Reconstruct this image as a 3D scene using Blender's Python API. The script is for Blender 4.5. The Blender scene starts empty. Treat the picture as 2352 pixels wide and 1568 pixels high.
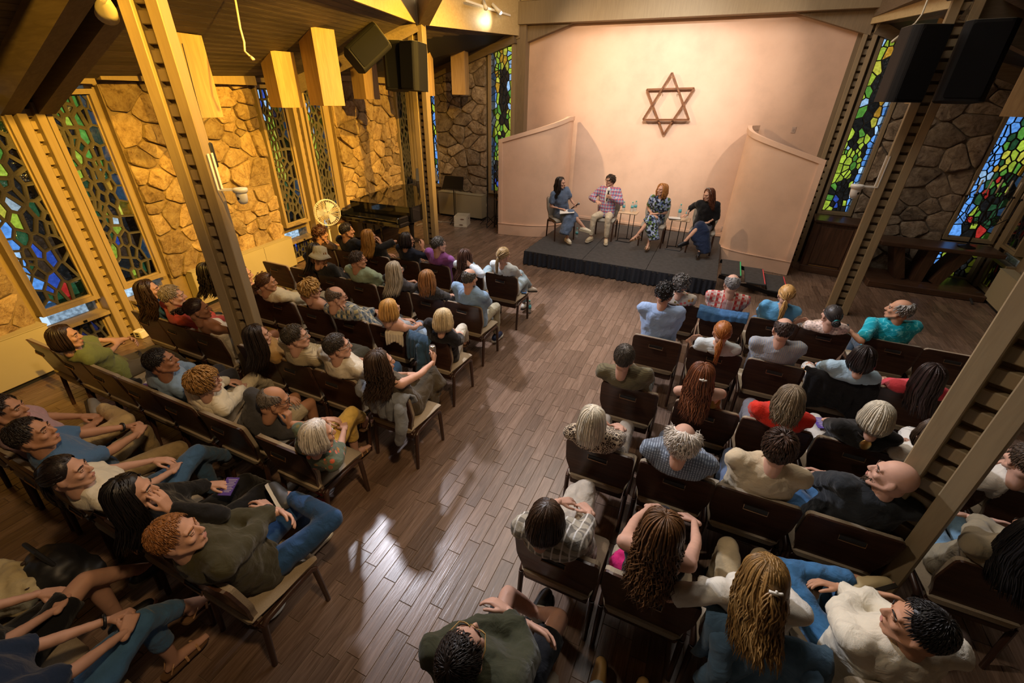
import bpy, bmesh, math, random
import numpy as np
from mathutils import Vector, Matrix

D = bpy.data
SC = bpy.context.scene
COL = SC.collection

# ---------------------------------------------------------------- camera
cam_d = D.cameras.new('camera')
cam_d.sensor_width = 36.0
cam_d.lens = 36.0 * 995.43 / 2352.0
cam_d.clip_start = 0.05
cam = D.objects.new('camera', cam_d)
COL.objects.link(cam)
def _cam():
    pit, rol, yaw = math.radians(29.419), math.radians(-1.3231), math.radians(23.76)
    f = np.array([0, math.cos(pit), -math.sin(pit)]); r = np.array([1.0, 0, 0]); d = np.cross(f, r)
    r2 = math.cos(rol) * r + math.sin(rol) * d
    d2 = -math.sin(rol) * r + math.cos(rol) * d
    c, s = math.cos(yaw), math.sin(yaw)
    Z = np.array([[c, -s, 0], [s, c, 0], [0, 0, 1]])
    return Z @ r2, Z @ d2, Z @ f
CR, CD, CF = _cam()
CAMZ = 3.02
cam.matrix_world = Matrix(((CR[0], -CD[0], -CF[0], 0), (CR[1], -CD[1], -CF[1], 0), (CR[2], -CD[2], -CF[2], CAMZ), (0, 0, 0, 1)))
SC.camera = cam

# ---------------------------------------------------------------- world, exposure
SC.view_settings.view_transform = 'Standard'
SC.view_settings.look = 'None'
SC.view_settings.gamma = 1.0
SC.view_settings.use_curve_mapping = False
SC.view_settings.exposure = 0.0
w = D.worlds.new('sky'); SC.world = w; w.use_nodes = True
wb = w.node_tree.nodes['Background']
wb.inputs[0].default_value = (0.62, 0.82, 1.0, 1); wb.inputs[1].default_value = 1.0
SC.cycles.max_bounces = 6
SC.cycles.diffuse_bounces = 3
SC.cycles.glossy_bounces = 3
SC.cycles.transparent_max_bounces = 10
SC.cycles.sample_clamp_indirect = 4.0
SC.cycles.use_fast_gi = False

# ---------------------------------------------------------------- lights
def spot(name, loc, tgt, power, col, size_deg, blend=0.5, rad=0.08):
    l = D.lights.new(name, 'SPOT'); l.energy = power; l.color = col
    l.spot_size = math.radians(size_deg); l.spot_blend = blend; l.shadow_soft_size = rad
    o = D.objects.new(name, l); COL.objects.link(o); o.location = loc
    o.rotation_euler = (Vector(tgt) - Vector(loc)).to_track_quat('-Z', 'Y').to_euler()
    return o
def area(name, loc, tgt, power, col, sx, sy):
    l = D.lights.new(name, 'AREA'); l.energy = power; l.color = col; l.shape = 'RECTANGLE'; l.size = sx; l.size_y = sy
    o = D.objects.new(name, l); COL.objects.link(o); o.location = loc
    o.rotation_euler = (Vector(tgt) - Vector(loc)).to_track_quat('-Z', 'Y').to_euler()
    return o
AMBER = (1.0, 0.54, 0.06)
# stage track lights
spot('stage_spot_left', (-4.95, 8.6, 4.80), (-1.3, 11.2, 2.6), 520, (1.0, 0.70, 0.42), 80, 0.9, 0.05)
spot('stage_spot_right', (1.60, 8.6, 4.80), (-1.8, 11.2, 2.6), 330, (1.0, 0.80, 0.64), 80, 0.9, 0.05)
spot('star_spot', (-1.4, 6.6, 5.6), (-1.65, 11.2, 3.0), 980, (1.0, 0.95, 0.88), 50, 1.0, 0.06)
# amber track lights washing the left stone wall
for i, (y, p) in enumerate(((0.9, 2100), (3.2, 3000), (5.6, 3300), (7.8, 3000))):
    spot('amber_spot', (-0.9, y - 0.3, 4.95), (-7.2 - 0.1 * y, y + 0.5, 2.0), p, AMBER, 50, 0.8, 0.05)
spot('amber_fascia', (-3.0, 6.6, 5.0), (-5.6, 8.9, 4.6), 420, AMBER, 80, 0.9, 0.05)
spot('stage_front_fill', (-1.5, 3.4, 5.7), (-1.5, 9.3, 0.8), 520, (1.0, 0.88, 0.76), 34, 0.7, 0.08)  # added front fill that brightens the people on stage
spot('house_left_fill', (0.6, 0.4, 5.4), (-3.4, 2.2, 0.9), 480, (1.0, 0.66, 0.34), 62, 0.9, 0.15)  # added warm fill over the left seats, not a lamp of the room
spot('house_right_fill', (-3.0, 1.0, 5.6), (0.9, 3.2, 0.9), 330, (1.0, 0.84, 0.66), 62, 0.9, 0.15)  # added fill to brighten the right seats, not a lamp of the room
spot('track_bulb', (-4.95, 10.05, 4.42), (-5.6, 9.9, 4.45), 14, (1.0, 0.9, 0.7), 120, 0.9, 0.04)
# cool daylight beam through the left clerestory onto the aisle
spot('clerestory_day', (-5.2, 4.9, 6.0), (-0.7, 3.9, 0), 1700, (0.88, 0.89, 1.0), 62, 0.5, 0.20)
# soft daylight of the raised roof
area('clerestory_soft', (-1.4, 6.2, 6.5), (-1.3, 5.6, 0), 370, (1.0, 0.88, 0.77), 4.0, 6.0)

# ---------------------------------------------------------------- material helpers
MATS = {}
def nt(name):
    m = D.materials.new(name); m.use_nodes = True
    t = m.node_tree; return m, t, t.nodes['Principled BSDF']
def N(t, typ, **kw):
    n = t.nodes.new(typ)
    for k, v in kw.items():
        if k.startswith('i_'):
            key = k[2:]
            n.inputs[int(key) if key.isdigit() else key.replace('_', ' ')].default_value = v
        else: setattr(n, k, v)
    return n
def rgba(c): return (c[0], c[1], c[2], 1.0)
def srgb(h):
    v = [int(h[i:i + 2], 16) / 255 for i in (0, 2, 4)]
    return tuple(x / 12.92 if x <= 0.04045 else ((x + 0.055) / 1.055) ** 2.4 for x in v)
def coords(t, which='Object', scale=(1, 1, 1), rand=False):
    tc = N(t, 'ShaderNodeTexCoord'); mp = N(t, 'ShaderNodeMapping'); mp.inputs['Scale'].default_value = scale
    t.links.new(tc.outputs[which], mp.inputs['Vector'])
    if rand:
        oi = N(t, 'ShaderNodeObjectInfo'); mu = N(t, 'ShaderNodeMath', operation='MULTIPLY'); mu.inputs[1].default_value = 57.0
        t.links.new(oi.outputs['Random'], mu.inputs[0]); t.links.new(mu.outputs[0], mp.inputs['Location'])
    return mp.outputs['Vector']
def mixc(t, fac, a, b):
    m = N(t, 'ShaderNodeMix', data_type='RGBA')
    for sock, v in ((m.inputs[0], fac), (m.inputs[6], a), (m.inputs[7], b)):
        if hasattr(v, 'is_output'): t.links.new(v, sock)
        elif isinstance(v, (int, float)): sock.default_value = v
        else: sock.default_value = rgba(v)
    return m.outputs[2]
def bump(t, p, hgt, strength=0.3, dist=0.01):
    b = N(t, 'ShaderNodeBump'); b.inputs['Strength'].default_value = strength; b.inputs['Distance'].default_value = dist
    t.links.new(hgt, b.inputs['Height']); t.links.new(b.outputs[0], p.inputs['Normal'])
def ramp(t, fac, stops):
    r = N(t, 'ShaderNodeValToRGB'); e = r.color_ramp.elements
    while len(e) < len(stops): e.new(0.5)
    for el, (pos, c) in zip(e, stops):
        el.position = pos; el.color = rgba(c)
    t.links.new(fac, r.inputs[0]); return r.outputs[0]
def vary(t, col_out, amt, src='obj'):
    if src == 'obj': r = N(t, 'ShaderNodeObjectInfo').outputs['Random']
    else: r = N(t, 'ShaderNodeNewGeometry').outputs['Random Per Island']
    mr = N(t, 'ShaderNodeMapRange'); mr.inputs[3].default_value = 1 - amt; mr.inputs[4].default_value = 1 + amt
    t.links.new(r, mr.inputs[0])
    hs = N(t, 'ShaderNodeHueSaturation'); t.links.new(col_out, hs.inputs['Color']); t.links.new(mr.outputs[0], hs.inputs['Value'])
    return hs.outputs[0]
def plain(name, c, rough=0.6, metal=0.0, nscale=0, namt=0.15, bstr=0.0, bscale=60, spec=0.5, var=0):
    if name in MATS: return MATS[name]
    m, t, p = nt(name)
    p.inputs['Roughness'].default_value = rough; p.inputs['Metallic'].default_value = metal
    p.inputs['Specular IOR Level'].default_value = spec
    p.inputs['Base Color'].default_value = rgba(c)
    out = None
    if nscale:
        n = N(t, 'ShaderNodeTexNoise'); n.inputs['Scale'].default_value = nscale; n.inputs['Detail'].default_value = 5
        t.links.new(coords(t), n.inputs['Vector'])
        out = mixc(t, n.outputs[0], [x * (1 - namt * 2) for x in c], [min(1, x * (1 + namt)) for x in c])
        t.links.new(out, p.inputs['Base Color'])
    if var:
        if out is None:
            rg = N(t, 'ShaderNodeRGB'); rg.outputs[0].default_value = rgba(c); out = rg.outputs[0]
        t.links.new(vary(t, out, var), p.inputs['Base Color'])
    if bstr:
        n2 = N(t, 'ShaderNodeTexNoise'); n2.inputs['Scale'].default_value = bscale; n2.inputs['Detail'].default_value = 6
        t.links.new(coords(t), n2.inputs['Vector']); bump(t, p, n2.outputs[0], bstr)
    MATS[name] = m; return m
def wood(name, c1, c2, axis=1, scale=6, rough=0.4, src='obj', var=0.3, stretch=12, bstr=0.15, grout=None, coat=0):
    if name in MATS: return MATS[name]
    m, t, p = nt(name)
    s = [scale * stretch / 2] * 3; s[axis] = scale / 2
    v = coords(t, 'Object', s, rand=True)
    n = N(t, 'ShaderNodeTexNoise'); n.inputs['Scale'].default_value = 1.0; n.inputs['Detail'].default_value = 6; n.inputs['Distortion'].default_value = 1.2
    t.links.new(v, n.inputs['Vector'])
    c = ramp(t, n.outputs[0], [(0.3, c1), (0.52, [(a + b) / 2 for a, b in zip(c1, c2)]), (0.72, c2)])
    if var: c = vary(t, c, var, src)
    t.links.new(c, p.inputs['Base Color'])
    p.inputs['Roughness'].default_value = rough
    if coat: p.inputs['Coat Weight'].default_value = coat; p.inputs['Coat Roughness'].default_value = 0.2
    bump(t, p, n.outputs[0], bstr, 0.004)
    MATS[name] = m; return m

# ---------------------------------------------------------------- mesh builder
class MB:
    def __init__(s): s.v = []; s.f = []; s.m = []
    def add(s, verts, faces, mi=0, xf=None):
        b = len(s.v)
        if xf is not None: verts = [tuple(xf @ Vector(p)) for p in verts]
        s.v.extend(tuple(map(float, p)) for p in verts)
        s.f.extend(tuple(i + b for i in f) for f in faces); s.m.extend([mi] * len(faces)); return s
    def box(s, c, size, rz=0, mi=0, xf=None, taper=None):
        x, y, z = [a / 2 for a in size]; tp = taper or 1
        vs = [(-x, -y, -z), (x, -y, -z), (x, y, -z), (-x, y, -z), (-x * tp, -y * tp, z), (x * tp, -y * tp, z), (x * tp, y * tp, z), (-x * tp, y * tp, z)]
        ca, sa = math.cos(rz), math.sin(rz)
        vs = [(c[0] + ca * a - sa * b, c[1] + sa * a + ca * b, c[2] + d) for a, b, d in vs]
        return s.add(vs, [(0, 3, 2, 1), (4, 5, 6, 7), (0, 1, 5, 4), (1, 2, 6, 5), (2, 3, 7, 6), (3, 0, 4, 7)], mi, xf)
    def bbox(s, c, size, bev=0.01, rz=0, mi=0):
        # box with bevelled vertical and top edges
        x, y, z = [a / 2 for a in size]; b = min(bev, x * .9, y * .9, z * .9)
        ring = [(-x + b, -y), (x - b, -y), (x, -y + b), (x, y - b), (x - b, y), (-x + b, y), (-x, y - b), (-x, -y + b)]
        k = [(1 - b / x, 1 - b / y, -z), (1, 1, -z + b), (1, 1, z - b), (1 - b / x, 1 - b / y, z)]
        ca, sa = math.cos(rz), math.sin(rz); vs = []
        for kx, ky, zz in k:
            for a, d in ring:
                a, d = a * kx, d * ky; vs.append((c[0] + ca * a - sa * d, c[1] + sa * a + ca * d, c[2] + zz))
        fs = [tuple(range(7, -1, -1)), tuple(range(24, 32))]
        for r in range(3):
            for i in range(8): j = (i + 1) % 8; fs.append((r * 8 + i, r * 8 + j, r * 8 + 8 + j, r * 8 + 8 + i))
        return s.add(vs, fs, mi)
    def bar(s, p, q, wx, wy, up=(0, 0, 1), mi=0):
        p, q = Vector(p), Vector(q); d = (q - p).normalized(); u = Vector(up)
        x = d.cross(u)
        if x.length < 1e-4: x = d.cross(Vector((0, 1, 0)))
        x.normalize(); y = x.cross(d).normalized(); vs = []
        for e in (p, q):
            for a, b in ((-1, -1), (1, -1), (1, 1), (-1, 1)): vs.append(e + x * a * wx / 2 + y * b * wy / 2)
        return s.add(vs, [(0, 3, 2, 1), (4, 5, 6, 7), (0, 1, 5, 4), (1, 2, 6, 5), (2, 3, 7, 6), (3, 0, 4, 7)], mi)
    def tube(s, pts, rad, n=8, mi=0, cap=True, flat=1.0, up=None, round_end=True):
        P = np.array([tuple(p) for p in pts], float); k = len(P)
        R = np.full(k, rad, float) if np.isscalar(rad) else np.array(rad, float)
        T = np.gradient(P, axis=0); T /= (np.linalg.norm(T, axis=1, keepdims=True) + 1e-9)
        u = np.array(up if up is not None else ((0, 0, 1) if abs(T[0][2]) < .9 else (0, 1, 0)), float)
        vs = []; a = np.linspace(0, 2 * math.pi, n, endpoint=False)
        for i in range(k):
            x = np.cross(T[i], u); x /= (np.linalg.norm(x) + 1e-9); y = np.cross(x, T[i]); u = y
            vs.extend(P[i] + R[i] * (np.cos(t) * x + np.sin(t) * flat * y) for t in a)
        fs = [(i * n + j, i * n + (j + 1) % n, (i + 1) * n + (j + 1) % n, (i + 1) * n + j) for i in range(k - 1) for j in range(n)]
        if cap:
            fs.append(tuple(range(n - 1, -1, -1))); fs.append(tuple(range((k - 1) * n, k * n)))
        return s.add(vs, fs, mi)
    def lathe(s, prof, n=16, c=(0, 0, 0), mi=0, xf=None):
        vs = []; a = np.linspace(0, 2 * math.pi, n, endpoint=False)
        for r, z in prof: vs.extend((c[0] + r * math.cos(t), c[1] + r * math.sin(t), c[2] + z) for t in a)
        k = len(prof)
        fs = [(i * n + j, i * n + (j + 1) % n, (i + 1) * n + (j + 1) % n, (i + 1) * n + j) for i in range(k - 1) for j in range(n)]
        if prof[0][0] > 1e-4: fs.append(tuple(range(n - 1, -1, -1)))
        if prof[-1][0] > 1e-4: fs.append(tuple(range((k - 1) * n, k * n)))
        return s.add(vs, fs, mi, xf)
    def prism(s, poly, o, ex, ey, ez, depth, mi=0):
        o, ex, ey, ez = Vector(o), Vector(ex), Vector(ey), Vector(ez); n = len(poly)
        vs = [o + ex * a + ey * b for a, b in poly] + [o + ex * a + ey * b + ez * depth for a, b in poly]
        fs = [tuple(range(n - 1, -1, -1)), tuple(range(n, 2 * n))] + [(i, (i + 1) % n, n + (i + 1) % n, n + i) for i in range(n)]
        return s.add(vs, fs, mi)
    def ell(s, c, r, nu=12, nv=8, mi=0, rot=None):
        vs = []; R = Matrix.Identity(3) if rot is None else rot
        for i in range(nv + 1):
            th = math.pi * i / nv
            for j in range(nu):
                ph = 2 * math.pi * j / nu
                q = R @ Vector((r[0] * math.sin(th) * math.cos(ph), r[1] * math.sin(th) * math.sin(ph), r[2] * math.cos(th)))
                vs.append((c[0] + q[0], c[1] + q[1], c[2] + q[2]))
        fs = [(i * nu + j, (i + 1) * nu + j, (i + 1) * nu + (j + 1) % nu, i * nu + (j + 1) % nu) for i in range(nv) for j in range(nu)]
        return s.add(vs, fs, mi)
    def mesh(s, name, mats, smooth=False):
        me = D.meshes.new(name); me.from_pydata(s.v, [], s.f)
        for m in (mats if isinstance(mats, (list, tuple)) else [mats]): me.materials.append(m)
        if any(s.m): me.polygons.foreach_set('material_index', s.m)
        if smooth: me.polygons.foreach_set('use_smooth', [True] * len(s.f))
        me.update(); return me
    def build(s, name, mats, parent=None, smooth=False, loc=None, kind=None):
        return put(name, s.mesh(name, mats, smooth), parent, loc, kind)
def put(name, me, parent=None, loc=None, kind=None):
    o = D.objects.new(name, me); COL.objects.link(o)
    if parent is not None: o.parent = parent
    if loc is not None: o.location = loc
    if kind: o['kind'] = kind
    return o
def thing(name, label, cat, loc=(0, 0, 0), rz=0, group=None, kind=None):
    o = D.objects.new(name, None); o.empty_display_size = 0.1; COL.objects.link(o); o.location = loc; o.rotation_euler = (0, 0, rz)
    if label: o['label'] = label
    if cat: o['category'] = cat
    if group: o['group'] = group
    if kind: o['kind'] = kind
    return o
def struct(name, loc=(0, 0, 0)): return thing(name, None, None, loc, kind='structure')
def smooth_by_angle(o, ang=40):
    me = o.data; me.polygons.foreach_set('use_smooth', [True] * len(me.polygons))
    try: me.set_sharp_from_angle(angle=math.radians(ang))
    except Exception: pass
    return o

# pixel of the photograph -> point of the room at height z
def ray(u, v): return (u - 1176) / 995.43 * CR + (v - 784) / 995.43 * CD + CF
def at_z(u, v, z):
    d = ray(u, v); t = (z - CAMZ) / d[2]; return np.array([0, 0, CAMZ]) + t * d
def proj(p):
    q = np.array([p[0], p[1], p[2] - CAMZ]); k = q @ CF
    return 1176 + 995.43 * (q @ CR) / k, 784 + 995.43 * (q @ CD) / k, k

# ---------------------------------------------------------------- voronoi cells
def clip(poly, nx, ny, c):
    out = []; n = len(poly)
    for i in range(n):
        a, b = poly[i], poly[(i + 1) % n]; da = a[0] * nx + a[1] * ny - c; db = b[0] * nx + b[1] * ny - c
        if da <= 0: out.append(a)
        if (da < 0 < db) or (db < 0 < da):
            t = da / (da - db); out.append((a[0] + t * (b[0] - a[0]), a[1] + t * (b[1] - a[1])))
    return out
def voronoi(poly, pts, stretch=1.0):
    # cells of pts inside poly, metric stretched along x by `stretch`
    P = np.array(pts) / np.array([stretch, 1.0]); cells = []
    pl = [(x / stretch, y) for x, y in poly]
    for i in range(len(P)):
        cell = pl; d2 = ((P - P[i]) ** 2).sum(1)
        for j in np.argsort(d2)[1:22]:
            dx, dy = P[j] - P[i]; c = ((P[j] ** 2).sum() - (P[i] ** 2).sum()) / 2
            cell = clip(cell, dx, dy, c)
            if len(cell) < 3: break
        cells.append([(x * stretch, y) for x, y in cell] if len(cell) >= 3 else None)
    return cells
def inside(poly, x, y):
    r = False; n = len(poly)
    for i in range(n):
        (x1, y1), (x2, y2) = poly[i], poly[(i + 1) % n]
        if (y1 > y) != (y2 > y) and x < (x2 - x1) * (y - y1) / (y2 - y1 + 1e-12) + x1: r = not r
    return r
def scatter(poly, area_, rng, stretch=1.0, relax=2):
    xs = [p[0] for p in poly]; ys = [p[1] for p in poly]
    A = 0.5 * abs(sum(poly[i][0] * poly[(i + 1) % len(poly)][1] - poly[(i + 1) % len(poly)][0] * poly[i][1] for i in range(len(poly))))
    n = max(4, int(A / area_)); pts = []
    while len(pts) < n:
        x, y = rng.uniform(min(xs), max(xs)), rng.uniform(min(ys), max(ys))
        if inside(poly, x, y): pts.append((x, y))
    for _ in range(relax):
        cs = voronoi(poly, pts, stretch)
        pts = [((sum(p[0] for p in c) / len(c)) * .7 + q[0] * .3, (sum(p[1] for p in c) / len(c)) * .7 + q[1] * .3) if c else q for c, q in zip(cs, pts)]
    return pts
def shrink(poly, d):
    # move every edge of a convex polygon inwards by d
    n = len(poly); A = sum(poly[i][0] * poly[(i + 1) % n][1] - poly[(i + 1) % n][0] * poly[i][1] for i in range(n))
    s = 1 if A > 0 else -1; out = poly
    for i in range(n):
        a, b = poly[i], poly[(i + 1) % n]; ex, ey = b[0] - a[0], b[1] - a[1]; L = math.hypot(ex, ey)
        if L < 1e-6: continue
        nx, ny = s * ey / L, -s * ex / L
        out = clip(out, nx, ny, nx * a[0] + ny * a[1] - d)
        if len(out) < 3: return None
    return out
# ================================================================ materials of the room
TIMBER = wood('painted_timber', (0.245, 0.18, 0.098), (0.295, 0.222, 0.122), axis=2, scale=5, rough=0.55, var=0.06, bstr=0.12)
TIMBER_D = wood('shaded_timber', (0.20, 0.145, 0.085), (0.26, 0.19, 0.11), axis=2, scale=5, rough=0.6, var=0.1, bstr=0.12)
FASCIA = wood('fascia_timber', (0.44, 0.33, 0.16), (0.52, 0.40, 0.21), axis=0, scale=3, rough=0.5, var=0.05, bstr=0.08)
BEAM = wood('rough_sawn_beam', (0.115, 0.080, 0.046), (0.17, 0.122, 0.072), axis=0, scale=4, rough=0.7, var=0.08, bstr=0.4)
BOARD = wood('ceiling_board', (0.062, 0.046, 0.035), (0.115, 0.086, 0.064), axis=1, scale=3, rough=0.65, var=0.22, bstr=0.2)
BOXWOOD = wood('pendant_plywood', (0.36, 0.23, 0.10), (0.50, 0.34, 0.16), axis=2, scale=4, rough=0.5, var=0.12, bstr=0.08)
DARKWOOD = wood('dark_oak', (0.045, 0.022, 0.012), (0.11, 0.055, 0.03), axis=0, scale=4, rough=0.35, var=0.15, bstr=0.15)
DARKWOOD_Z = wood('dark_oak_upright', (0.045, 0.022, 0.012), (0.11, 0.055, 0.03), axis=2, scale=4, rough=0.35, var=0.15, bstr=0.15)
PLANK = wood('floor_plank', (0.120, 0.074, 0.050), (0.225, 0.150, 0.108), axis=1, scale=7, rough=0.27, var=0.24, bstr=0.28, stretch=14)
PLANK_I = wood('floor_plank_far', (0.120, 0.074, 0.050), (0.225, 0.150, 0.108), axis=1, scale=7, rough=0.27, var=0.24, bstr=0.28, stretch=14, src='island')
GROUT = plain('grout', (0.20, 0.14, 0.09), 0.8)
COVER = plain('convector_cover', (0.40, 0.345, 0.215), 0.55, nscale=3, namt=0.05)
BLACK = plain('matt_black', (0.012, 0.012, 0.013), 0.6)
BLACKMETAL = plain('black_metal', (0.015, 0.015, 0.016), 0.35, 0.6)
CHROME = plain('chrome', (0.75, 0.75, 0.75), 0.2, 1.0)
BRASS = plain('brass', (0.75, 0.45, 0.15), 0.3, 1.0)
BRONZE = plain('bronze', (0.32, 0.20, 0.12), 0.4, 1.0)
WHITE = plain('white_plastic', (0.75, 0.73, 0.68), 0.4)
def mk_plaster(name, c, sc=1.3):
    m, t, p = nt(name); v = coords(t, 'Object')
    n = N(t, 'ShaderNodeTexNoise'); n.inputs['Scale'].default_value = sc; n.inputs['Detail'].default_value = 7; n.inputs['Roughness'].default_value = 0.62
    t.links.new(v, n.inputs['Vector'])
    col = ramp(t, n.outputs[0], [(0.3, [x * .86 for x in c]), (0.5, c), (0.72, [min(1, c[0] * 1.07), min(1, c[1] * 1.1), min(1, c[2] * 1.12)])])
    t.links.new(col, p.inputs['Base Color']); p.inputs['Roughness'].default_value = 0.62
    n2 = N(t, 'ShaderNodeTexNoise'); n2.inputs['Scale'].default_value = 30; t.links.new(v, n2.inputs['Vector']); bump(t, p, n2.outputs[0], 0.06)
    return m
PLASTER = mk_plaster('rose_plaster', (0.70, 0.475, 0.345))
PLASTER_S = mk_plaster('screen_plaster', (0.71, 0.485, 0.35), 1.0)
def mk_stone(name, a, b, c):
    m, t, p = nt(name); v = coords(t, 'Object', rand=True)
    n = N(t, 'ShaderNodeTexNoise'); n.inputs['Scale'].default_value = 6.5; n.inputs['Detail'].default_value = 12; n.inputs['Roughness'].default_value = 0.78; n.inputs['Distortion'].default_value = .6
    t.links.new(v, n.inputs['Vector'])
    col = ramp(t, n.outputs[0], [(0.34, a), (0.47, b), (0.64, c)])
    t.links.new(vary(t, col, 0.32), p.inputs['Base Color']); p.inputs['Roughness'].default_value = 0.85
    n2 = N(t, 'ShaderNodeTexNoise'); n2.inputs['Scale'].default_value = 8; n2.inputs['Detail'].default_value = 12; n2.inputs['Roughness'].default_value = .74
    t.links.new(v, n2.inputs['Vector']); bump(t, p, n2.outputs[0], 1.0, 0.075)
    return m
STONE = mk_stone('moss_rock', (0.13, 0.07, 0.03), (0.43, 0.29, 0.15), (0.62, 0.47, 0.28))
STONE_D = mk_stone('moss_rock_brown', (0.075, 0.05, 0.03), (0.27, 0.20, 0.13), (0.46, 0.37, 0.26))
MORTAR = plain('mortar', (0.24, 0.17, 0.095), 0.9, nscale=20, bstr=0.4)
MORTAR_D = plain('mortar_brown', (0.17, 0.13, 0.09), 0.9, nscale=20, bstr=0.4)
MATRIX = plain('glass_matrix', (0.062, 0.055, 0.042), 0.8, nscale=90, namt=0.25, bstr=0.35)
MATRIX_D = plain('glass_matrix_black', (0.02, 0.018, 0.014), 0.7, nscale=90, namt=0.2, bstr=0.3)
def glass(name, c, gloss=0.07):
    if name in MATS: return MATS[name]
    m = D.materials.new(name); m.use_nodes = True; t = m.node_tree; t.nodes.remove(t.nodes['Principled BSDF']); o = t.nodes['Material Output']
    v = coords(t, 'Object', rand=True)
    n = N(t, 'ShaderNodeTexNoise'); n.inputs['Scale'].default_value = 22; n.inputs['Detail'].default_value = 4; t.links.new(v, n.inputs['Vector'])
    col = vary(t, ramp(t, n.outputs[0], [(0.3, [x * .55 for x in c]), (0.6, c), (0.8, [min(1, x * 1.25 + .02) for x in c])]), 0.25)
    tr = N(t, 'ShaderNodeBsdfTransparent'); t.links.new(col, tr.inputs[0])
    g = N(t, 'ShaderNodeBsdfGlossy'); g.inputs['Roughness'].default_value = 0.12
    b = N(t, 'ShaderNodeBump'); b.inputs['Strength'].default_value = 0.6; b.inputs['Distance'].default_value = 0.02; t.links.new(n.outputs[0], b.inputs['Height']); t.links.new(b.outputs[0], g.inputs['Normal'])
    mx = N(t, 'ShaderNodeMixShader'); mx.inputs[0].default_value = gloss
    t.links.new(tr.outputs[0], mx.inputs[1]); t.links.new(g.outputs[0], mx.inputs[2]); t.links.new(mx.outputs[0], o.inputs[0])
    MATS[name] = m; return m
GL = dict(
    blue=glass('glass_blue', (0.20, 0.45, 0.95)), pale=glass('glass_pale_blue', (0.62, 0.78, 0.98)), white=glass('glass_white', (0.72, 0.72, 0.70)),
    deep=glass('glass_deep_blue', (0.05, 0.10, 0.45)), lime=glass('glass_lime', (0.62, 0.66, 0.05)), green=glass('glass_green', (0.14, 0.34, 0.04)),
    dgreen=glass('glass_dark_green', (0.03, 0.09, 0.03)), yellow=glass('glass_yellow', (0.85, 0.62, 0.06)), amber=glass('glass_amber', (0.70, 0.28, 0.02)),
    brown=glass('glass_brown', (0.06, 0.03, 0.015)), dark=glass('glass_smoke', (0.016, 0.014, 0.012)), red=glass('glass_red', (0.65, 0.03, 0.02)), teal=glass('glass_teal', (0.22, 0.48, 0.42)))

# ================================================================ wall frames
class Wall:
    def __init__(s, o, d, n): s.o, s.d, s.n = Vector((o[0], o[1], 0)), Vector((d[0], d[1], 0)).normalized(), Vector((n[0], n[1], 0)).normalized()
    def P(s, a, z, dep=0): return s.o + s.d * a + s.n * dep + Vector((0, 0, z))
    def rz(s): return math.atan2(s.d.y, s.d.x)
WL = Wall((-6.98, 2.4), (-.1074, .9942), (.9942, .1074))
WBL = Wall((-7.9, 11.0), (1, 0), (0, -1))       # behind the piano
WBR = Wall((1.9, 11.0), (1, 0), (0, -1))        # right of the stage
WR = Wall((5.05, 11.0), (-.09, -1), (-1, .09))
WS = Wall((-4.87, 11.31), (1, -.035), (-.035, -1))
Z = Vector((0, 0, 1))
def wbox(mb, W, s0, s1, z0, z1, d0, d1, mi=0):
    mb.prism([(s0, z0), (s1, z0), (s1, z1), (s0, z1)], W.o + W.n * d0, W.d, Z, W.n, d1 - d0, mi); return mb
def wpoly(mb, W, poly, d0, d1, mi=0):
    mb.prism(poly, W.o + W.n * d0, W.d, Z, W.n, d1 - d0, mi); return mb

def stone_panel(root, W, poly, cell, seed, mat, mort, gap=0.0045):
    rng = random.Random(seed)
    wpoly(MB(), W, poly, -0.30, 0.0).build('mortar', mort, root)
    pts = scatter(poly, cell, rng, 1.35, 1)
    # varied sizes: drop a few points so that their neighbours grow
    pts = [p for p in pts if rng.random() > 0.16]
    for c in voronoi(poly, pts, 1.35):
        if not c or len(c) < 3: continue
        c = shrink(c, gap * rng.uniform(.5, 1.3))
        if not c or len(c) < 3: continue
        cx, cy = sum(p[0] for p in c) / len(c), sum(p[1] for p in c) / len(c)
        size = max(math.hypot(p[0] - cx, p[1] - cy) for p in c)
        if size < .03: continue
        ring = []
        for i in range(len(c)):
            a, b = c[i], c[(i + 1) % len(c)]
            L = math.hypot(b[0] - a[0], b[1] - a[1])
            if L < .012: continue
            k = .16 * min(L, .25)
            for f in ((0.12, 0.5, 0.88) if L > .09 else (0.5,)):
                x, y = a[0] + (b[0] - a[0]) * f, a[1] + (b[1] - a[1]) * f
                q = 1 - rng.uniform(0, .05); ring.append((cx + (x - cx) * q, cy + (y - cy) * q))
        n = len(ring)
        if n < 4: continue
        dep = rng.uniform(.022, .07); tx, ty = rng.uniform(-.13, .13), rng.uniform(-.15, .10)
        o = W.P(cx, cy); ex, ey, ez = W.d, Z, W.n
        vs = [ex * (x - cx) + ey * (y - cy) - ez * .03 for x, y in ring]
        for sc, dd in ((.98, .80), (.86, 1.0)):
            for x, y in ring:
                x2, y2 = (x - cx) * sc, (y - cy) * sc
                vs.append(ex * x2 + ey * y2 + ez * (dep * dd * rng.uniform(.72, 1.15) + x2 * tx + y2 * ty))
        vs.append(ez * dep * rng.uniform(.95, 1.25))
        fs = [(r * n + i, r * n + (i + 1) % n, (r + 1) * n + (i + 1) % n, (r + 1) * n + i) for r in range(2) for i in range(n)]
        fs += [(2 * n + i, 2 * n + (i + 1) % n, 3 * n) for i in range(n)]
        mb = MB(); mb.add(vs, fs); o_ = mb.build('stone', mat, root, loc=o)
        smooth_by_angle(o_, 24)

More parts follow.
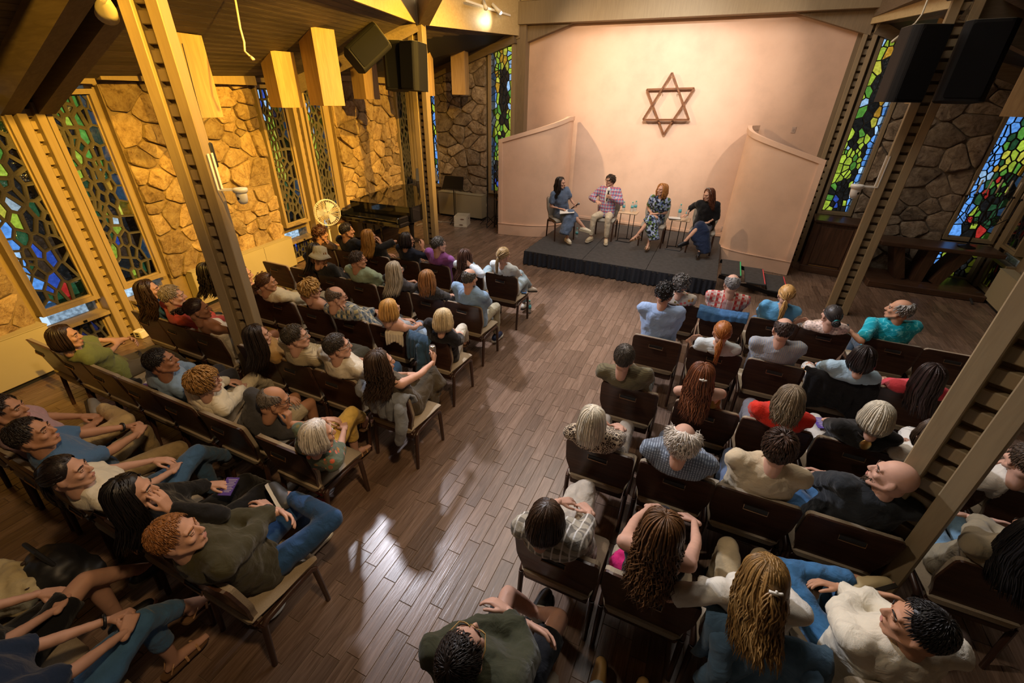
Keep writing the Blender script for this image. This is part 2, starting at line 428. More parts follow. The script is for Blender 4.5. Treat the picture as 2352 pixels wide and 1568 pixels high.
WIN = [0]
def glass_window(W, s0, s1, z0, ztop, seed, pal, cell=0.011, gap=0.011, matrix=None, frame=0.055, stretch=.62, fdep=(-.10, .05), fmat=None, root=None, part='pane'):
    """ztop: (z at s0, z at s1). Faceted glass set in a dark matrix, inside a timber frame."""
    rng = random.Random(seed); new = root is None
    if new:
        WIN[0] += 1; root = struct('window_%d' % WIN[0])
    f = frame; fm = fmat or TIMBER
    za, zb = ztop
    fr = MB(); wpoly(fr, W, [(s0 - f, z0 - f), (s0, z0), (s0, za), (s0 - f, za + f)], *fdep); wpoly(fr, W, [(s1, z0), (s1 + f, z0 - f), (s1 + f, zb + f), (s1, zb)], *fdep)
    wpoly(fr, W, [(s0 - f, z0 - f), (s1 + f, z0 - f), (s1, z0), (s0, z0)], *fdep); wpoly(fr, W, [(s0, za), (s1, zb), (s1 + f, zb + f), (s0 - f, za + f)], *fdep)
    fr.build('window_frame', fm, root)
    bd = MB(); g = .018
    wpoly(bd, W, [(s0, z0), (s0 + g, z0 + g), (s0 + g, za - g), (s0, za)], -.05, .012); wpoly(bd, W, [(s1 - g, z0 + g), (s1, z0), (s1, zb), (s1 - g, zb - g)], -.05, .012)
    wpoly(bd, W, [(s0, z0), (s1, z0), (s1 - g, z0 + g), (s0 + g, z0 + g)], -.05, .012)
    bd.build('glazing_bead', fm, root)
    poly = [(s0, z0), (s1, z0), (s1, zb), (s0, za)]
    pts = scatter(poly, cell, rng, stretch, 1)
    mx = MB(); gd = 'dark'
    for c in voronoi(poly, pts, stretch):
        if not c or len(c) < 3: continue
        cx, cy = sum(p[0] for p in c) / len(c), sum(p[1] for p in c) / len(c)
        u, v = (cx - s0) / (s1 - s0), (cy - z0) / (max(za, zb) - z0)
        name, k = pal(u, v, rng)
        pin = shrink(c, gap * k * rng.uniform(.8, 1.25))
        if pin and len(pin) >= 3:
            ax = sum(pin[i][0] * pin[(i + 1) % len(pin)][1] - pin[(i + 1) % len(pin)][0] * pin[i][1] for i in range(len(pin)))
            if abs(ax) < .0006: pin = None
        else: pin = None
        o = W.o
        def P3(p, dep): return o + W.d * p[0] + Z * p[1] + W.n * dep
        if not pin:
            mx.add([P3(p, 0) for p in c], [tuple(range(len(c)))]); continue
        # ring of matrix between the cell and its glass
        n, m = len(c), len(pin); rr = []
        ang = lambda p: math.atan2(p[1] - cy, p[0] - cx)
        A = sorted([(ang(p), 0, p) for p in c] + [(ang(p), 1, p) for p in pin])
        co = sorted(c, key=ang); ci = sorted(pin, key=ang)
        # resample both outlines on the union of their angles
        def hit(pl, th):
            dx, dy = math.cos(th), math.sin(th); best = 0
            for i in range(len(pl)):
                a, b = pl[i], pl[(i + 1) % len(pl)]; ex, ey = b[0] - a[0], b[1] - a[1]; den = dx * ey - dy * ex
                if abs(den) < 1e-12: continue
                t = ((a[0] - cx) * ey - (a[1] - cy) * ex) / den; q = ((a[0] - cx) * dy - (a[1] - cy) * dx) / den
                if t > 0 and -1e-6 <= q <= 1 + 1e-6: best = t
            return (cx + dx * best, cy + dy * best)
        th = [a[0] for a in A]; k2 = len(th)
        outer = [hit(co, a) for a in th]; inner = [hit(ci, a) for a in th]
        vs = [P3(p, 0) for p in outer] + [P3(p, .004) for p in inner] + [P3(p, -.022) for p in inner]
        fs = [(i, (i + 1) % k2, k2 + (i + 1) % k2, k2 + i) for i in range(k2)] + [(k2 + i, k2 + (i + 1) % k2, 2 * k2 + (i + 1) % k2, 2 * k2 + i) for i in range(k2)]
        mx.add(vs, fs)
        loc = W.P(cx, cy)
        ax = 2 * abs(ax)
        mid = [((p[0] - cx) * .8, (p[1] - cy) * .8) for p in pin]; t1, t2 = rng.uniform(-.3, .3), rng.uniform(-.3, .3)
        b3 = [W.d * (p[0] - cx) + Z * (p[1] - cy) - W.n * .018 for p in pin]
        f3 = [W.d * x + Z * y + W.n * (-.012 + max(-.004, min(.01, x * t1 + y * t2))) for x, y in mid]
        mb = MB(); mb.add(b3 + f3, [tuple(range(m, 2 * m))] + [(i, (i + 1) % m, m + (i + 1) % m, m + i) for i in range(m)])
        mb.build(part, GL[name], root, loc=loc)
    mx.build('glass_matrix', matrix or MATRIX, root)
    return root

def pal_left(flip):
    def pal(u, v, r):
        if flip: u = 1 - u
        x = r.random()
        if u > .84: return (('pale' if x < .45 else 'blue' if x < .85 else 'deep'), .75) if v > .12 else (('blue', .8) if x < .6 else ('dark', 1))
        if v > .6:
            if .25 < u < .6: return (('green' if x < .25 else 'lime' if x < .34 else 'teal' if x < .42 else 'dgreen' if x < .7 else 'dark'), 1.5)
            return (('lime' if x < .2 else 'green' if x < .36 else 'dark' if x < .88 else 'teal'), 1.5)
        if v > .36:
            if u < .3: return (('dark' if x < .6 else 'dgreen' if x < .9 else 'brown'), 1.4)
            if u < .62: return (('white' if x < .2 else 'lime' if x < .34 else 'teal' if x < .5 else 'dark'), 1.5)
            return (('yellow' if x < .2 else 'lime' if x < .36 else 'amber' if x < .42 else 'dgreen'), 1.3)
        return (('dark' if x < .5 else 'brown' if x < .72 else 'dgreen' if x < .84 else 'lime' if x < .90 else 'deep' if x < .96 else 'red'), 1.05)
    return pal
def pal_mid(flip):
    def pal(u, v, r):
        if flip: u = 1 - u
        x = r.random()
        if v > .78: return (('pale' if x < .3 else 'deep' if x < .5 else 'amber' if x < .62 else 'lime' if x < .8 else 'dark'), 1.1)
        if v > .36:
            if u < .5: return (('lime' if x < .5 else 'yellow' if x < .85 else 'white'), .9)
            if u > .85: return (('pale' if x < .5 else 'blue'), .9)
            return (('lime' if x < .25 else 'dgreen' if x < .5 else 'dark'), 1.6)
        if u > .85: return ('blue', .9)
        return (('dark' if x < .7 else 'brown' if x < .85 else 'dgreen'), 1.5)
    return pal
def pal_stage(edge):
    def pal(u, v, r):
        if edge: u = 1 - u
        x = r.random()
        if u < .2: return (('blue' if x < .6 else 'pale'), .8)
        if u > .82: return (('lime' if x < .55 else 'green' if x < .75 else 'pale'), .9)
        if v > .86: return (('lime' if x < .4 else 'amber' if x < .65 else 'yellow'), .9)
        if v > .5: return (('dark' if abs(u - .62) < .17 else 'lime' if x < .45 else 'yellow' if x < .6 else 'green' if x < .8 else 'amber'), 1.0)
        if v > .2: return (('lime' if x < .5 else 'green' if x < .72 else 'dark'), 1.0)
        return (('dark' if x < .7 else 'deep' if x < .8 else 'amber' if x < .9 else 'lime'), 1.0)
    return pal
def pal_corner(u, v, r):
    x = r.random()
    if u < .28 or (u > .9 and v < .6): return (('blue' if x < .8 else 'pale'), .8)
    if v > .45: return (('green' if x < .25 else 'amber' if x < .5 else 'yellow' if x < .68 else 'lime' if x < .8 else 'dgreen'), 1.0)
    return (('dgreen' if x < .3 else 'dark' if x < .7 else 'red' if x < .78 else 'lime' if x < .9 else 'green'), 1.0)

# ================================================================ floor
FX0, FX1, FY0, FY1 = -8.3, 5.6, -2.4, 11.6
fl = struct('floor')
MB().box(((FX0 + FX1) / 2, (FY0 + FY1) / 2, -.06), (FX1 - FX0, FY1 - FY0, .112)).build('slab', GROUT, fl)
PW = .1006
def plank_geo(L):
    w, b, g = PW / 2 - .0009, .0022, L / 2 - .0009
    return [(-w, -g, -.005), (w, -g, -.005), (w, g, -.005), (-w, g, -.005), (-w + b, -g + b, 0), (w - b, -g + b, 0), (w - b, g - b, 0), (-w + b, g - b, 0)], \
           [(4, 5, 6, 7), (0, 1, 5, 4), (1, 2, 6, 5), (2, 3, 7, 6), (3, 0, 4, 7)]
LEN = (.27, .36, .45, .54, .63)
PM = {}
for L in LEN:
    mb = MB(); mb.add(*plank_geo(L)); PM[L] = mb.mesh('plank_%d' % int(L * 100), PLANK)
rng = random.Random(4); planks = []
x = FX0 + PW / 2
while x < FX1:
    y = FY0 - rng.random() * .5
    while y < FY1:
        L = rng.choice(LEN); planks.append((x, y + L / 2, L)); y += L
    x += PW
def plank_score(q):
    x, y, L = q
    u, v, k = proj((x, y, 0))
    if k < .3 or not (-20 < u < 2370 and -20 < v < 1590): return 0
    openf = 1.0 if (-1.95 < x < -.45 and y < 8) or (y > 5.9 and y < 7.9 and x < 2.4) else .28 if y < 7.9 else .2
    return openf * L * PW / k ** 2 * (3.02 / k)
order = sorted(range(len(planks)), key=lambda i: -plank_score(planks[i]))
single = set(order[:300]); mass = MB()
for i, (x, y, L) in enumerate(planks):
    if i in single: put('plank', PM[L], fl, (x, y, 0))
    elif FX0 < x < FX1 and y > FY0: 
        v, f = plank_geo(L); mass.add([(a + x, b + y, c) for a, b, c in v], f)
o = mass.build('planks', PLANK_I, fl); o['kind'] = 'stuff'

# ================================================================ stage wall
ws = struct('wall_back')
LS = 6.74
wbox(MB(), WS, 0, LS, 0, 4.95, -.3, 0).build('plaster_face', PLASTER, ws)
bb = struct('baseboard_back'); wbox(MB(), WS, 1.3, LS - 1.2, .29, .345, 0, .018).build('baseboard_strip', PLASTER, bb)
tb = struct('trim_1')
wbox(MB(), WS, -.3, LS + .3, 4.45, 4.86, -.02, .30).build('header_beam', TIMBER, tb)
wbox(MB(), WS, -.3, LS + .3, 4.88, 5.3, .02, .22).build('upper_board', FASCIA, tb)
for a, b in ((0, 1), (LS, -1)):
    wpoly(MB(), WS, [(a, 4.08), (a + b * 1.25, 4.45), (a, 4.45)][::b], .0, .14).build('corner_brace', TIMBER_D, tb)

# ladder posts and columns --------------------------------------------------
BLK = MB().bbox((0, 0, 0), (.125, .085, .084), .006).mesh('spacer_block', TIMBER)
def ladder(name, x, y, rz, z0, z1, gap=.10, tw=.105, td=.17, blocks=True):
    r = struct(name, (x, y, 0)); r.rotation_euler = (0, 0, rz)
    for s in (-1, 1): MB().bbox((s * (gap + tw) / 2, 0, (z0 + z1) / 2), (tw, td, z1 - z0), .006).build('timber', TIMBER, r)
    z = z0 + .06
    while blocks and z < z1 - .05:
        o = put('spacer_block', BLK, r, (0, .030, z)); z += .122
    MB().box((0, td * .38, (z0 + z1) / 2), (gap, .03, z1 - z0)).build('web', TIMBER_D, r)
    return r
def notched(r, side, z0, z1):
    # the flank of the column, with the dark ends of its bolts' slots
    mb = MB(); z = z0 + .1
    while z < z1: mb.box((side * .159, .02, z), (.004, .035, .04)); z += .122
    mb.build('slot', BLACK, r)
ladder('column', -4.09, 2.49, .55, 0, 4.3, .09, .09, .15)
ladder('column', -5.74, 8.28, .12, 0, 4.6)
cr = ladder('column', 2.28, 8.25, -.16, 0, 4.6); notched(cr, 1, .1, 4.2)
cr = ladder('column', 1.47, 2.56, -.62, 0, 4.3, .095, .095, .155)
for s in (.26, 4.24, 8.50):
    p = WL.P(s, 0, .02); ladder('trim_%d' % (2 + int(s)), p.x, p.y, WL.rz(), 0.02, 2.86 + s * .03, gap=.075, tw=.085, td=.16)
p = WS.P(-.02, 0, .06); ladder('trim_12', p.x, p.y, 0, 0, 4.45, gap=.07, tw=.075)
p = WS.P(LS + .02, 0, .06); ladder('trim_13', p.x, p.y, -.2, 0, 4.45, gap=.07, tw=.075)
p = WBR.P(3.08, 0, .0); ladder('trim_14', p.x, p.y, -.7, 0, 3.4, gap=.07, tw=.08)

# ================================================================ left wall
wl = struct('wall_left')
def fill(W, root, spans, z0, z1, mat, d0=-.3, d1=-.075):
    for a, b in spans: wbox(MB(), W, a, b, z0, z1, d0, d1).build('wall_pier', mat, root)
fill(WL, wl, ((-.62, -.48), (.10, .43), (.97, 1.10), (3.32, 3.40), (4.02, 4.46), (5.02, 5.32), (7.64, 7.73), (8.34, 9.0)), 0, 3.7, TIMBER)
fill(WL, wl, ((-.5, .1), (.42, .98), (3.38, 4.02), (4.45, 5.05)), 0, .07, TIMBER); fill(WL, wl, ((7.7, 8.4),), 0, .79, TIMBER)
fill(WL, wl, ((-.5, .1), (.42, .98), (3.38, 4.02), (4.45, 5.05)), .62, .67, TIMBER); fill(WL, wl, ((3.38, 4.02), (4.45, 5.05)), .62, .78, TIMBER)
ZT = lambda s: 3.06 + .032 * s
def lstone(a, b, zb, seed, top_off=0, cell=.072):
    stone_panel(wl, WL, [(a, zb), (b, zb), (b, ZT(b) - top_off), (a, ZT(a) - top_off)], cell, seed, STONE, MORTAR)
lstone(-3.6, -.56, .60, 1)
lstone(1.08, 3.34, .56, 2)
lstone(5.30, 7.66, .60, 3)
wbox(MB(), WL, -3.6, 8.6, ZT(0) - .02, ZT(0) + .6, -.3, -.02).build('wall_head', TIMBER_D, wl)
for a, b in ((-3.6, -.56), (1.08, 3.34), (5.30, 7.66)):
    wbox(MB(), WL, a, b, 0, .62, -.3, -.02).build('wall_foot', MORTAR, wl)
tl = struct('trim_15')
for a, b in ((-3.6, -.6), (-.55, .04), (.5, 1.02), (1.05, 3.36), (3.4, 4.0), (4.48, 5.2), (5.25, 7.66), (7.7, 8.4)):
    z = ZT((a + b) / 2)
    wbox(MB(), WL, a, b, z - .03, z + .10, 0, .16 if b - a > 1.5 else .10).build('head_board', TIMBER, tl)
pl = pal_left(False)
glass_window(WL, -.44, .06, .70, (2.90, 2.92), 11, pal_left(True), cell=.0155, gap=.013)
glass_window(WL, .47, .93, .70, (2.93, 2.95), 12, pal_left(False), cell=.0125, gap=.013)
glass_window(WL, 3.45, 3.98, .80, (3.06, 3.07), 13, pal_mid(False), cell=.0125, gap=.014)
glass_window(WL, 4.52, 4.98, .82, (3.08, 3.10), 14, pal_mid(False), cell=.0115, gap=.014)
glass_window(WL, 7.78, 8.30, .82, (3.12, 3.14), 15, lambda u, v, r: (('dark' if r.random() < .5 else 'dgreen' if r.random() < .7 else 'brown'), 1.9), cell=.017, gap=.014)
# low hopper windows, tilted open above a strip of daylight
CLEAR = glass('glass_clear', (.93, .97, 1.0), .05)
def hopper(s0, s1, seed, tilt=.07):
    r = glass_window(WL, s0, s1, .10, (.43, .43), seed, lambda u, v, q: (lambda x: (('dark' if x < .55 else 'dgreen' if x < .7 else 'deep' if x < .85 else 'lime' if x < .93 else 'red'), 1.1))(q.random()), cell=.011, gap=.011)
    wbox(MB(), WL, s0, s1, .50, .63, -.06, -.05).build('clear_pane', CLEAR, r)
    wbox(MB(), WL, s0 - .05, s1 + .05, .44, .485, .05, .05 + tilt).build('sash_top', TIMBER, r)
    m = wbox(MB(), WL, (s0 + s1) / 2 - .02, (s0 + s1) / 2 + .02, .45, .475, .05 + tilt, .06 + tilt); m.build('sash_catch', BLACKMETAL, r)
hopper(-.42, .06, 21); hopper(.47, .93, 22, .10); hopper(3.42, 3.96, 23); hopper(4.5, 4.98, 24)
def cover(W, s0, s1, z1, dep, label, split=None, z0=0):
    p = W.P((s0 + s1) / 2, 0, .0); t = thing('convector_cover', label, 'heater', (p.x, p.y, 0), W.rz())
    h = (s1 - s0) / 2
    MB().bbox((0, dep / 2 * (1 if W.n.cross(W.d).z < 0 else -1), (z0 + .06 + z1) / 2), (2 * h, dep, z1 - z0 - .06), .006).build('housing', COVER, t)
    sg = 1 if W.n.cross(W.d).z < 0 else -1
    MB().box((0, dep * .42 * sg, .03), (2 * h - .02, dep * .7, .06)).build('kick_recess', BLACK, t)
    MB().box((0, dep * .5 * sg, z1 + .006), (2 * h + .01, dep + .015, .012)).build('top_lip', COVER, t)
    for q in (split or []): MB().box((q, dep * sg * 1.001, (z1 + .06) / 2), (.004, .003, z1 - .08)).build('panel_seam', BLACK, t)
cover(WL, -2.9, -.55, .60, .17, 'long beige metal heater cover below stone wall at the rear left corner')
cover(WL, 1.28, 3.34, .60, .16, 'beige metal heater cover with a panel seam behind front left column', [.35])
cover(WL, 5.35, 7.6, .60, .16, 'beige metal heater cover along wall behind the grand piano')

# ================================================================ wall behind the piano, wall right of the stage
wb = struct('wall_left_of_stage')
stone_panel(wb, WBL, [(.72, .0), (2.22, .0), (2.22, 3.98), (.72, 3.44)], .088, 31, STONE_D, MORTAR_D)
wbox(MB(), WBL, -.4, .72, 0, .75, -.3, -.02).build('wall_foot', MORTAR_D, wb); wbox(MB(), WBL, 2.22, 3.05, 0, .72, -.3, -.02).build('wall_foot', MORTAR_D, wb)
glass_window(WBL, .42, .70, .80, (3.2, 3.32), 32, lambda u, v, r: (lambda x: (('blue' if x < .6 else 'pale' if x < .75 else 'lime' if x < .9 else 'green'), 1.0))(r.random()), cell=.012, gap=.008, matrix=MATRIX_D)
glass_window(WBL, 2.33, 2.90, .78, (3.95, 4.12), 33, pal_stage(False), cell=.0135, gap=.008, matrix=MATRIX_D)
wbox(MB(), WBL, -.5, .40, 0, 3.9, -.3, -.06).build('wall_corner', TIMBER_D, wb)
wpoly(MB(), WBL, [(.3, 3.3), (3.05, 4.2), (3.05, 5.2), (.3, 5.2)], -.3, -.05).build('wall_head', TIMBER_D, wb)
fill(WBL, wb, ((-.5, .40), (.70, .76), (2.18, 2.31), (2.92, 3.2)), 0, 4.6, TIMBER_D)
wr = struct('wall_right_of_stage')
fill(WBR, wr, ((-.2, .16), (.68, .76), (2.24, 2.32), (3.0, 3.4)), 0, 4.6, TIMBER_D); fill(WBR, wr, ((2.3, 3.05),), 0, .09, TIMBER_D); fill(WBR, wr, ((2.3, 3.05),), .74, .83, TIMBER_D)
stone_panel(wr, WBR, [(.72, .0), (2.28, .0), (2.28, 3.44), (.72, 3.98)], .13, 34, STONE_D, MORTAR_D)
glass_window(WBR, .18, .66, 1.10, (4.12, 3.95), 35, pal_stage(True), cell=.0125, gap=.008, matrix=MATRIX_D)
glass_window(WBR, 2.34, 2.98, .86, (3.36, 3.16), 36, pal_corner, cell=.0125, gap=.008, matrix=MATRIX_D)
glass_window(WBR, 2.34, 2.98, .10, (.72, .72), 37, lambda u, v, r: ('blue', .9) if u < .2 else (('lime' if r.random() < .3 else 'dark'), 1.0), cell=.014, gap=.009, matrix=MATRIX_D)
wbox(MB(), WBR, -.05, .72, 0, 1.04, -.3, -.02).build('wall_foot', DARKWOOD, wr)
wpoly(MB(), WBR, [(-.1, 4.25), (3.3, 3.2), (3.3, 5.2), (-.1, 5.2)], -.3, -.05).build('wall_head', TIMBER_D, wr)
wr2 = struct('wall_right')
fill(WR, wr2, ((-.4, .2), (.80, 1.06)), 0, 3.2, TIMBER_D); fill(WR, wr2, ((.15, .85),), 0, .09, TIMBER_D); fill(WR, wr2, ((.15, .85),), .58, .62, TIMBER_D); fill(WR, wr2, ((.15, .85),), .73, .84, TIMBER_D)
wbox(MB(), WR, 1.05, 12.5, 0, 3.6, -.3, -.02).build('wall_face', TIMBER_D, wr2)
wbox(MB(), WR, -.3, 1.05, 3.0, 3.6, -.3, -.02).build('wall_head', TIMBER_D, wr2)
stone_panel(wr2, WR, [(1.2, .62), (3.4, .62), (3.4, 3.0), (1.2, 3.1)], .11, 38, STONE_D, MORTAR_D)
glass_window(WR, .22, .78, .86, (3.0, 3.0), 39, lambda u, v, r: (lambda x: (('red' if x < .3 else 'green' if x < .45 else 'deep' if x < .6 else 'dark'), 1.0))(r.random()), cell=.012, gap=.009, matrix=MATRIX_D)
glass_window(WR, .22, .78, .10, (.56, .56), 40, lambda u, v, r: (lambda x: (('lime' if x < .3 else 'red' if x < .4 else 'dark'), 1.0))(r.random()), cell=.012, gap=.009, matrix=MATRIX_D)
wbox(MB(), WR, .22, .78, .63, .72, -.06, -.05).build('clear_pane', CLEAR, struct('window_40'))
cover(WR, .98, 3.2, .60, .17, 'plain beige metal heater cover on the wall at far right')

# ================================================================ ceilings, beams, raised roof
def ceiling_side(sg):
    X = lambda x: x if sg < 0 else -3.1 - x
    r = struct('ceiling_left' if sg < 0 else 'ceiling_right')
    A = lambda y: Vector((X(-6.98 - .108 * (y - 2.4) - .1), y, 3.0 + .035 * (y - 2.4)))
    def I(y):
        if y < 8.3: return Vector((X(-4.09 - .2857 * (y - 2.49)), y, 4.10 + .0210 * (y - 2.49)))
        return Vector((X(-5.75 + .30 * (y - 8.3)), y, 4.22 + .03 * (y - 8.3)))
    n = 26
    for k in range(n):
        for y0, y1 in ((-2.4, 3.0), (3.0, 8.3), (8.3, 11.2)):
            if sg > 0 and y1 < 5: continue
            a0, a1 = k / n + .0016, (k + 1) / n - .0016
            q = [A(y0).lerp(I(y0), a0), A(y1).lerp(I(y1), a0), A(y1).lerp(I(y1), a1), A(y0).lerp(I(y0), a1)]
            up = Vector((0, 0, .03)); mb = MB(); b = .004
            c = sum(q, Vector()) / 4
            low = [p + (c - p).normalized() * .006 for p in q]
            mb.add([p for p in low] + [p + up for p in q], [(0, 1, 2, 3), (4, 7, 6, 5), (0, 4, 5, 1), (1, 5, 6, 2), (2, 6, 7, 3), (3, 7, 4, 0)])
            mb.build('ceiling_board', BOARD, r)
    dk = MB()
    for y0, y1 in ((-2.4, 8.3), (8.3, 11.6)):
        up = Vector((0, 0, .035)); q = [A(y0), A(y1), I(y1), I(y0)]
        dk.add([p + up for p in q], [(0, 1, 2, 3)])
    dk.build('roof_deck', BLACK, r)
    # fascia and clerestory upstand
    f = struct('fascia_left' if sg < 0 else 'fascia_right')
    for y0, y1 in ((-2.4, 8.3), (8.3, 11.3)):
        p, q = I(y0), I(y1); w = Vector((0, 0, .62)); nrm = (q - p).cross(Z).normalized() * (.05 * (-sg)); d = Vector((0, 0, -.06))
        mb = MB(); mb.add([p + d, q + d, q + w, p + w, p + d + nrm, q + d + nrm, q + w + nrm, p + w + nrm], [(0, 1, 2, 3), (4, 7, 6, 5), (0, 4, 5, 1), (1, 5, 6, 2), (2, 6, 7, 3), (3, 7, 4, 0)])
        mb.build('fascia_board', FASCIA, f)
    return A, I
AL, IL = ceiling_side(-1); AR, IR = ceiling_side(1)
def beam(name, p, q, wx, wy, twin=0, mat=None):
    r = struct(name); p, q = Vector(p), Vector(q); x = (q - p).cross(Z).normalized()
    for s in ((-1, 1) if twin else (0,)): MB().bar(p + x * s * twin, q + x * s * twin, wx, wy).build('beam_timber', mat or BEAM, r)
    return r
P1 = WL.P(.26, 2.92, .02); P2 = WL.P(4.24, 3.08, .02); P3 = WL.P(8.5, 3.1, .02)
beam('beam', P1, (-4.09, 2.49, 3.95), .15, .36, .15)
beam('beam', P2, (-5.72, 8.2, 4.17), .13, .28, .0)
beam('beam', (-5.60, 8.3, 4.30), (-2.4, 5.6, 5.6), .20, .34)
beam('beam', (-4.0, 2.5, 4.1), (-1.6, 3.6, 5.6), .20, .34)
beam('beam', (-7.7, 10.92, 3.36), (-4.95, 10.98, 4.24), .14, .30)
beam('beam', (4.75, 10.92, 3.30), (1.95, 10.98, 4.24), .14, .30)
beam('beam', (2.2, 8.3, 4.32), (-.9, 5.6, 5.6), .20, .34)
p = WR.P(2.4, 3.05, .05); beam('beam', p, (2.3, 8.3, 4.1), .14, .30)
beam('beam', (1.85, 11.0, 4.50), (2.5, 7.6, 4.62), .12, .34)
rf = struct('ceiling_raised')
MB().box((-1.5, 4.6, 6.75), (8.6, 14.2, .1)).build('roof_panel', BOARD, rf)
for x in (-5.9, 2.9): MB().box((x, 4.6, 5.75), (.1, 14.2, 2.0)).build('upstand', FASCIA, rf)
MB().box((-1.5, 11.5, 5.8), (9, .1, 2.0)).build('gable', FASCIA, rf)
# the rear of the room, behind the photographer's gallery
rw = struct('wall_rear')
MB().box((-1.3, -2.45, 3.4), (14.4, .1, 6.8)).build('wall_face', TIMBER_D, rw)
# ================================================================ who sits where
# key: row, x, head pixel, sex, skin, hair, top, bottom, legs, arms, look(yaw,pitch degrees off straight ahead), extras, label, short
ROWY = dict(l1=5.27, l2=4.15, l3=3.27, l4=2.33, l5=1.50, l6=.64, l7=-.26, r1=5.36, r2=4.32, r3=3.30, r4=2.46, r5=1.57, r6=.68)
S_ = srgb
P = []
def per(row, x, px, sex, skin, hair, top, bot, legs='par', arms='lap', look=None, ex=None, label='', short='', y=None, rz=0, L=.655, sc=1.0):
    P.append(dict(row=row, x=x, px=px, sex=sex, skin=skin, hair=hair, top=top, bot=bot, legs=legs, arms=arms, look=look, ex=ex or {}, label=label, short=short, y=y, rz=rz, L=L, sc=sc))
DK, BR, BLK_, GR, SIL, BLO, SAND, RED, AUB, WH = '1d130d', '3a2416', '120d0b', '5b544d', 'b9ab97', 'b98f55', 'a58558', 'a3622f', '6e3d20', 'cfc6b8'
# top: (kind, colour, pattern, sleeve length, second colour)
per('l1', -5.60, (737, 538), 'f', 'T', ('curly', '4a2a17'), ('tee', '4a3524', 0, .5), ('trouser', '2b2622'), 'par', 'chinR', (25, -5), {}, 'person with curly brown hair in a brown top, hand raised to face', 'the curly haired person in brown')
per('l1', -5.09, (797, 531), 'm', 'T', ('short', '2a231e'), ('shirt', '17181c', 0, .5), ('trouser', '23222a'), 'par', 'lap', (35, 0), {}, 'dark haired man in a black shirt sitting near the white fan', 'the man in black near the fan')
per('l1', -4.57, (848, 545), 'f', 'T', ('long', 'a2712f'), ('tee', '15130f', 0, .5), ('trouser', '1d1c1c'), 'par', 'raiseR', (30, 0), dict(sunhead=1), 'long blonde haired woman in black, hand at forehead, sunglasses on head', 'the long haired blonde woman in black')
per('l1', -4.06, (935, 552), 'f', 'T', ('bob', '211713'), ('tee', '1a2030', 0, .5), ('trouser', '22242c'), 'par', 'raiseR2', (40, 0), dict(glasses='1a1412'), 'dark bobbed woman in navy top and glasses raising one hand', 'the dark bobbed woman in navy')
per('l1', -3.54, (1008, 563), 'm', 'L', ('short', '4b4742'), ('tee', '8a4f93', 0, .45), ('trouser', '5f7f8d'), 'figR', 'lap', (35, 0), dict(glasses='2a1a14'), 'grey haired man in a purple tee with one leg crossed', 'the man in the purple tee')
per('l1', -3.01, (1070, 592), 'f', 'L', ('longwave', '4b3024'), ('shirt', 'c9d3da', 0, 1.0), ('trouser', '9db7c6'), 'crR', 'hairR', (25, 0), {}, 'long brown haired woman in white jacket with hand in her hair', 'the woman in the white jacket')
per('l1', -2.48, (1157, 588), 'f', 'L', ('pony', '9b8158'), ('tee', 'cfd8da', 0, .6), ('trouser', '93a5ab'), 'crL', 'lap', (15, 0), dict(shoe='c7bfae'), 'ponytailed blonde woman in white tee at the front row aisle end', 'the ponytailed woman in white')
per('l2', -5.05, (726, 578), 'f', 'T', ('long', '16100d'), ('shirt', '14151b', 0, 1.0), ('trouser', '15151a'), 'par', 'lap', (20, -5), {}, 'dark haired person in black sitting behind the grey bucket hat', 'the dark haired person behind the hat')
per('l2', -4.53, (737, 590), 'f', 'T', ('hat', '6b4a2c'), ('tee', '17150f', 0, .5), ('trouser', '2a261f'), 'par', 'chinR', (20, -12), dict(hat='8b8778'), 'person in grey bucket hat and black tee resting chin on hand', 'the person in the bucket hat')
per('l2', -4.03, (822, 598), 'm', 'T', ('short', '3a2c20'), ('shirt', '93a68c', 'fine', .5), ('trouser', '4c5048'), 'par', 'lap', (40, 0), dict(glasses='7a2a18'), 'man in glasses and a pale green short sleeved shirt', 'the man in the pale green shirt')
per('l2', -3.50, (908, 622), 'f', 'L', ('long', 'a39884'), ('tee', '3a3a40', 0, .5), ('trouser', '2a2a30'), 'par', 'hold', (25, 0), dict(glasses='8a8a88'), 'woman with long straight grey hair in a charcoal top', 'the long grey haired woman')
per('l2', -2.97, (983, 642), 'f', 'L', ('midwave', '8d6238'), ('tee', '141316', 'lace', .5), ('trouser', '1b1b22'), 'par', 'lap', (10, 0), {}, 'woman with shoulder length light brown hair in a black lace top', 'the light brown haired woman in black lace')
per('l2', -2.46, (1079, 640), 'm', 'L', ('bald', '4a4744'), ('shirt', '86a6c9', 0, 1.0), ('trouser', 'a39c84'), 'par', 'lap', (10, 0), dict(shoe='1b2a4a', sole='d8d5cc'), 'balding man in light blue shirt and khaki trousers at an aisle end', 'the balding man in light blue')
per('l3', -5.42, (482, 625), 'f', 'T', ('longcurl', '17100c'), ('tee', '2a2622', 0, .5), ('trouser', '2a2622'), 'par', 'lap', (20, 0), {}, 'person with long dark curls partly hidden left of the front column', 'the dark curly person behind the column')
per('l3', -4.98, (558, 632), 'f', 'L', ('longwave', '2c1b12'), ('tank', 'd9d2c2', 0, 0), ('trouser', 'b7ad97'), 'par', 'lap', (35, 0), {}, 'woman in white whose face shows just right of the column', 'the woman right of the column')
per('l3', -4.50, (613, 650), 'f', 'T', ('lowbun', '4a2f1c'), ('shirt', 'd8caa4', 0, 1.0), ('trouser', 'a59a80'), 'crR', 'lap', (40, 0), dict(sunhead=1), 'woman with curly brown low bun in a cream shirt, sunglasses on head', 'the low bun woman in cream')
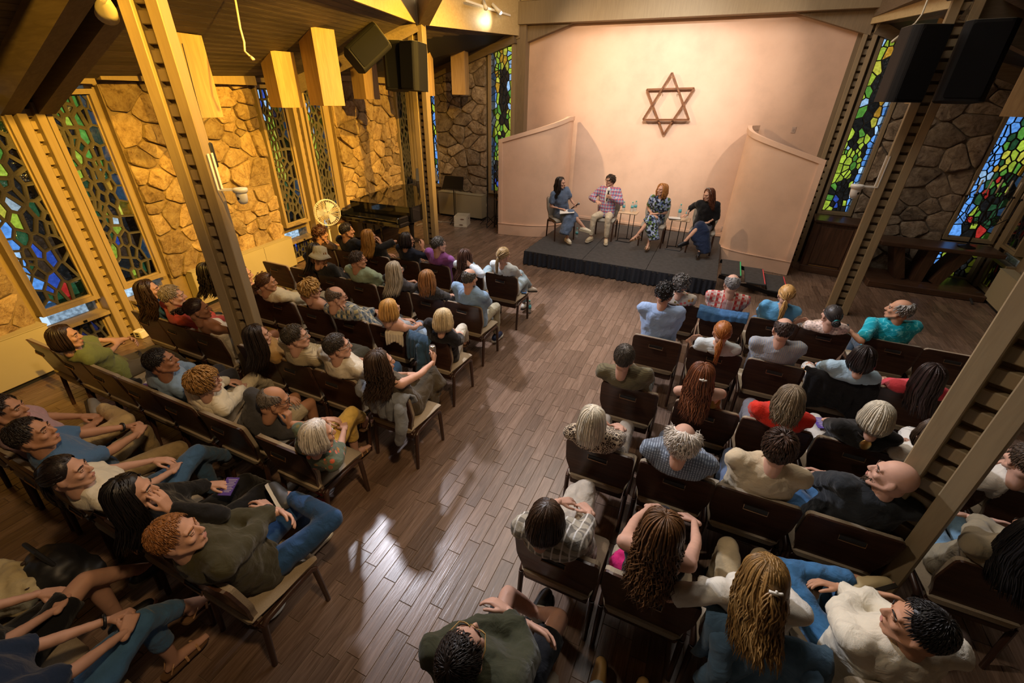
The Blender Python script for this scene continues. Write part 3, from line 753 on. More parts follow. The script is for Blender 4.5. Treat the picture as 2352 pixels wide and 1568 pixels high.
per('l3', -3.95, (714, 665), 'f', 'L', ('shortwave', 'b08a4f'), ('tank', '16140f', 0, 0), ('trouser', '1d1b18'), 'par', 'lap', (35, 0), dict(glasses='9a9a95'), 'woman with short wavy blonde hair in a sleeveless black top', 'the short haired blonde woman in black')
per('l3', -3.40, (773, 683), 'm', 'L', ('bald', '5a4d42'), ('shirt', 'c3bd95', 'plaid', 1.0, '35506a'), ('trouser', '5a5f66'), 'par', 'chinR', (35, -5), dict(glasses='5a1a12'), 'balding man in glasses and a green and blue plaid shirt', 'the man in the plaid green shirt')
per('l3', -2.88, (897, 712), 'f', 'L', ('bob', 'b58a4a'), ('tank', '9aa0a6', 0, 0), ('trouser', '8fa6c0'), 'par', 'lap', (20, 0), {}, 'honey blonde bobbed woman in a sleeveless pale grey top', 'the honey blonde bobbed woman')
per('l3', -2.36, (1020, 735), 'f', 'L', ('bob', 'c8b48e'), ('shirt', '121013', 0, .85), ('trouser', 'd5cfbf'), 'crR', 'lap', (10, -5), dict(shoe='151013', bare=1), 'silver blonde bobbed woman in black sweater and white trousers', 'the silver bobbed woman in black sweater')
per('l4', -5.45, (343, 668), 'f', 'L', ('longwave', '33200f'), ('shirt', '2f5f8f', 0, .6), ('trouser', '2a3a55'), 'par', 'lap', (40, 5), {}, 'woman with very long dark wavy hair in a blue blouse by the window', 'the woman in the blue blouse')
per('l4', -4.97, (398, 682), 'm', 'L', ('short', '8d7f68'), ('shirt', 'd4564a', 0, 1.0), ('short', '4a4438'), 'par', 'lap', (35, 0), dict(beard='a8a090'), 'grey bearded man in a salmon red shirt', 'the man in the salmon shirt')
per('l4', -4.47, (456, 712), 'f', 'D', ('updo', '2b170d'), ('tank', 'e4d9c4', 0, 0), ('short', 'd8cdb8'), 'par', 'lap', (35, 5), {}, 'tanned woman with dark updo in a white tie back top', 'the woman in the white tie back top')
per('l4', -3.72, (593, 773), 'f', 'L', ('long', '24170f'), ('tee', 'a07c46', 0, .5), ('trouser', '3a3024'), 'par', 'lap', (30, 5), {}, 'dark long haired woman in a tan blouse right of the column', 'the woman in the tan blouse')
per('l4', -3.24, (680, 775), 'm', 'L', ('short', '3d3428'), ('tee', 'b5a684', 'hstripe', .9, '8f8266'), ('trouser', '4a4a42'), 'figR', 'lap', (40, 5), dict(glasses='9a958a', bare=1), 'greying man in a beige striped tee and rimless glasses', 'the man in the beige striped tee')
per('l4', -2.73, (776, 797), 'm', 'L', ('short', '3a322a'), ('shirt', 'd8cfba', 'fine', .6), ('trouser', '3a5a80'), 'par', 'lap', (40, 5), dict(glasses='9a958a'), 'grey streaked man in a white shirt and blue jeans', 'the man in white shirt and jeans')
per('l4', -2.18, (876, 835), 'f', 'L', ('longcurl', '3b2a1c'), ('dress', '4a3f2c', 0, 0), ('skirt', '4a3f2c'), 'crR', 'holdR', (35, 5), dict(shoe='8a6a3c', sole='ddd6c4'), 'curly haired woman in a sleeveless olive brown dress holding a can', 'the curly woman in the olive dress')
per('l5', -5.12, (152, 776), 'f', 'L', ('bob', '2a1b12'), ('tee', '76804c', 0, .5), ('trouser', '5c564e'), 'ext', 'cross', (35, 5), {}, 'dark bobbed woman in a sage green tee with folded arms', 'the woman in the sage green tee')
per('l5', -4.12, (372, 832), 'm', 'D', ('short', '1d1510'), ('shirt', '7f97b0', 0, 1.0), ('trouser', '3a3a40'), 'par', 'lap', (40, 10), {}, 'dark haired man in a light blue linen shirt beside an empty chair', 'the man in the blue linen shirt')
per('l5', -3.62, (471, 878), 'f', 'L', ('shortwave', 'a47b45'), ('shirt', 'ded3b9', 0, 1.0), ('trouser', 'd2c6a8'), 'crR', 'lap', (35, 5), dict(glasses='5a1a14', cape='ded3b9'), 'blonde bobbed woman with a cream sweater over her shoulders', 'the woman in the cream sweater')
per('l5', -3.06, (630, 922), 'm', 'T', ('bald', '6a6158'), ('tee', '3d3c3d', 0, .5), ('short', 'b9ac90'), 'par', 'chinR', (35, -10), dict(glasses='141010'), 'bald man in a charcoal tee leaning his chin on his hand', 'the bald man in charcoal tee')
per('l5', -2.42, (732, 1000), 'f', 'L', ('bob', 'c3bcb2'), ('tee', '56624f', 'flower', .5, 'b0502c'), ('capri', 'd6b157'), 'crR', 'lap', (30, 0), dict(shoe='c79c6b', bare=1), 'white haired woman in floral green top and yellow cropped trousers', 'the woman in yellow trousers')
per('l6', -4.22, (12, 945), 'm', 'T', ('short', '2c2018'), ('shirt', 'b28e92', 0, .5), ('trouser', 'c2a878'), 'figR', 'lap', (40, 5), {}, 'man in a pink shirt and khaki trousers at the left frame edge', 'the man in the pink shirt')
per('l6', -3.67, (76, 1000), 'm', 'T', ('short', '231a13'), ('tee', '48688c', 0, .45), ('trouser', 'a08a62'), 'wide', 'clasp', (40, 15), dict(watch=1), 'tanned man in a blue tee with clasped hands', 'the man in the blue tee')
per('l6', -3.13, (157, 1088), 'f', 'L', ('pony', '1c120d'), ('tee', 'd8d2c0', 0, .4), ('trouser', '3f5f80'), 'crR', 'lap', (40, 10), dict(strap='15110e'), 'dark ponytailed woman in a white tee with a black bag strap', 'the dark ponytailed woman in white')
per('l6', -2.58, (305, 1135), 'f', 'L', ('long', '110b09'), ('shirt', '100f0f', 0, 1.0), ('capri', '121214'), 'ext', 'raiseR', (35, 5), {}, 'woman with long black hair dressed in black, hand raised', 'the long haired woman all in black')
per('l6', -2.03, (408, 1232), 'm', 'L', ('short', '8f5f34'), ('shirt', '3a3620', 0, .95), ('trouser', '274a75'), 'figR', 'cross', (45, 15), dict(shoe='4a4a48', sole='d8d2bf', watch=1), 'ginger haired man in olive shirt and jeans at the aisle end', 'the ginger man in olive')
per('l7', -2.71, None, 'f', 'L', ('long', '2a1b12'), ('tee', '151414', 0, .5), ('short', '121214'), 'crR', 'lap', (30, 0), dict(shoe='0e0e10'), 'person in black shorts with bare crossed legs at bottom left', 'the person in black shorts')
per('l7', -2.20, None, 'f', 'L', ('bob', '2a1b12'), ('tee', '1b2b45', 0, .5), ('capri', '46709a'), 'crR', 'clasp', (30, 0), dict(shoe='c59a70', bare=1, watch=1), 'person in cropped blue jeans and sandals at bottom left', 'the person in cropped jeans')
# right block
def legs_turned(leg, hip):
    for s in (-1, 1): leg(s, hip + np.array([s * .11 - .16, .40, -.01]), (s * .12 - .20, hip[1] + .43, .085), (-.3, 1, -.02))
per('r1', -.10, (1563, 655), 'f', 'L', ('curly', '57534f'), ('tee', 'c9c3b8', 'flower', .5, 'b03a4a'), ('trouser', '4a5a3a'), 'par', 'lap', (0, -5), {}, 'woman with curly grey hair in a bright floral blouse', 'the woman in the floral blouse')
per('r1', .42, (1680, 653), 'm', 'L', ('bald', '7c7a78'), ('shirt', 'c9b9ad', 'plaid', .5, 'b0302c'), ('short', '6a6a5c'), 'par', 'lap', (-10, 0), {}, 'balding man in a red and grey plaid shirt', 'the man in the red plaid shirt')
per('r1', .95, (1805, 678), 'f', 'L', ('lowpony', 'b48a50'), ('shirt', '5a9ac4', 0, .9), ('trouser', '4a6a90'), 'par', 'lap', (0, 0), {}, 'blonde woman with a low tied tail in a sky blue denim shirt', 'the blonde woman in sky blue denim')
per('r1', 1.45, (1908, 725), 'f', 'L', ('bun', '2f2a28'), ('tee', 'c5b3aa', 'lace2', .6), ('trouser', '5a5550'), 'par', 'shoulderL', (-20, 5), dict(scrunchie='1e8f94'), 'dark haired woman with teal scrunchie in a pale lacy top', 'the woman with the teal scrunchie')
per('r1', 2.08, (2064, 713), 'm', 'T', ('baldfringe', '8a867f'), ('shirt', '0fa0b4', 'wave', .5, '6fd0d8'), ('trouser', '3a4a5a'), 'par', 'backL', (-70, 5), dict(watch=1), 'balding man in a turquoise shirt resting his arm on a chair', 'the man in turquoise')
per('r2', -.21, (1526, 676), 'm', 'L', ('curlyshort', '120f0f'), ('shirt', '96b0d8', 0, 1.0), ('trouser', '3a4258'), 'par', 'lap', (0, -5), {}, 'tall man with dark curly hair in a light blue dress shirt', 'the dark curly man in light blue', L=.74)
per('r2', .36, (1658, 765), 'f', 'L', ('lowpony', '9a5c27'), ('tee', 'c3cdd0', 0, .5), ('trouser', '5a6a80'), 'par', 'shoulderL', (0, -5), {}, 'redhead with a long low ponytail in a white top', 'the redhead with the ponytail')
per('r2', .90, (1797, 758), 'm', 'L', ('bald', '3b2f2a'), ('shirt', '8e97a8', 'vstripe', 1.0, 'a9a18f'), ('trouser', '3a3a44'), 'par', 'lap', (-5, 0), {}, 'balding man in a grey blue pinstriped shirt', 'the man in the pinstriped shirt')
per('r2', 1.43, (1978, 823), 'f', 'L', ('bob', '1d1411'), ('shirt', '9fb9c8', 0, .8), ('trouser', 'd0cbc2', ), 'par', 'lap', (-15, 0), dict(patt=1), 'dark haired woman in a light blue blouse and patterned white trousers', 'the woman in the light blue blouse')
per('r2', 1.97, (2134, 865), 'f', 'L', ('long', '24140f'), ('tee', 'd2434e', 0, .5), ('trouser', '3a2a2c'), 'par', 'lap', (-10, 0), {}, 'dark long haired woman in a coral red top', 'the woman in coral red')
per('r3', -.30, (1433, 822), 'm', 'L', ('short', '4a4238'), ('shirt', '6a6247', 'hstripe', 1.0, '554d38'), ('trouser', '4a4a44'), 'par', 'lap', (-5, 0), {}, 'grey brown haired man in an olive ribbed shirt at aisle', 'the man in the olive ribbed shirt')
per('r3', .33, (1610, 865), 'f', 'L', ('longwave', '6e3d20'), ('tank', '8a6a2c', 'fine', 0), ('trouser', '5a4a35'), 'par', 'lap', (-5, 0), dict(shoe='c7c7d0', clip=1), 'woman with long auburn waves and bare shoulders', 'the auburn haired woman')
per('r3', .84, (1813, 918), 'f', 'L', ('midwave', '7a6a54'), ('shirt', 'cf2a18', 0, .9), ('trouser', '6a6a72'), 'par', 'lap', (-5, 0), {}, 'woman with shoulder length grey blonde hair in a red blouse', 'the woman in the red blouse')
per('r3', 1.36, (2012, 957), 'f', 'L', ('bob', 'c4bba6'), ('tee', '14120f', 0, .5), ('trouser', 'b9b4ac'), 'par', 'lap', (-10, 0), dict(necklace=1), 'silver bobbed woman in black with a round golden pendant at her nape', 'the silver bobbed woman with pendant')
per('r3', 1.92, (2140, 1000), 'f', 'L', ('bob', '4a3a2c'), ('tee', 'd8d2c4', 0, .5), ('trouser', 'd8d4cc', ), 'crL', 'lap', (-10, 0), dict(patt=2), 'person in black patterned white trousers hidden behind the near right column', 'the person in patterned trousers')
per('r3', 2.45, (2352, 1060), 'm', 'L', ('short', '4a3a2c'), ('tee', 'c9c4ba', 0, .5), ('trouser', 'd2cec4'), 'wide', 'lap', (-10, 0), {}, 'person in white trousers at the right frame edge', 'the person in white trousers')
per('r4', -.35, (1360, 967), 'f', 'L', ('midstraight', 'd0c6b0'), ('tee', 'bfae95', 'leopard', .6, '2a1a12'), ('trouser', 'a89c8c'), 'par', 'lap', (0, 0), {}, 'white haired woman in a brown patterned cream blouse', 'the white haired woman in patterned cream')
per('r4', .18, (1567, 1012), 'm', 'L', ('wispy', 'd2c8ba'), ('shirt', '9aa8b8', 'gingham', .9, '2a3448'), ('trouser', '5a6478'), 'par', 'lap', (0, -5), {}, 'bald man with wild white side hair in a gingham shirt', 'the man in the gingham shirt')
per('r4', .68, (1788, 1030), 'm', 'L', ('wavyshort', '3b2517'), ('shirt', 'c4b394', 0, 1.0), ('trouser', '5a6a88'), 'par', 'lap', (5, -5), {}, 'brown haired man in a plain cream shirt', 'the man in the cream shirt')
per('r4', 1.20, (2048, 1098), 'm', 'L', ('shaved', '3a2a20'), ('shirt', '23272b', 0, .9), ('trouser', '3d648c'), legs_turned, 'cross', (-70, 15), dict(beard='4a3828', watch=1), 'shaven headed bearded man in a dark shirt and jeans', 'the shaven headed man')
per('r4', 1.92, (2372, 1235), 'f', 'L', ('long', '0f0b0a'), ('shirt', '8f836a', 0, .95), ('trouser', '6a8aa0'), 'par', 'cross', (-10, 0), {}, 'woman with long black hair in a beige jacket behind the column', 'the black haired woman in beige')
per('r5', -.37, (1256, 1195), 'f', 'L', ('bob', '33200f'), ('shirt', 'a39c8c', 'bstripe', .8, '6f6a60'), ('trouser', 'c2b8a8'), 'crR', 'lap', (10, -5), dict(shoe='6a6a4a', bare=1), 'brown bobbed woman in grey and white striped blouse', 'the woman in the striped blouse')
per('r5', .15, (1519, 1222), 'f', 'L', ('longcurl', '5c3d20'), ('tank', '0f0d0d', 0, 0), ('capri', '1a1a1e'), 'crR', 'kneeclasp', (5, -5), dict(shoe='b59a72', bare=1), 'woman with long highlighted curls in a black camisole', 'the curly woman in the black camisole')
per('r5', .67, (1752, 1330), 'f', 'L', ('halfup', '8a6838'), ('tee', 'd6d0c2', 0, .5), ('trouser', 'a89572'), 'par', 'reachL', (-10, -15), {}, 'blonde woman with clipped back hair in a white tee', 'the blonde woman with the clip')
per('r5', 1.24, (2105, 1440), 'm', 'T', ('short', '100c0b'), ('shirt', 'd9d0bb', 0, 1.0), ('trouser', '3c6f9c'), 'figL', 'cross', (-60, 5), dict(shoe='b8a478'), 'black haired man in a white shirt and blue jeans at bottom right', 'the man in white at bottom right', rz=.25)
per('r6', -.42, (1062, 1505), 'm', 'L', ('short', '1c130e'), ('shirt', '343520', 0, .95), ('short', '15161a'), 'crossankle', 'cross', (0, 25), dict(glasses='b08a4a', shoe='1c1e20', sock=1), 'man in olive shirt, black shorts and gold glasses at bottom edge', 'the man in black shorts')
per('r6', .12, None, 'm', 'L', ('short', '2a1b12'), ('tee', '2a2a2e', 0, .5), ('trouser', '9fb4c2'), 'ext', 'lap', (0, 0), dict(shoe='a07a42'), 'person in pale jeans and tan suede shoes at the bottom edge', 'the person in pale jeans', y=.40)

# ================================================================ chairs
UPH = plain('beige_upholstery', (0.36, 0.29, 0.20), 0.9, nscale=160, namt=0.14, bstr=0.25, bscale=220)
UPH_S = plain('grey_upholstery', (0.34, 0.31, 0.26), 0.9, nscale=160, namt=0.14, bstr=0.25, bscale=220)
CHWOOD = wood('chair_walnut', (0.036, 0.016, 0.010), (0.078, 0.036, 0.021), axis=0, scale=5, rough=0.32, var=0.12, bstr=0.06)
CHLEG = wood('chair_leg', (0.040, 0.018, 0.011), (0.065, 0.030, 0.018), axis=2, scale=5, rough=0.35, var=0.1, bstr=0.05)
def rounded(pts, r, n=4):
    out = []
    for i in range(len(pts)):
        a, b, c = Vector(pts[i - 1]), Vector(pts[i]), Vector(pts[(i + 1) % len(pts)])
        rr = r[i] if isinstance(r, (list, tuple)) else r
        u, v = (a - b).normalized(), (c - b).normalized()
        rr = min(rr, (a - b).length * .45, (c - b).length * .45)
        p, q = b + u * rr, b + v * rr
        for k in range(n + 1):
            t = k / n; out.append(tuple((1 - t) ** 2 * p + 2 * t * (1 - t) * b + t * t * q))
    return out
BACK = rounded([(-.205, .335), (.205, .335), (.212, .50), (.249, .60), (.249, .848), (-.249, .848), (-.249, .60), (-.212, .50)], [.01, .01, .05, .06, .05, .05, .06, .05])
def inset(poly, d, cy=.62):
    return [(x * (1 - d / .25), cy + (y - cy) * (1 - d / .27)) for x, y in poly]
ly = -.085  # lean of the backrest at its top
def lean(z): return .015 + (z - .42) / .45 * ly
def backslab(poly, f0, f1, puff=0.0):
    n = len(poly); vs = []
    for dep, sc in ((f0, 0), (f1 - .004 if puff else f1, 0), (f1, .012 if puff else 0)):
        q = inset(poly, sc)
        vs += [(x, lean(z) + dep + .035 * (x / .25) ** 2 - .018, z) for x, z in q]
    fs = [tuple(range(n)), tuple(range(3 * n - 1, 2 * n - 1, -1))] + [(r * n + (i + 1) % n, r * n + i, (r + 1) * n + i, (r + 1) * n + (i + 1) % n) for r in range(2) for i in range(n)]
    return vs, fs
def chair_meshes(up):
    M = {}
    mb = MB(); mb.add(*backslab(BACK, -.016, 0)); M['back_panel'] = mb.mesh('back_panel', CHWOOD)
    mb = MB(); mb.add(*backslab(inset(BACK, .003), 0, .034, 1)); M['backrest'] = mb.mesh('backrest', up)
    mb = MB(); zz = .755
    mb.box((0.0, lean(zz) - .0365, zz), (.135, .006, .034)); M['handle_slot'] = mb.mesh('handle_slot', BLACK)
    mb = MB(); y0 = lean(zz)
    mb.tube([(-.07, y0 - .036, zz + .02), (-.07, y0 - .044, zz - .012), (.07, y0 - .044, zz - .016), (.07, y0 - .036, zz + .016)], .0042, 6)
    M['pull_handle'] = mb.mesh('pull_handle', BRONZE)
    # seat cushion with a waterfall front
    prof = [(-.015, .415), (-.015, .452), (.01, .468), (.20, .462), (.36, .466), (.42, .455), (.452, .425), (.445, .395), (.41, .392)]
    mb = MB(); ws_ = [.20, .215, .225, .238, .245, .243, .232, .228, .225]; n = len(prof); vs = []
    for k, xx in enumerate((-1, -.9, .9, 1)):
        for (y, z), wd in zip(prof, ws_):
            e = .012 if k in (0, 3) else 0
            vs.append((xx * wd, y + (e if y < .1 else -e), z - (e * .8 if z > .43 else -e * .4)))
    fs = [(k * n + i, k * n + (i + 1) % n, (k + 1) * n + (i + 1) % n, (k + 1) * n + i) for k in range(3) for i in range(n)] + [tuple(range(n - 1, -1, -1)), tuple(range(3 * n, 4 * n))]
    mb.add(vs, fs); M['seat'] = mb.mesh('seat', up)
    mb = MB(); mb.bbox((0, .20, .392), (.42, .40, .025), .006); M['seat_pan'] = mb.mesh('seat_pan', CHWOOD)
    # legs: front and rear leg run into one bent side rail
    def leg(y0, y1, x0):
        return MB().tube([(x0, y0, 0), (x0, y0 + (y1 - y0) * .5, .20), (x0, y1, .375)], [.015, .017, .018], 8, flat=1.15).mesh('leg', CHLEG)
    for s in (-1, 1):
        M['leg_f%d' % s] = leg(.43, .405, s * .232); M['leg_r%d' % s] = leg(.0, .035, s * .232)
        M['rail%d' % s] = MB().tube([(s * .232, .035, .37), (s * .232, .06, .392), (s * .232, .22, .402), (s * .232, .38, .398), (s * .232, .405, .37)], .018, 8, flat=1.1).mesh('side_rail', CHLEG)
    return M
CM = chair_meshes(UPH); CMS = chair_meshes(UPH_S)
for M in (CM, CMS):
    for k in ('leg_f1', 'leg_f-1', 'leg_r1', 'leg_r-1', 'rail1', 'rail-1', 'seat', 'pull_handle'):
        M[k].polygons.foreach_set('use_smooth', [True] * len(M[k].polygons))
        try: M[k].set_sharp_from_angle(angle=math.radians(50))
        except Exception: pass
def chair(x, y, label, group=None, rz=0, z=0, M=CM, name='banquet_chair'):
    t = thing(name, label, 'chair', (x, y, z), rz, group)
    for k, me in M.items():
        nm = 'leg' if k.startswith('leg') else 'side_rail' if k.startswith('rail') else k
        put(nm, me, t)
    return t
for q in P:
    if q['y'] is None:
        q['y'] = ROWY[q['row']] + (.07 * (q['x'] + 2.2) if q['row'] == 'l1' else 0)
    chair(q['x'], q['y'], 'brown wood backed chair with beige seat under ' + q['short'], 'audience chairs', q['rz'])
def y1(x): return ROWY['l1'] + .07 * (x + 2.2)
for r_, x, lab in (('l2', -5.60, 'empty brown chair ending its row beside the fan window heater cover'),
                   ('l5', -5.64, 'empty brown chair by the left wall next to the sage green tee'),
                   ('l5', -4.64, 'brown chair holding a black bag and a printed brochure'),
                   ('l6', -4.76, 'empty brown chair just outside the left edge beside the pink shirt'),
                   ('r1', 2.58, 'empty brown chair in the front row right of the turquoise shirt'),
                   ('r1', 3.12, 'empty brown chair ending the front row near the right column'),
                   ('r2', 2.50, 'empty brown chair beside the woman in coral red'),
                   ('l7', -3.24, 'chair at bottom left holding a cream jacket and black bag'),
                   ('r6', .66, 'empty brown chair behind the denim jacket at the bottom edge')):
    chair(x, ROWY[r_], lab, 'audience chairs')
# ================================================================ people: tools
TS = D.scenes.new('shaping')
def vox(mb, size, smooth=5, disp=0.0, dsc=0.09, deci=None, fac=.5):
    me = mb.mesh('tmp', []) if isinstance(mb, MB) else mb
    ob = D.objects.new('tmp', me); TS.collection.objects.link(ob)
    r = ob.modifiers.new('r', 'REMESH'); r.mode = 'VOXEL'; r.voxel_size = size
    if smooth: s = ob.modifiers.new('s', 'SMOOTH'); s.factor = fac; s.iterations = smooth
    if disp:
        key = 'fold%d' % int(dsc * 1000); tx = D.textures.get(key)
        if tx is None: tx = D.textures.new(key, 'CLOUDS'); tx.noise_scale = dsc; tx.noise_depth = 2
        d = ob.modifiers.new('d', 'DISPLACE'); d.texture = tx; d.strength = disp; d.mid_level = .5; d.texture_coords = 'LOCAL'
    if deci: d = ob.modifiers.new('d2', 'DECIMATE'); d.ratio = deci
    vl = TS.view_layers[0]
    with bpy.context.temp_override(scene=TS, view_layer=vl):
        dg = bpy.context.evaluated_depsgraph_get(); dg.update()
        out = D.meshes.new_from_object(ob.evaluated_get(dg), depsgraph=dg)
    D.objects.remove(ob); D.meshes.remove(me)
    out.materials.clear(); out.polygons.foreach_set('use_smooth', [True] * len(out.polygons))
    return out
def capsule(mb, p, q, r0, r1, n=12, e0=True, e1=True, flat=1.0, up=None):
    p, q = np.array(p, float), np.array(q, float); d = q - p; L = np.linalg.norm(d) + 1e-9; d /= L
    pts, rs = [], []
    if e0:
        for a in (.98, .85, .5): pts.append(p - d * r0 * a); rs.append(r0 * math.sqrt(1 - a * a))
    pts += [p, p + d * L * .5, q]; rs += [r0, (r0 + r1) / 2, r1]
    if e1:
        for a in (.5, .85, .98): pts.append(q + d * r1 * a); rs.append(r1 * math.sqrt(1 - a * a))
    mb.tube(pts, rs, n, flat=flat, up=up)
def chain(mb, pts, rs, **k):
    for i in range(len(pts) - 1):
        kk = dict(k); 
        if i > 0: kk['e0'] = True
        if i < len(pts) - 2: kk['e1'] = True
        capsule(mb, pts[i], pts[i + 1], rs[i], rs[i + 1], **kk)
def loft(mb, rings, n=16):
    # rings: (centre, right axis, forward axis, half width, half depth)
    vs = []
    for c, ax, ay, a, b in rings:
        for k in range(n):
            t = 2 * math.pi * k / n; vs.append(np.array(c) + ax * (a * math.cos(t)) + ay * (b * math.sin(t)))
    m = len(rings); fs = [(i * n + j, i * n + (j + 1) % n, (i + 1) * n + (j + 1) % n, (i + 1) * n + j) for i in range(m - 1) for j in range(n)]
    fs += [tuple(range(n - 1, -1, -1)), tuple(range((m - 1) * n, m * n))]
    mb.add(vs, fs)
def unit(v): v = np.array(v, float); return v / (np.linalg.norm(v) + 1e-9)

# ---------------------------------------------------------------- head and hand templates
def head_template(male):
    b = MB(); j = 1.0 if male else .92
    b.ell((0, -.012, .032), (.0745, .0945, .0900), 20, 14)
    b.ell((0, .022, -.015), (.062, .066, .078), 16, 12)
    b.ell((0, .040, -.062), (.046 * j, .042, .046), 14, 10)
    b.ell((0, .066, -.090), (.021 * j, .021, .019), 10, 8)
    for s in (-1, 1):
        capsule(b, (s * .056 * j, -.004, -.045), (s * .026 * j, .060, -.088), .020, .017, 8)
        b.ell((s * .041, .060, -.018), (.024, .022, .020), 10, 8)
        b.ell((s * .077, -.012, -.006), (.009, .019, .030), 10, 8, rot=Matrix.Rotation(s * .25, 3, 'Z'))
        capsule(b, (s * .012, .084, .032), (s * .046, .070, .030), .011, .010, 8)
        b.ell((s * .011, .098, -.026), (.009, .010, .008), 8, 6)
    capsule(b, (0, .083, .022), (0, .106, -.020), .0085, .0120, 8)
    b.ell((0, .081, -.060), (.025, .014, .015), 10, 8)
    b.ell((0, -.055, -.045), (.055, .040, .05), 12, 10)
    chain(b, [(0, -.018, -.06), (0, -.036, -.12), (0, -.044, -.155)], [.054 if male else .047, .051 if male else .044, .044 if male else .038], n=14)
    m = vox(b, .0058, 4, deci=.17, fac=.45)
    bm = bmesh.new(); bm.from_mesh(m); x = MB()
    for s in (-1, 1):
        x.ell((s * .0315, .0765, .0125), (.0125, .0105, .0060), 10, 6, 2)
        x.ell((s * .0315, .0848, .0125), (.0056, .0036, .0054), 8, 5, 3)
        x.tube([(s * .014, .0945, .030), (s * .032, .0925, .036), (s * .050, .0800, .031)], [.0030, .0036, .0020], 5, 4)
        x.tube([(s * .018, .0870, .0160), (s * .0315, .0890, .0195), (s * .046, .0805, .0155)], [.0034, .0042, .0030], 6, 0); x.tube([(s * .019, .0860, .0085), (s * .0315, .0868, .0060), (s * .045, .0800, .0090)], [.0026, .0032, .0024], 5, 0)
    x.ell((0, .0925, -.0565), (.0215, .0045, .0036), 10, 6, 1); x.ell((0, .0915, -.0640), (.0180, .0050, .0042), 10, 6, 1)
    xm = x.mesh('f', [None] * 0, True); bm.from_mesh(xm); D.meshes.remove(xm); bm.to_mesh(m); bm.free()
    m.polygons.foreach_set('use_smooth', [True] * len(m.polygons))
    return m
HEADS = {'m': head_template(True), 'f': head_template(False)}
def hand_template(curl):
    # right hand: wrist at the origin, fingers along +Y, palm facing -Z, thumb on the -X side
    b = MB()
    for x in (-.026, -.009, .009, .026): capsule(b, (x * .7, .004, 0), (x, .080, 0), .0145, .0125, 8)
    b.ell((-.024, .032, -.008), (.017, .028, .014), 8, 6)
    capsule(b, (0, -.03, 0), (0, .01, 0), .024, .024, 10, flat=.8)
    for x, L, sp in ((-.029, .070, -.10), (-.010, .079, -.02), (.010, .073, .05), (.028, .057, .14)):
        p = np.array([x, .082, 0.0]); a = 0.05; r = .0090
        for k, f in enumerate((.45, .32, .23)):
            a += math.radians(curl * (1, 1.15, .8)[k]); q = p + L * f * np.array([sp * math.cos(a), math.cos(a), -math.sin(a)])
            capsule(b, p, q, r, r * .93, 8); p = q; r *= .93
    th = [(-.026, .020, -.006), (-.050, .050, -.014), (-.058, .080, -.022), (-.052, .103, -.032 - curl * .0003)]
    chain(b, th, [.0125, .0115, .0105, .0088], n=8)
    return vox(b, .0048, 3, deci=.17, fac=.4)
HANDS = {'relax': hand_template(18), 'flat': hand_template(7), 'grip': hand_template(52)}
def shoe_template(kind):
    b = MB()
    if kind == 'shoe':
        chain(b, [(0, -.045, .045), (0, .06, .046), (0, .15, .034)], [.044, .047, .038], n=12)
        b.ell((0, -.01, .075), (.040, .05, .035), 10, 8)
    m = None
    if kind == 'shoe':
        m = vox(b, .015, 2)
    bm = bmesh.new()
    if m: bm.from_mesh(m)
    s = MB(); out = [(-.030, -.085), (0, -.095), (.030, -.085), (.038, -.03), (.040, .08), (.046, .13), (.036, .175), (.005, .198), (-.028, .185), (-.042, .14), (-.036, .06), (-.036, -.03)]
    s.prism(rounded(out, .012, 2), (0, 0, 0), (1, 0, 0), (0, 1, 0), (0, 0, 1), .022 if kind == 'shoe' else .014, 1)
    if kind == 'sandal':
        for y in (.045, .115): s.tube([(-.042, y, .010), (-.036, y, .045), (0, y + .006, .064 if y < .1 else .052), (.036, y, .045), (.042, y, .010)], .008, 6, 0, flat=1.0)
        s.tube([(-.034, -.05, .02), (-.040, -.03, .07), (0, .02, .088), (.040, -.03, .07), (.034, -.05, .02)], .005, 5, 0)
    sm = s.mesh('s', [], False); bm.from_mesh(sm); D.meshes.remove(sm)
    o = D.meshes.new('shoe'); bm.to_mesh(o); bm.free(); return o
SHOES = {k: shoe_template(k) for k in ('shoe', 'sandal')}

# ---------------------------------------------------------------- cloth, skin, hair materials
def mk_skin(n, c):
    m, t, p = nt('skin_' + n); v = coords(t, 'Object')
    nz = N(t, 'ShaderNodeTexNoise'); nz.inputs['Scale'].default_value = 16; nz.inputs['Detail'].default_value = 5; t.links.new(v, nz.inputs['Vector'])
    t.links.new(mixc(t, nz.outputs[0], [x * .82 for x in c], [min(1, c[0] * 1.12), c[1] * 1.1, c[2] * 1.08]), p.inputs['Base Color'])
    p.inputs['Roughness'].default_value = .55; p.inputs['Specular IOR Level'].default_value = .3
    return m
SKIN = {'L': mk_skin('light', (.56, .325, .235)), 'T': mk_skin('tan', (.47, .245, .145)), 'D': mk_skin('deep', (.33, .155, .085))}
LIP = plain('lip', (.40, .17, .13), .5); EYE = plain('eye_white', (.7, .68, .64), .25); IRIS = plain('iris', (.03, .02, .015), .15)
def hairmat(hx):
    k = 'hair_' + hx
    if k in MATS: return MATS[k]
    c = srgb(hx); m, t, p = nt(k)
    rg = N(t, 'ShaderNodeRGB'); rg.outputs[0].default_value = rgba(c)
    nz = N(t, 'ShaderNodeTexNoise'); nz.inputs['Scale'].default_value = 1; nz.inputs['Detail'].default_value = 4; t.links.new(coords(t, 'Object', (95, 95, 14)), nz.inputs['Vector'])
    c2 = mixc(t, nz.outputs[0], [x * .5 for x in c], [min(1, x * 1.5 + .006) for x in c])
    t.links.new(vary(t, c2, .38, 'island'), p.inputs['Base Color'])
    p.inputs['Roughness'].default_value = .42; p.inputs['Specular IOR Level'].default_value = .45
    bump(t, p, nz.outputs[0], .35, .004)
    MATS[k] = m; return m
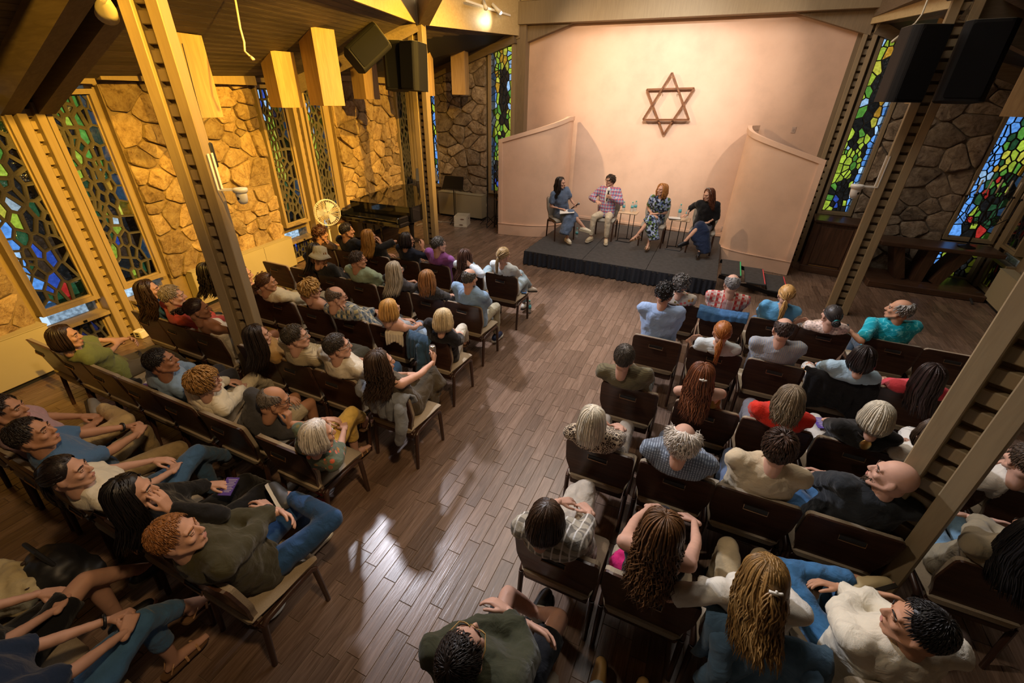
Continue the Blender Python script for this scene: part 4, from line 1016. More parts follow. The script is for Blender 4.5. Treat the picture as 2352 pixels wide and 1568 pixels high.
def cloth(hx, pat=0, hx2=None, freq=None):
    k = 'cloth_%s_%s_%s' % (hx, pat, hx2)
    if k in MATS: return MATS[k]
    c = srgb(hx); c2 = srgb(hx2) if hx2 else tuple(x * .5 for x in c)
    m, t, p = nt(k); p.inputs['Roughness'].default_value = .85; p.inputs['Specular IOR Level'].default_value = .25
    p.inputs['Sheen Weight'].default_value = .15
    v = coords(t, 'Object'); L = t.links
    sx = N(t, 'ShaderNodeSeparateXYZ'); L.new(v, sx.inputs[0])
    def stripe(ax, f, duty, off=0):
        a = N(t, 'ShaderNodeMath', operation='MULTIPLY_ADD'); L.new(ax, a.inputs[0]); a.inputs[1].default_value = f; a.inputs[2].default_value = off + 50
        b = N(t, 'ShaderNodeMath', operation='FRACT'); L.new(a.outputs[0], b.inputs[0])
        g = N(t, 'ShaderNodeMath', operation='LESS_THAN'); L.new(b.outputs[0], g.inputs[0]); g.inputs[1].default_value = duty; return g.outputs[0]
    def noise(sc, det=4):
        n = N(t, 'ShaderNodeTexNoise'); n.inputs['Scale'].default_value = sc; n.inputs['Detail'].default_value = det; L.new(v, n.inputs['Vector']); return n.outputs[0]
    X, Y, Zc = sx.outputs[0], sx.outputs[1], sx.outputs[2]
    col = mixc(t, noise(9), [x * .86 for x in c], [min(1, x * 1.08) for x in c])
    half = lambda a, b, f: [x * (1 - f) + y * f for x, y in zip(a, b)]
    if pat == 'hstripe': col = mixc(t, stripe(Zc, 70, .35), col, c2)
    elif pat == 'vstripe': col = mixc(t, stripe(X, 60, .3), col, c2)
    elif pat == 'bstripe': col = mixc(t, stripe(X, 22, .18), mixc(t, stripe(Zc, 17, .45), col, c2), half(c, (1, 1, 1), .4))
    elif pat == 'fine': col = mixc(t, stripe(Zc, 110, .4), mixc(t, stripe(X, 110, .4), col, half(c, c2, .25)), half(c, c2, .25))
    elif pat == 'plaid':
        w = (.55, .52, .46)
        col = mixc(t, stripe(X, 15, .42), col, c2); c3 = mixc(t, stripe(Zc, 15, .42), col, half(c, c2, .75)); 
        col = mixc(t, stripe(Y, 15, .30, .3), c3, half(c2, (.5, .5, .48), .5)); col = mixc(t, stripe(X, 15, .10, .2), col, half(c, w, .8))
    elif pat == 'gingham': col = mixc(t, stripe(X, 62, .5), mixc(t, stripe(Zc, 62, .5), col, half(c, c2, .55)), half(c, c2, .75))
    elif pat in ('flower', 'leopard', 'lace', 'lace2', 'hydrangea', 'madras', 'medallion'):
        vo = N(t, 'ShaderNodeTexVoronoi'); vo.inputs['Scale'].default_value = dict(flower=26, leopard=48, lace=70, lace2=40, hydrangea=30, madras=12, medallion=9)[pat]; L.new(v, vo.inputs['Vector'])
        d = vo.outputs['Distance']; vc = vo.outputs['Color']
        hs = N(t, 'ShaderNodeSeparateColor'); L.new(vc, hs.inputs[0]); r_ = hs.outputs[0]
        if pat == 'flower':
            col = ramp(t, r_, [(0.0, c), (.42, c), (.44, c2), (.62, [min(1, x * 1.5 + .1) for x in c2]), (.66, srgb('d08a3a')), (.80, srgb('3a5a35')), (.85, c)])
            col = mixc(t, stripe(d, 1, .42, 0), c, col)
        elif pat == 'leopard': col = ramp(t, d, [(0.0, c), (.28, c), (.32, c2), (.52, c2), (.56, c)])
        elif pat in ('lace', 'lace2'): col = ramp(t, d, [(0.0, [x * .6 for x in c]), (.3, c), (.6, [min(1, x * 1.6 + .02) for x in c])])
        elif pat == 'medallion': col = ramp(t, d, [(0.0, srgb('4a4a48')), (.16, srgb('4a4a48')), (.2, c), (.26, c), (.29, srgb('5a5a58')), (.36, c), (.6, c), (.63, srgb('8a8a86')), (.66, c)])
        elif pat == 'hydrangea':
            col = ramp(t, r_, [(0, srgb('14182a')), (.22, srgb('1c2338')), (.25, srgb('6c8a40')), (.42, srgb('4f6a30')), (.46, srgb('9fb6e4')), (.74, srgb('c6d4f0')), (.78, srgb('7a96d4')), (.92, srgb('20283a'))])
            col = mixc(t, noise(60, 2), col, mixc(t, .5, col, srgb('0f1422')))
    elif pat == 'madras':
        pass
    elif pat == 'wave':
        n_ = N(t, 'ShaderNodeTexNoise'); n_.inputs['Scale'].default_value = 11; n_.inputs['Detail'].default_value = 2; L.new(v, n_.inputs['Vector'])
        col = ramp(t, n_.outputs[0], [(.40, c), (.46, c), (.485, c2), (.51, c), (.62, [x * .8 for x in c])])
    elif pat == 'artsy':
        n_ = N(t, 'ShaderNodeTexNoise'); n_.inputs['Scale'].default_value = 9; n_.inputs['Detail'].default_value = 1.5; n_.inputs['Distortion'].default_value = 1.6; L.new(v, n_.inputs['Vector'])
        col = ramp(t, n_.outputs[0], [(.36, c), (.40, srgb('3a4a78')), (.43, c), (.55, c), (.57, srgb('b8742a')), (.62, srgb('b8742a')), (.63, c), (.70, srgb('a8381c')), (.74, c)])
    elif pat == 'denim':
        col = mixc(t, noise(14), [x * .6 for x in c], [min(1, x * 1.35) for x in c])
    if pat == 'madrasjacket':
        col = mixc(t, stripe(X, 17, .34), srgb('9aa8c4'), srgb('54699c')); col = mixc(t, stripe(Zc, 15, .30), col, half(srgb('b04a62'), srgb('54699c'), .25)); col = mixc(t, stripe(X, 17, .16, .45), col, srgb('b8405c'))
        col = mixc(t, stripe(Zc, 15, .10, .5), col, srgb('d5c9d0')); col = mixc(t, stripe(X, 17, .07, .2), col, srgb('d0a878'))
    L.new(col, p.inputs['Base Color'])
    n1_ = N(t, 'ShaderNodeTexNoise'); n1_.inputs['Scale'].default_value = 11; n1_.inputs['Detail'].default_value = 3; n1_.inputs['Distortion'].default_value = .7; L.new(v, n1_.inputs['Vector'])
    n1 = n1_.outputs[0]; n2 = noise(420, 1)
    ad = N(t, 'ShaderNodeMath', operation='MULTIPLY_ADD'); L.new(n2, ad.inputs[0]); ad.inputs[1].default_value = .06; L.new(n1, ad.inputs[2])
    bump(t, p, ad.outputs[0], .6, .030)
    MATS[k] = m; return m

# ---------------------------------------------------------------- hair
HC = np.array([0, -.012, .032]); HR = np.array([.0775, .0975, .0935])
def hp(th, ph, off=0.0):
    r = HR + off; return HC + np.array([r[0] * math.sin(th) * math.sin(ph), r[1] * math.sin(th) * math.cos(ph), r[2] * math.cos(th)])
def hairline(ph):
    a = abs(math.degrees(ph))
    if a < 32: d = 48
    elif a < 66: d = 48 + (a - 32) / 34 * 40
    elif a < 112: d = 88 + (a - 66) / 46 * 16
    else: d = 104 + (a - 112) / 68 * 34
    return math.radians(d)
def cap_mesh(b, off, th0=None, rng=None, lo=0, nth=8, nph=32):
    vs, fs = [], []
    for j in range(nph):
        ph = -math.pi + 2 * math.pi * j / nph; t1 = hairline(ph) + lo; t0 = min(th0(ph), t1) if th0 else 0.0
        for i in range(nth):
            f = i / (nth - 1); th = t0 + (t1 - t0) * f
            o = off * (1 - .55 * f ** 4) + (rng.uniform(-.002, .002) if rng else 0)
            if th0 and i == 0: o = -.001
            vs.append(hp(th, ph, o))
    bare = [th0 is not None and th0(-math.pi + 2 * math.pi * j / nph) > 3 for j in range(nph)]
    for j in range(nph):
        if bare[j] or bare[(j + 1) % nph]: continue
        for i in range(nth - 1):
            k = (j + 1) % nph; fs.append((j * nth + i, j * nth + i + 1, k * nth + i + 1, k * nth + i))
    b.add(vs, fs)
def lock(b, pts, r, n=3, flat=.5):
    k = len(pts); rs = [r * (.75 + .45 * math.sin(math.pi * min(1, .15 + i / k))) * (1 if i < k - 1 else .25) for i in range(k)]
    P_ = np.array(pts); b.tube(P_, rs, n, flat=flat, up=unit(P_[0] - HC))
def strands_fall(b, rng, n, zend, wave=0.0, part=0.0, r=.0085, fine=1.0, bob=False, gather=None, vol=.012, back=False, freq=38, hide=62):
    for i in range(n):
        ph = rng.uniform(-math.pi, math.pi); lay = rng.random()
        t = rng.uniform(.02, .30); sgn = 1 if ph > part else -1
        pts = []; off = .004 + vol * lay; steps = 7; ph0 = ph
        if back: ph = sgn * rng.uniform(.9, math.pi)
        lim = math.radians(hide)
        ph_end = ph if abs(ph) > lim else sgn * rng.uniform(lim, lim + .45)
        tend = math.radians(rng.uniform(84, 98))
        for s in range(steps):
            f = s / (steps - 1); th = t + (tend - t) * f
            g = min(1, f * 1.7); p_ = ph + (ph_end - ph) * g * g * (3 - 2 * g)
            pts.append(hp(th, p_, off * min(1, .35 + f * 1.3)))
        p = pts[-1].copy(); out = unit([p[0], p[1] + .012, 0]); zl = zend * rng.uniform(.82, 1.06) if not bob else zend * rng.uniform(.93, 1.05)
        m = max(3, int((p[2] - zl) / (.045 if wave < .006 else .034))); phs = rng.uniform(0, 6.3); z0 = p[2]
        for s in range(1, m + 1):
            f = s / m; z = z0 + (zl - z0) * f
            w = wave * min(1, f * 3)
            rad = (.012 * math.sin(min(1, f * 1.2) * math.pi) if not bob else .016 * math.sin(f * math.pi * .9) - .020 * f ** 3)
            push = 0
            if z < -.15: push = (-.15 - z) * .55
            q = p + out * rad + np.array([0, -push * .9, 0]) + out * push * .25
            q[2] = z
            q += w * np.array([math.sin(phs + z * freq), math.cos(phs * 1.3 + z * freq * .9), 0])
            pts.append(q)
        lock(b, pts, r * rng.uniform(.7, 1.25))
def short_locks(b, rng, n, ln=.036, lift=.006, off=.006, th0=None, r=.0075, lo=0, mess=.35):
    c = hp(math.radians(18), math.pi)
    for _ in range(n):
        for _k in range(30):
            ph = rng.uniform(-math.pi, math.pi); th = math.acos(rng.uniform(-.7, 1))
            if th < hairline(ph) + lo - .03 and (th0 is None or th > th0(ph)): break
        else: continue
        p = hp(th, ph, off * .4); nrm = unit((p - HC) / HR ** 2); d = p - c; d -= nrm * (d @ nrm); d = unit(d)
        if abs(ph) < 1.2 and th < 1.0: d = unit(d * .5 + np.array([rng.choice((-1, 1)) * .5, .2, 0])); d -= nrm * (d @ nrm)
        d = unit(d + mess * np.array([rng.gauss(0, 1), rng.gauss(0, 1), rng.gauss(0, 1)]) * .5); d -= nrm * (d @ nrm) * .9; d = unit(d)
        L = ln * rng.uniform(.7, 1.3); pts = []
        for s in range(4):
            f = s / 3; q = p + d * L * f; q2 = (q - HC) / HR; q = HC + q2 / np.linalg.norm(q2) * (HR + off * (.6 + .6 * math.sin(f * 2.2)) + lift * f * rng.uniform(.2, 1)); pts.append(q)
        lock(b, pts, r * rng.uniform(.7, 1.3), flat=.6)
def blobs(b, rng, n, r=.014, thick=.03, lo=0.0, th0=None):
    for _ in range(n):
        for _k in range(30):
            ph = rng.uniform(-math.pi, math.pi); th = math.acos(rng.uniform(-.75, 1))
            if th < hairline(ph) + lo and (th0 is None or th > th0(ph)): break
        p = hp(th, ph, rng.uniform(.002, thick)); nn = unit(p - HC); a = rng.uniform(0, 6.3); u = unit(np.cross(nn, (.3, .2, 1))); w = np.cross(nn, u); pts = []
        R = r * rng.uniform(.7, 1.2)
        for s in range(6):
            t = a + s * 1.15; pts.append(p + R * (u * math.cos(t) + w * math.sin(t)) * .9 + nn * (s * .0022))
        lock(b, pts, R * .42, 5, .8)
def swept(b, rng, n, B, off=.006, r=.0075):
    Bd = unit((np.array(B) - HC) / HR)
    for _ in range(n):
        ph = rng.uniform(-math.pi, math.pi); th = hairline(ph) * rng.uniform(.55, 1.0); d0 = unit((hp(th, ph) - HC) / HR); pts = []
        o = off * rng.uniform(.5, 1.3)
        for s in range(6):
            f = s / 5; d = unit(d0 * (1 - f) + Bd * f + 1e-4); pts.append(HC + d * (HR + o * (.5 + f)))
        lock(b, pts, r * rng.uniform(.8, 1.3))
def tail(b, rng, n, B, L, spread=.028, wave=.006, r=.0046, out=.03):
    for _ in range(n):
        a = rng.uniform(0, 6.3); sp = spread * math.sqrt(rng.random()); ph = rng.uniform(0, 6); pts = [np.array(B) + rng.uniform(-.008, .008) * np.array([1, 1, 1])]
        l = L * rng.uniform(.75, 1.08)
        for s in range(1, 8):
            f = s / 7; w = math.sin(min(1, f * 1.4) * math.pi * .75)
            pts.append(np.array(B) + np.array([math.cos(a) * sp * w + wave * math.sin(ph + f * 9), -out * math.sin(f * 2.0) + math.sin(a) * sp * w * .7, -l * f + .01 * math.sin(f * 3)]))
        lock(b, pts, r * rng.uniform(.7, 1.3))
def bun(b, rng, n, B, R, r=.0075):
    for _ in range(n):
        ax = unit([rng.gauss(0, 1), rng.gauss(0, 1), rng.gauss(0, 1)]); u = unit(np.cross(ax, (.2, .5, .8))); w = np.cross(ax, u); a = rng.uniform(0, 6.3); rr = R * rng.uniform(.75, 1)
        lock(b, [np.array(B) + rr * (u * math.cos(a + s * .5) + w * math.sin(a + s * .5)) for s in range(6)], r)
def make_hair(style, rng, near):
    b = MB(); q = .84 if near else .40
    N_ = lambda n: int(n * q * (1.25 if near and n > 300 else 1)); rs = .92 if near else 1.6
    bald0 = lambda ph: math.radians(30 + 46 * (1 - abs(ph) / math.pi)) if abs(ph) > 1.05 else 9
    if style in ('short', 'wavyshort'):
        cap_mesh(b, .007, rng=rng); short_locks(b, rng, (950 if near else 360) if style == 'short' else N_(760), .028 if style == 'short' else .052, .004 if style == 'short' else .012, .007 if style == 'short' else .013, r=(.0023 if near else .0044) if style == 'short' else .0040 * rs, lo=0 if style == 'short' else .12, mess=.22 if style == 'short' else .42)
    elif style == 'shortwave':
        cap_mesh(b, .014, rng=rng, lo=.08); short_locks(b, rng, N_(600), .058, .012, .022, r=.0052 * rs, lo=.24, mess=.45)
    elif style in ('curly', 'curlyshort'):
        cap_mesh(b, .012, rng=rng); blobs(b, rng, N_(340), .015 if style == 'curly' else .012, .034 if style == 'curly' else .020, .22 if style == 'curly' else .0)
    elif style == 'bob': cap_mesh(b, .010, rng=rng); strands_fall(b, rng, N_(520), -.105, 0.0015, r=.0055 * rs, bob=True, vol=.012)
    elif style == 'midstraight': cap_mesh(b, .010, rng=rng); strands_fall(b, rng, N_(520), -.15, .002, r=.0055 * rs, vol=.012)
    elif style == 'midwave': cap_mesh(b, .010, rng=rng); strands_fall(b, rng, N_(520), -.18, .008, r=.0055 * rs, vol=.014, freq=45)
    elif style == 'long': cap_mesh(b, .009, rng=rng); strands_fall(b, rng, N_(480), -.30, .003, r=.0056 * rs, vol=.015)
    elif style == 'longwave': cap_mesh(b, .009, rng=rng); strands_fall(b, rng, N_(480), -.31, .011, r=.0056 * rs, vol=.020, freq=44)
    elif style == 'midcurl': cap_mesh(b, .012, rng=rng); strands_fall(b, rng, N_(560), -.16, .014, r=.0055 * rs, vol=.030, freq=70)
    elif style == 'longcurl': cap_mesh(b, .012, rng=rng); strands_fall(b, rng, N_(500), -.30, .016, r=.0058 * rs, vol=.026, freq=75)
    elif style in ('pony', 'lowpony'):
        B = hp(math.radians(96 if style == 'pony' else 112), math.pi, .012); cap_mesh(b, .011, rng=rng, lo=.06); swept(b, rng, N_(460), B, .012, .0042); tail(b, rng, N_(160), B, .24 if style == 'pony' else .27)
    elif style in ('updo', 'lowbun', 'bun'):
        B = hp(math.radians({'updo': 88, 'lowbun': 120, 'bun': 116}[style]), math.pi, .035); cap_mesh(b, .011, rng=rng, lo=.06); swept(b, rng, N_(460), B, .012, .0042); bun(b, rng, N_(190), B, .042, .005)
        if style == 'lowbun': blobs(b, rng, N_(50), .014, .02); tail(b, rng, N_(30), B, .12, .04, .015)
        if style == 'updo': tail(b, rng, N_(40), B + np.array([0, -.03, .03]), .06, .05)
    elif style == 'halfup':
        cap_mesh(b, .009, rng=rng); strands_fall(b, rng, N_(380), -.30, .010, r=.0056 * rs, vol=.016, back=True, freq=40); swept(b, rng, N_(340), hp(math.radians(80), math.pi, .012), .012, .0042); tail(b, rng, N_(60), hp(math.radians(80), math.pi, .022), .24, .045, .010, out=.01)
    elif style == 'bald': cap_mesh(b, .0045, bald0, rng); short_locks(b, rng, N_(420), .022, .002, .004, bald0, .0030 * rs, 0, .18)
    elif style == 'baldfringe': cap_mesh(b, .006, bald0, rng); short_locks(b, rng, N_(420), .040, .010, .009, bald0, .0040 * rs, .12)
    elif style == 'wispy':
        cap_mesh(b, .006, bald0, rng); short_locks(b, rng, N_(420), .060, .040, .014, bald0, .0030 * rs, .20, .9)
    elif style == 'hat': strands_fall(b, rng, N_(80), -.10, .004, r=.009, bob=True)
    return b

# ---------------------------------------------------------------- the body
def ik(S, W, a, b, pole):
    S, W = np.array(S, float), np.array(W, float); d = W - S; L = np.linalg.norm(d); m = (a + b) * .995
    if L > m: W = S + d / L * m; d = W - S; L = m
    u = d / L; x = (a * a - b * b + L * L) / (2 * L); h = math.sqrt(max(0, a * a - x * x)); p = np.array(pole, float); p = unit(p - u * (p @ u))
    return S + u * x + p * h, W
def rotm(yaw, pitch, roll=0):
    # yaw>0 turns towards +x, pitch>0 looks up
    return (Matrix.Rotation(-math.radians(yaw), 3, 'Z') @ Matrix.Rotation(math.radians(pitch), 3, 'X') @ Matrix.Rotation(math.radians(roll), 3, 'Y'))
def frame4(o, x, y, z):
    return Matrix(((x[0], y[0], z[0], o[0]), (x[1], y[1], z[1], o[1]), (x[2], y[2], z[2], o[2]), (0, 0, 0, 1)))
NEARY = 1.9
def seat_fit(me, shirt=False):
    # cloth and flesh give way to the chair: nothing sinks through its back or its seat
    n = len(me.vertices); co = np.empty(n * 3, np.float32); me.vertices.foreach_get('co', co); co = co.reshape(-1, 3)
    x, y, z = co[:, 0], co[:, 1], co[:, 2]
    lim = .015 + (z - .42) / .45 * ly + .037 + .035 * (x / .25) ** 2 - .018
    m = (np.abs(x) < .27) & (z < .86) & (z > .40) & (y < lim) & (y > -.32); co[m, 1] = lim[m] + .004 * np.sin(z[m] * 60) * .3
    m = (np.abs(x) < .245) & (y > -.02) & (y < .445) & (z < .470) & (z > .36); co[m, 2] = .470
    me.vertices.foreach_set('co', co.reshape(-1)); me.update()
def make_person(q, idx):
    rng = random.Random(1000 + idx); male = q['sex'] == 'm'; ex = q['ex']; rz = q['rz']
    t = thing('person', q['label'], 'person', (q['x'], q['y'], q.get('z', 0)), rz, 'seated audience' if q['row'][0] in 'lr' else 'panel on the stage')
    ca, sa = math.cos(-rz), math.sin(-rz)
    def loc(p):
        d = np.array(p) - np.array([q['x'], q['y'], q.get('z', 0)]); return np.array([ca * d[0] - sa * d[1], sa * d[0] + ca * d[1], d[2]])
    hip = np.array([0, .205, .545]); sc = q['sc']
    hw = hip + np.array([0, 0, .0])
    if q['px'] is not None:
        C0 = loc((0, 0, CAMZ)); d = ray(*q['px']); d = loc(d + np.array([q['x'], q['y'], q.get('z', 0)])); d = unit(d)
        m = C0 - hip; bb = m @ d; cc = m @ m - q['L'] ** 2; disc = bb * bb - cc
        k = -bb - math.sqrt(disc) if disc > 0 else -bb
        hd = C0 + d * k
        if disc <= 0: hd = hip + unit(hd - hip) * q['L']
    else: hd = hip + np.array([0, -.06, .62])
    dist = np.linalg.norm(loc((0, 0, CAMZ)) - hd); near = dist < 4.6
    yaw, pit = q['look'] if q['look'] else (0, 0)
    R = rotm(yaw - math.degrees(-rz) * 0, pit); Rn = np.array(R)
    up = Rn[:, 2]; fw = Rn[:, 1]
    tdir0 = unit(hd - hip)
    nb = hd - .128 * unit(.5 * up + .5 * tdir0) - .035 * fw * .6
    tdir = unit(nb - hip); X = unit(np.cross(tdir * 0 + np.array([0, 1.0, 0]), tdir)); Yf = unit(np.cross(tdir, X))
    tl = np.linalg.norm(nb - hip)
    # ---- joints
    sw = .180 if male else .158; sh = {}; fat = q.get('fat', 1.0)
    tw = q.get('twist', 0); Xs = unit(X * math.cos(tw) + Yf * -math.sin(tw)); Ys = unit(np.cross(tdir, Xs))
    for s in (-1, 1): sh[s] = nb + Xs * s * sw - tdir * .047
    ua, fa = (.285, .255) if male else (.265, .235)
    A = {}
    def wr(s, p, dr, pn, hand='relax', pole=None): A[s] = (np.array(p, float), unit(dr), unit(pn), hand, pole)
    H_ = hip
    lap = lambda s: wr(s, H_ + np.array([s * .085, .27, .125]), (-s * .75, .55, -.15), (0, -.1, -1))
    arms = q['arms']; lap(1); lap(-1)
    chin = hd + Rn @ np.array([0, .085, -.085])
    if arms == 'clasp':
        for s in (-1, 1): wr(s, H_ + np.array([s * .065, .34, .18]), (-s * .65, .75, .15), (-s * .6, .2, -.6), 'grip')
    elif arms == 'thigh':
        for s in (-1, 1): wr(s, H_ + np.array([s * .13, .30, .095]), (-s * .15, 1, -.12), (0, 0, -1), 'flat')
    elif arms == 'cross':
        wr(1, H_ + np.array([-.07, .25, .225]), (-1, .12, .05), (0, -.6, -.8), 'relax', (1, -.1, -.35)); wr(-1, H_ + np.array([.07, .21, .27]), (1, .05, -.15), (0, -1, -.2), 'relax', (-1, -.1, -.35))
    elif arms in ('chinR', 'chinL'):
        s = 1 if arms == 'chinR' else -1; wr(s, hd + Rn @ np.array([s * .055, .085, -.175]), Rn @ np.array([-s * .12, .02, 1]), Rn @ np.array([-s * .5, -.8, 0]), 'grip', (s * .4, .5, -1)); wr(-s, H_ + np.array([s * .06, .26, .17]), (s, .2, 0), (0, -.2, -1))
    elif arms == 'raiseR': wr(1, hd + Rn @ np.array([.10, .13, -.10]), Rn @ np.array([-.25, -.10, 1]), Rn @ np.array([-.6, -.8, 0]), 'relax', (.7, .5, -1))
    elif arms == 'raiseR2': wr(1, hd + Rn @ np.array([.10, .19, -.11]), Rn @ np.array([-.2, .25, .9]), Rn @ np.array([-.7, -.5, 0]), 'relax', (.6, .6, -1))
    elif arms == 'hairR': wr(1, hd + Rn @ np.array([.125, -.02, -.07]), Rn @ np.array([-.5, -.45, .6]), Rn @ np.array([-.9, .2, -.2]), 'relax', (1, -.2, -.4))
    elif arms == 'holdR': wr(1, H_ + np.array([.17, .34, .34]), (-.25, .75, .55), (-.9, .1, .2), 'grip', (.6, -.4, -1))
    elif arms == 'hold':
        for s in (-1, 1): wr(s, H_ + np.array([s * .07, .30, .17]), (-s * .5, .8, .1), (-s * .5, 0, -.8), 'grip')
    elif arms == 'shoulderL': wr(-1, nb + np.array([-.26, .16, -.10]), (.55, .1, .45), (.3, -.9, -.3), 'relax', (-.6, .8, -1))
    elif arms == 'backL': wr(-1, nb + np.array([-.42, -.02, -.13]), (-.75, .35, .1), (0, -.1, -1), 'relax', (.1, -1, -.5))
    elif arms == 'kneeclasp':
        for s in (-1, 1): wr(s, H_ + np.array([s * .12 + .06, .40, .23]), (-s * .7, .5, -.2), (0, -.5, -.8), 'relax', (s * 1, -.3, -.2))
    elif arms == 'reachL': wr(-1, nb + np.array([-.34, .16, -.40]), (-.55, .1, -.75), (.6, -.2, -.5), 'relax', (-.7, -.6, 0))
    elif callable(arms): arms(wr, H_, hd, Rn, nb)
    EL = {}
    for s in (-1, 1):
        W, dr, pn, hnd, pole = A[s]
        E_, W2 = ik(sh[s], W, ua, fa, pole if pole is not None else (s * .55, -.55, -.75)); EL[s] = (E_, W2, dr, pn, hnd)
    th, sk = (.435, .425) if male else (.415, .40)
    K = {}
    def leg(s, kd, ad, foot=(0, 1, -.02)):
        h = hip + np.array([s * .088, .02, -.025]); k = h + unit(np.array(kd) - h) * th; a = k + unit(np.array(ad) - k) * sk; K[s] = (h, k, a, unit(foot))
    zf = .085
    lg = q['legs']
    def par(s, dx=0.0, dy=0.0): leg(s, hip + np.array([s * .095 + dx, .43, -.01]), (s * .10 + dx, hip[1] + .44 + dy, zf))
    par(1); par(-1)
    if lg == 'ext':
        for s in (-1, 1): leg(s, hip + np.array([s * .10, .43, -.03]), (s * .11, hip[1] + .70, zf), (s * .1, 1, .12))
    elif lg == 'wide':
        for s in (-1, 1): leg(s, hip + np.array([s * .22, .40, -.01]), (s * .24, hip[1] + .44, zf), (s * .3, 1, -.02))
    elif lg in ('crR', 'crL'):
        s = 1 if lg == 'crR' else -1; par(-s, s * .02); leg(s, hip + np.array([-s * .005, .44, .105]), (-s * .10, hip[1] + .66, .34), (-s * .25, .9, -.28))
    elif lg in ('figR', 'figL'):
        s = 1 if lg == 'figR' else -1; par(-s, -s * .03); leg(s, hip + np.array([s * .27, .36, .12]), (-s * .10, hip[1] + .40, .655), (-s * .85, .35, .05))
    elif lg == 'crossankle':
        for s in (-1, 1): leg(s, hip + np.array([s * .15, .42, -.01]), (-s * .04, hip[1] + .64, zf + (.05 if s > 0 else 0)), (s * .2, 1, .05))
    elif callable(lg): lg(leg, hip)
    # ---- flesh
    vz = .0168 if near else .025
    def torso_rings(off, lo=-.13, topx=1.0, belly=0.0):
        if male: prof = [(lo, .150, .110), (0, .170, .130), (.25, .160, .125 + belly), (.5, .165, .120 + belly), (.72, .178, .115), (.86, .168, .098), (.95, .115, .078), (1.0, .062, .060)]
        else: prof = [(lo, .155, .110), (0, .172, .130), (.25, .148, .112 + belly), (.5, .142, .108 + belly), (.72, .152, .108), (.86, .148, .090), (.95, .105, .070), (1.0, .054, .052)]
        rr = []
        for f, a, b in prof:
            if f > topx: continue
            xx = unit(X * (1 - max(0, f)) + Xs * max(0, f)); yy = unit(np.cross(tdir, xx)); rr.append((hip + tdir * (tl * f), xx, yy, a * fat + off, b * fat + off))
        return rr
    B = MB()
    loft(B, torso_rings(-.012, -.10))
    capsule(B, nb - tdir * .02, hd + Rn @ np.array([0, -.026, -.085]), .050 if male else .043, .050 if male else .043)
    for s in (-1, 1):
        E_, W, dr, pn, hnd = EL[s]; k = 1.0 if male else .86
        capsule(B, nb + Xs * s * .06 - tdir * .055, sh[s], .052, .050 * k + .004)
        chain(B, [sh[s], E_, W], [.047 * k, .038 * k, .026 * k])
        mid = E_ + (W - E_) * .3; capsule(B, E_, mid, .038 * k, .038 * k)
        h, kn, an, ft = K[s]
        chain(B, [h, kn], [.076, .052]); cm = kn + (an - kn) * .35 + 0 * ft; chain(B, [kn, cm, an], [.050, .051, .033])
        side = unit(np.cross(ft, an - kn)); dn = unit(an - kn)
        fz = unit(dn - ft * (dn @ ft)); he = an + fz * .045 - ft * .035; ba = an + fz * .055 + ft * .115; to = an + fz * .060 + ft * .185
        chain(B, [an, he], [.034, .026]); chain(B, [he, an + fz * .03 + ft * .05, ba, to], [.028, .036, .030, .014], n=10)
        if near:
            for w_ in (-.022, -.007, .008): capsule(B, ba + side * w_, to + side * w_ * 1.2 - fz * 0, .014, .010, 8)
    body = vox(B, vz, 4)
    bm = bmesh.new(); bm.from_mesh(body)
    def addm(me, M4, mi=None):
        c = me.copy(); c.transform(M4); bm.from_mesh(c); D.meshes.remove(c)
    hs = (1.0 if male else .955) * q.get('hs', 1.0)
    MH = Matrix.Translation(Vector(hd)) @ R.to_4x4() @ Matrix.Scale(hs, 4)
    addm(HEADS[q['sex']], MH)
    for s in (-1, 1):
        E_, W, dr, pn, hnd = EL[s]; y = dr; z = -unit(pn - y * (pn @ y)); x = np.cross(y, z)
        M4 = frame4(W, x, y, z) @ Matrix.Scale(.97 if male else .87, 4)
        if s < 0: M4 = M4 @ Matrix.Scale(-1, 4, Vector((1, 0, 0)))
        addm(HANDS[hnd], M4)
    bm.normal_update(); bm.to_mesh(body); bm.free()
    hcol = q['hair'][1]
    for m_ in (SKIN[q['skin']], LIP, EYE, IRIS, hairmat(hcol)): body.materials.append(m_)
    body.polygons.foreach_set('use_smooth', [True] * len(body.polygons))
    seat_fit(body); body.name = 'body'; put('body', body, t)
    # ---- clothing
    kind, c1, pat, slv = q['top'][:4]; c2 = q['top'][4] if len(q['top']) > 4 else None
    mtop = cloth(c1, pat, c2)
    T = MB(); loose = {'shirt': .026, 'tee': .019, 'tank': .007, 'dress': .012}[kind]
    tr = torso_rings(loose, -.16 if kind != 'dress' else -.1, (1.0 if male or kind == 'shirt' else .97) if kind != 'tank' else .80, .012 if male else 0)
    loft(T, tr)
    if not male:
        for s in (-1, 1): T.ell(hip + tdir * tl * .60 + Xs * s * .070 + Ys * .085, (.064, .058, .060), 10, 8)
    else: T.ell(hip + tdir * tl * .28 + Yf * .055, (.125 * fat, .095 * fat, .12), 12, 8)
    for s in (-1, 1):
        E_, W, dr, pn, hnd = EL[s]; k = 1.0 if male else .88
        if kind == 'tank':
            capsule(T, hip + tdir * tl * .74 + Xs * s * .09 + Ys * .07, nb + Xs * s * .085 - tdir * .035, .028, .022); capsule(T, hip + tdir * tl * .74 + Xs * s * .09 - Ys * .075, nb + Xs * s * .085 - tdir * .035, .028, .022); continue
        capsule(T, nb + Xs * s * .030 - tdir * .022 - Ys * .012, nb + Xs * s * .12 - tdir * .048, .050 * k, .050 * k)
        capsule(T, nb + Xs * s * .055 - tdir * .052, sh[s], .062 * k, (.060 * k + loose * .5) if slv > 0 else .05, e1=slv > 0)
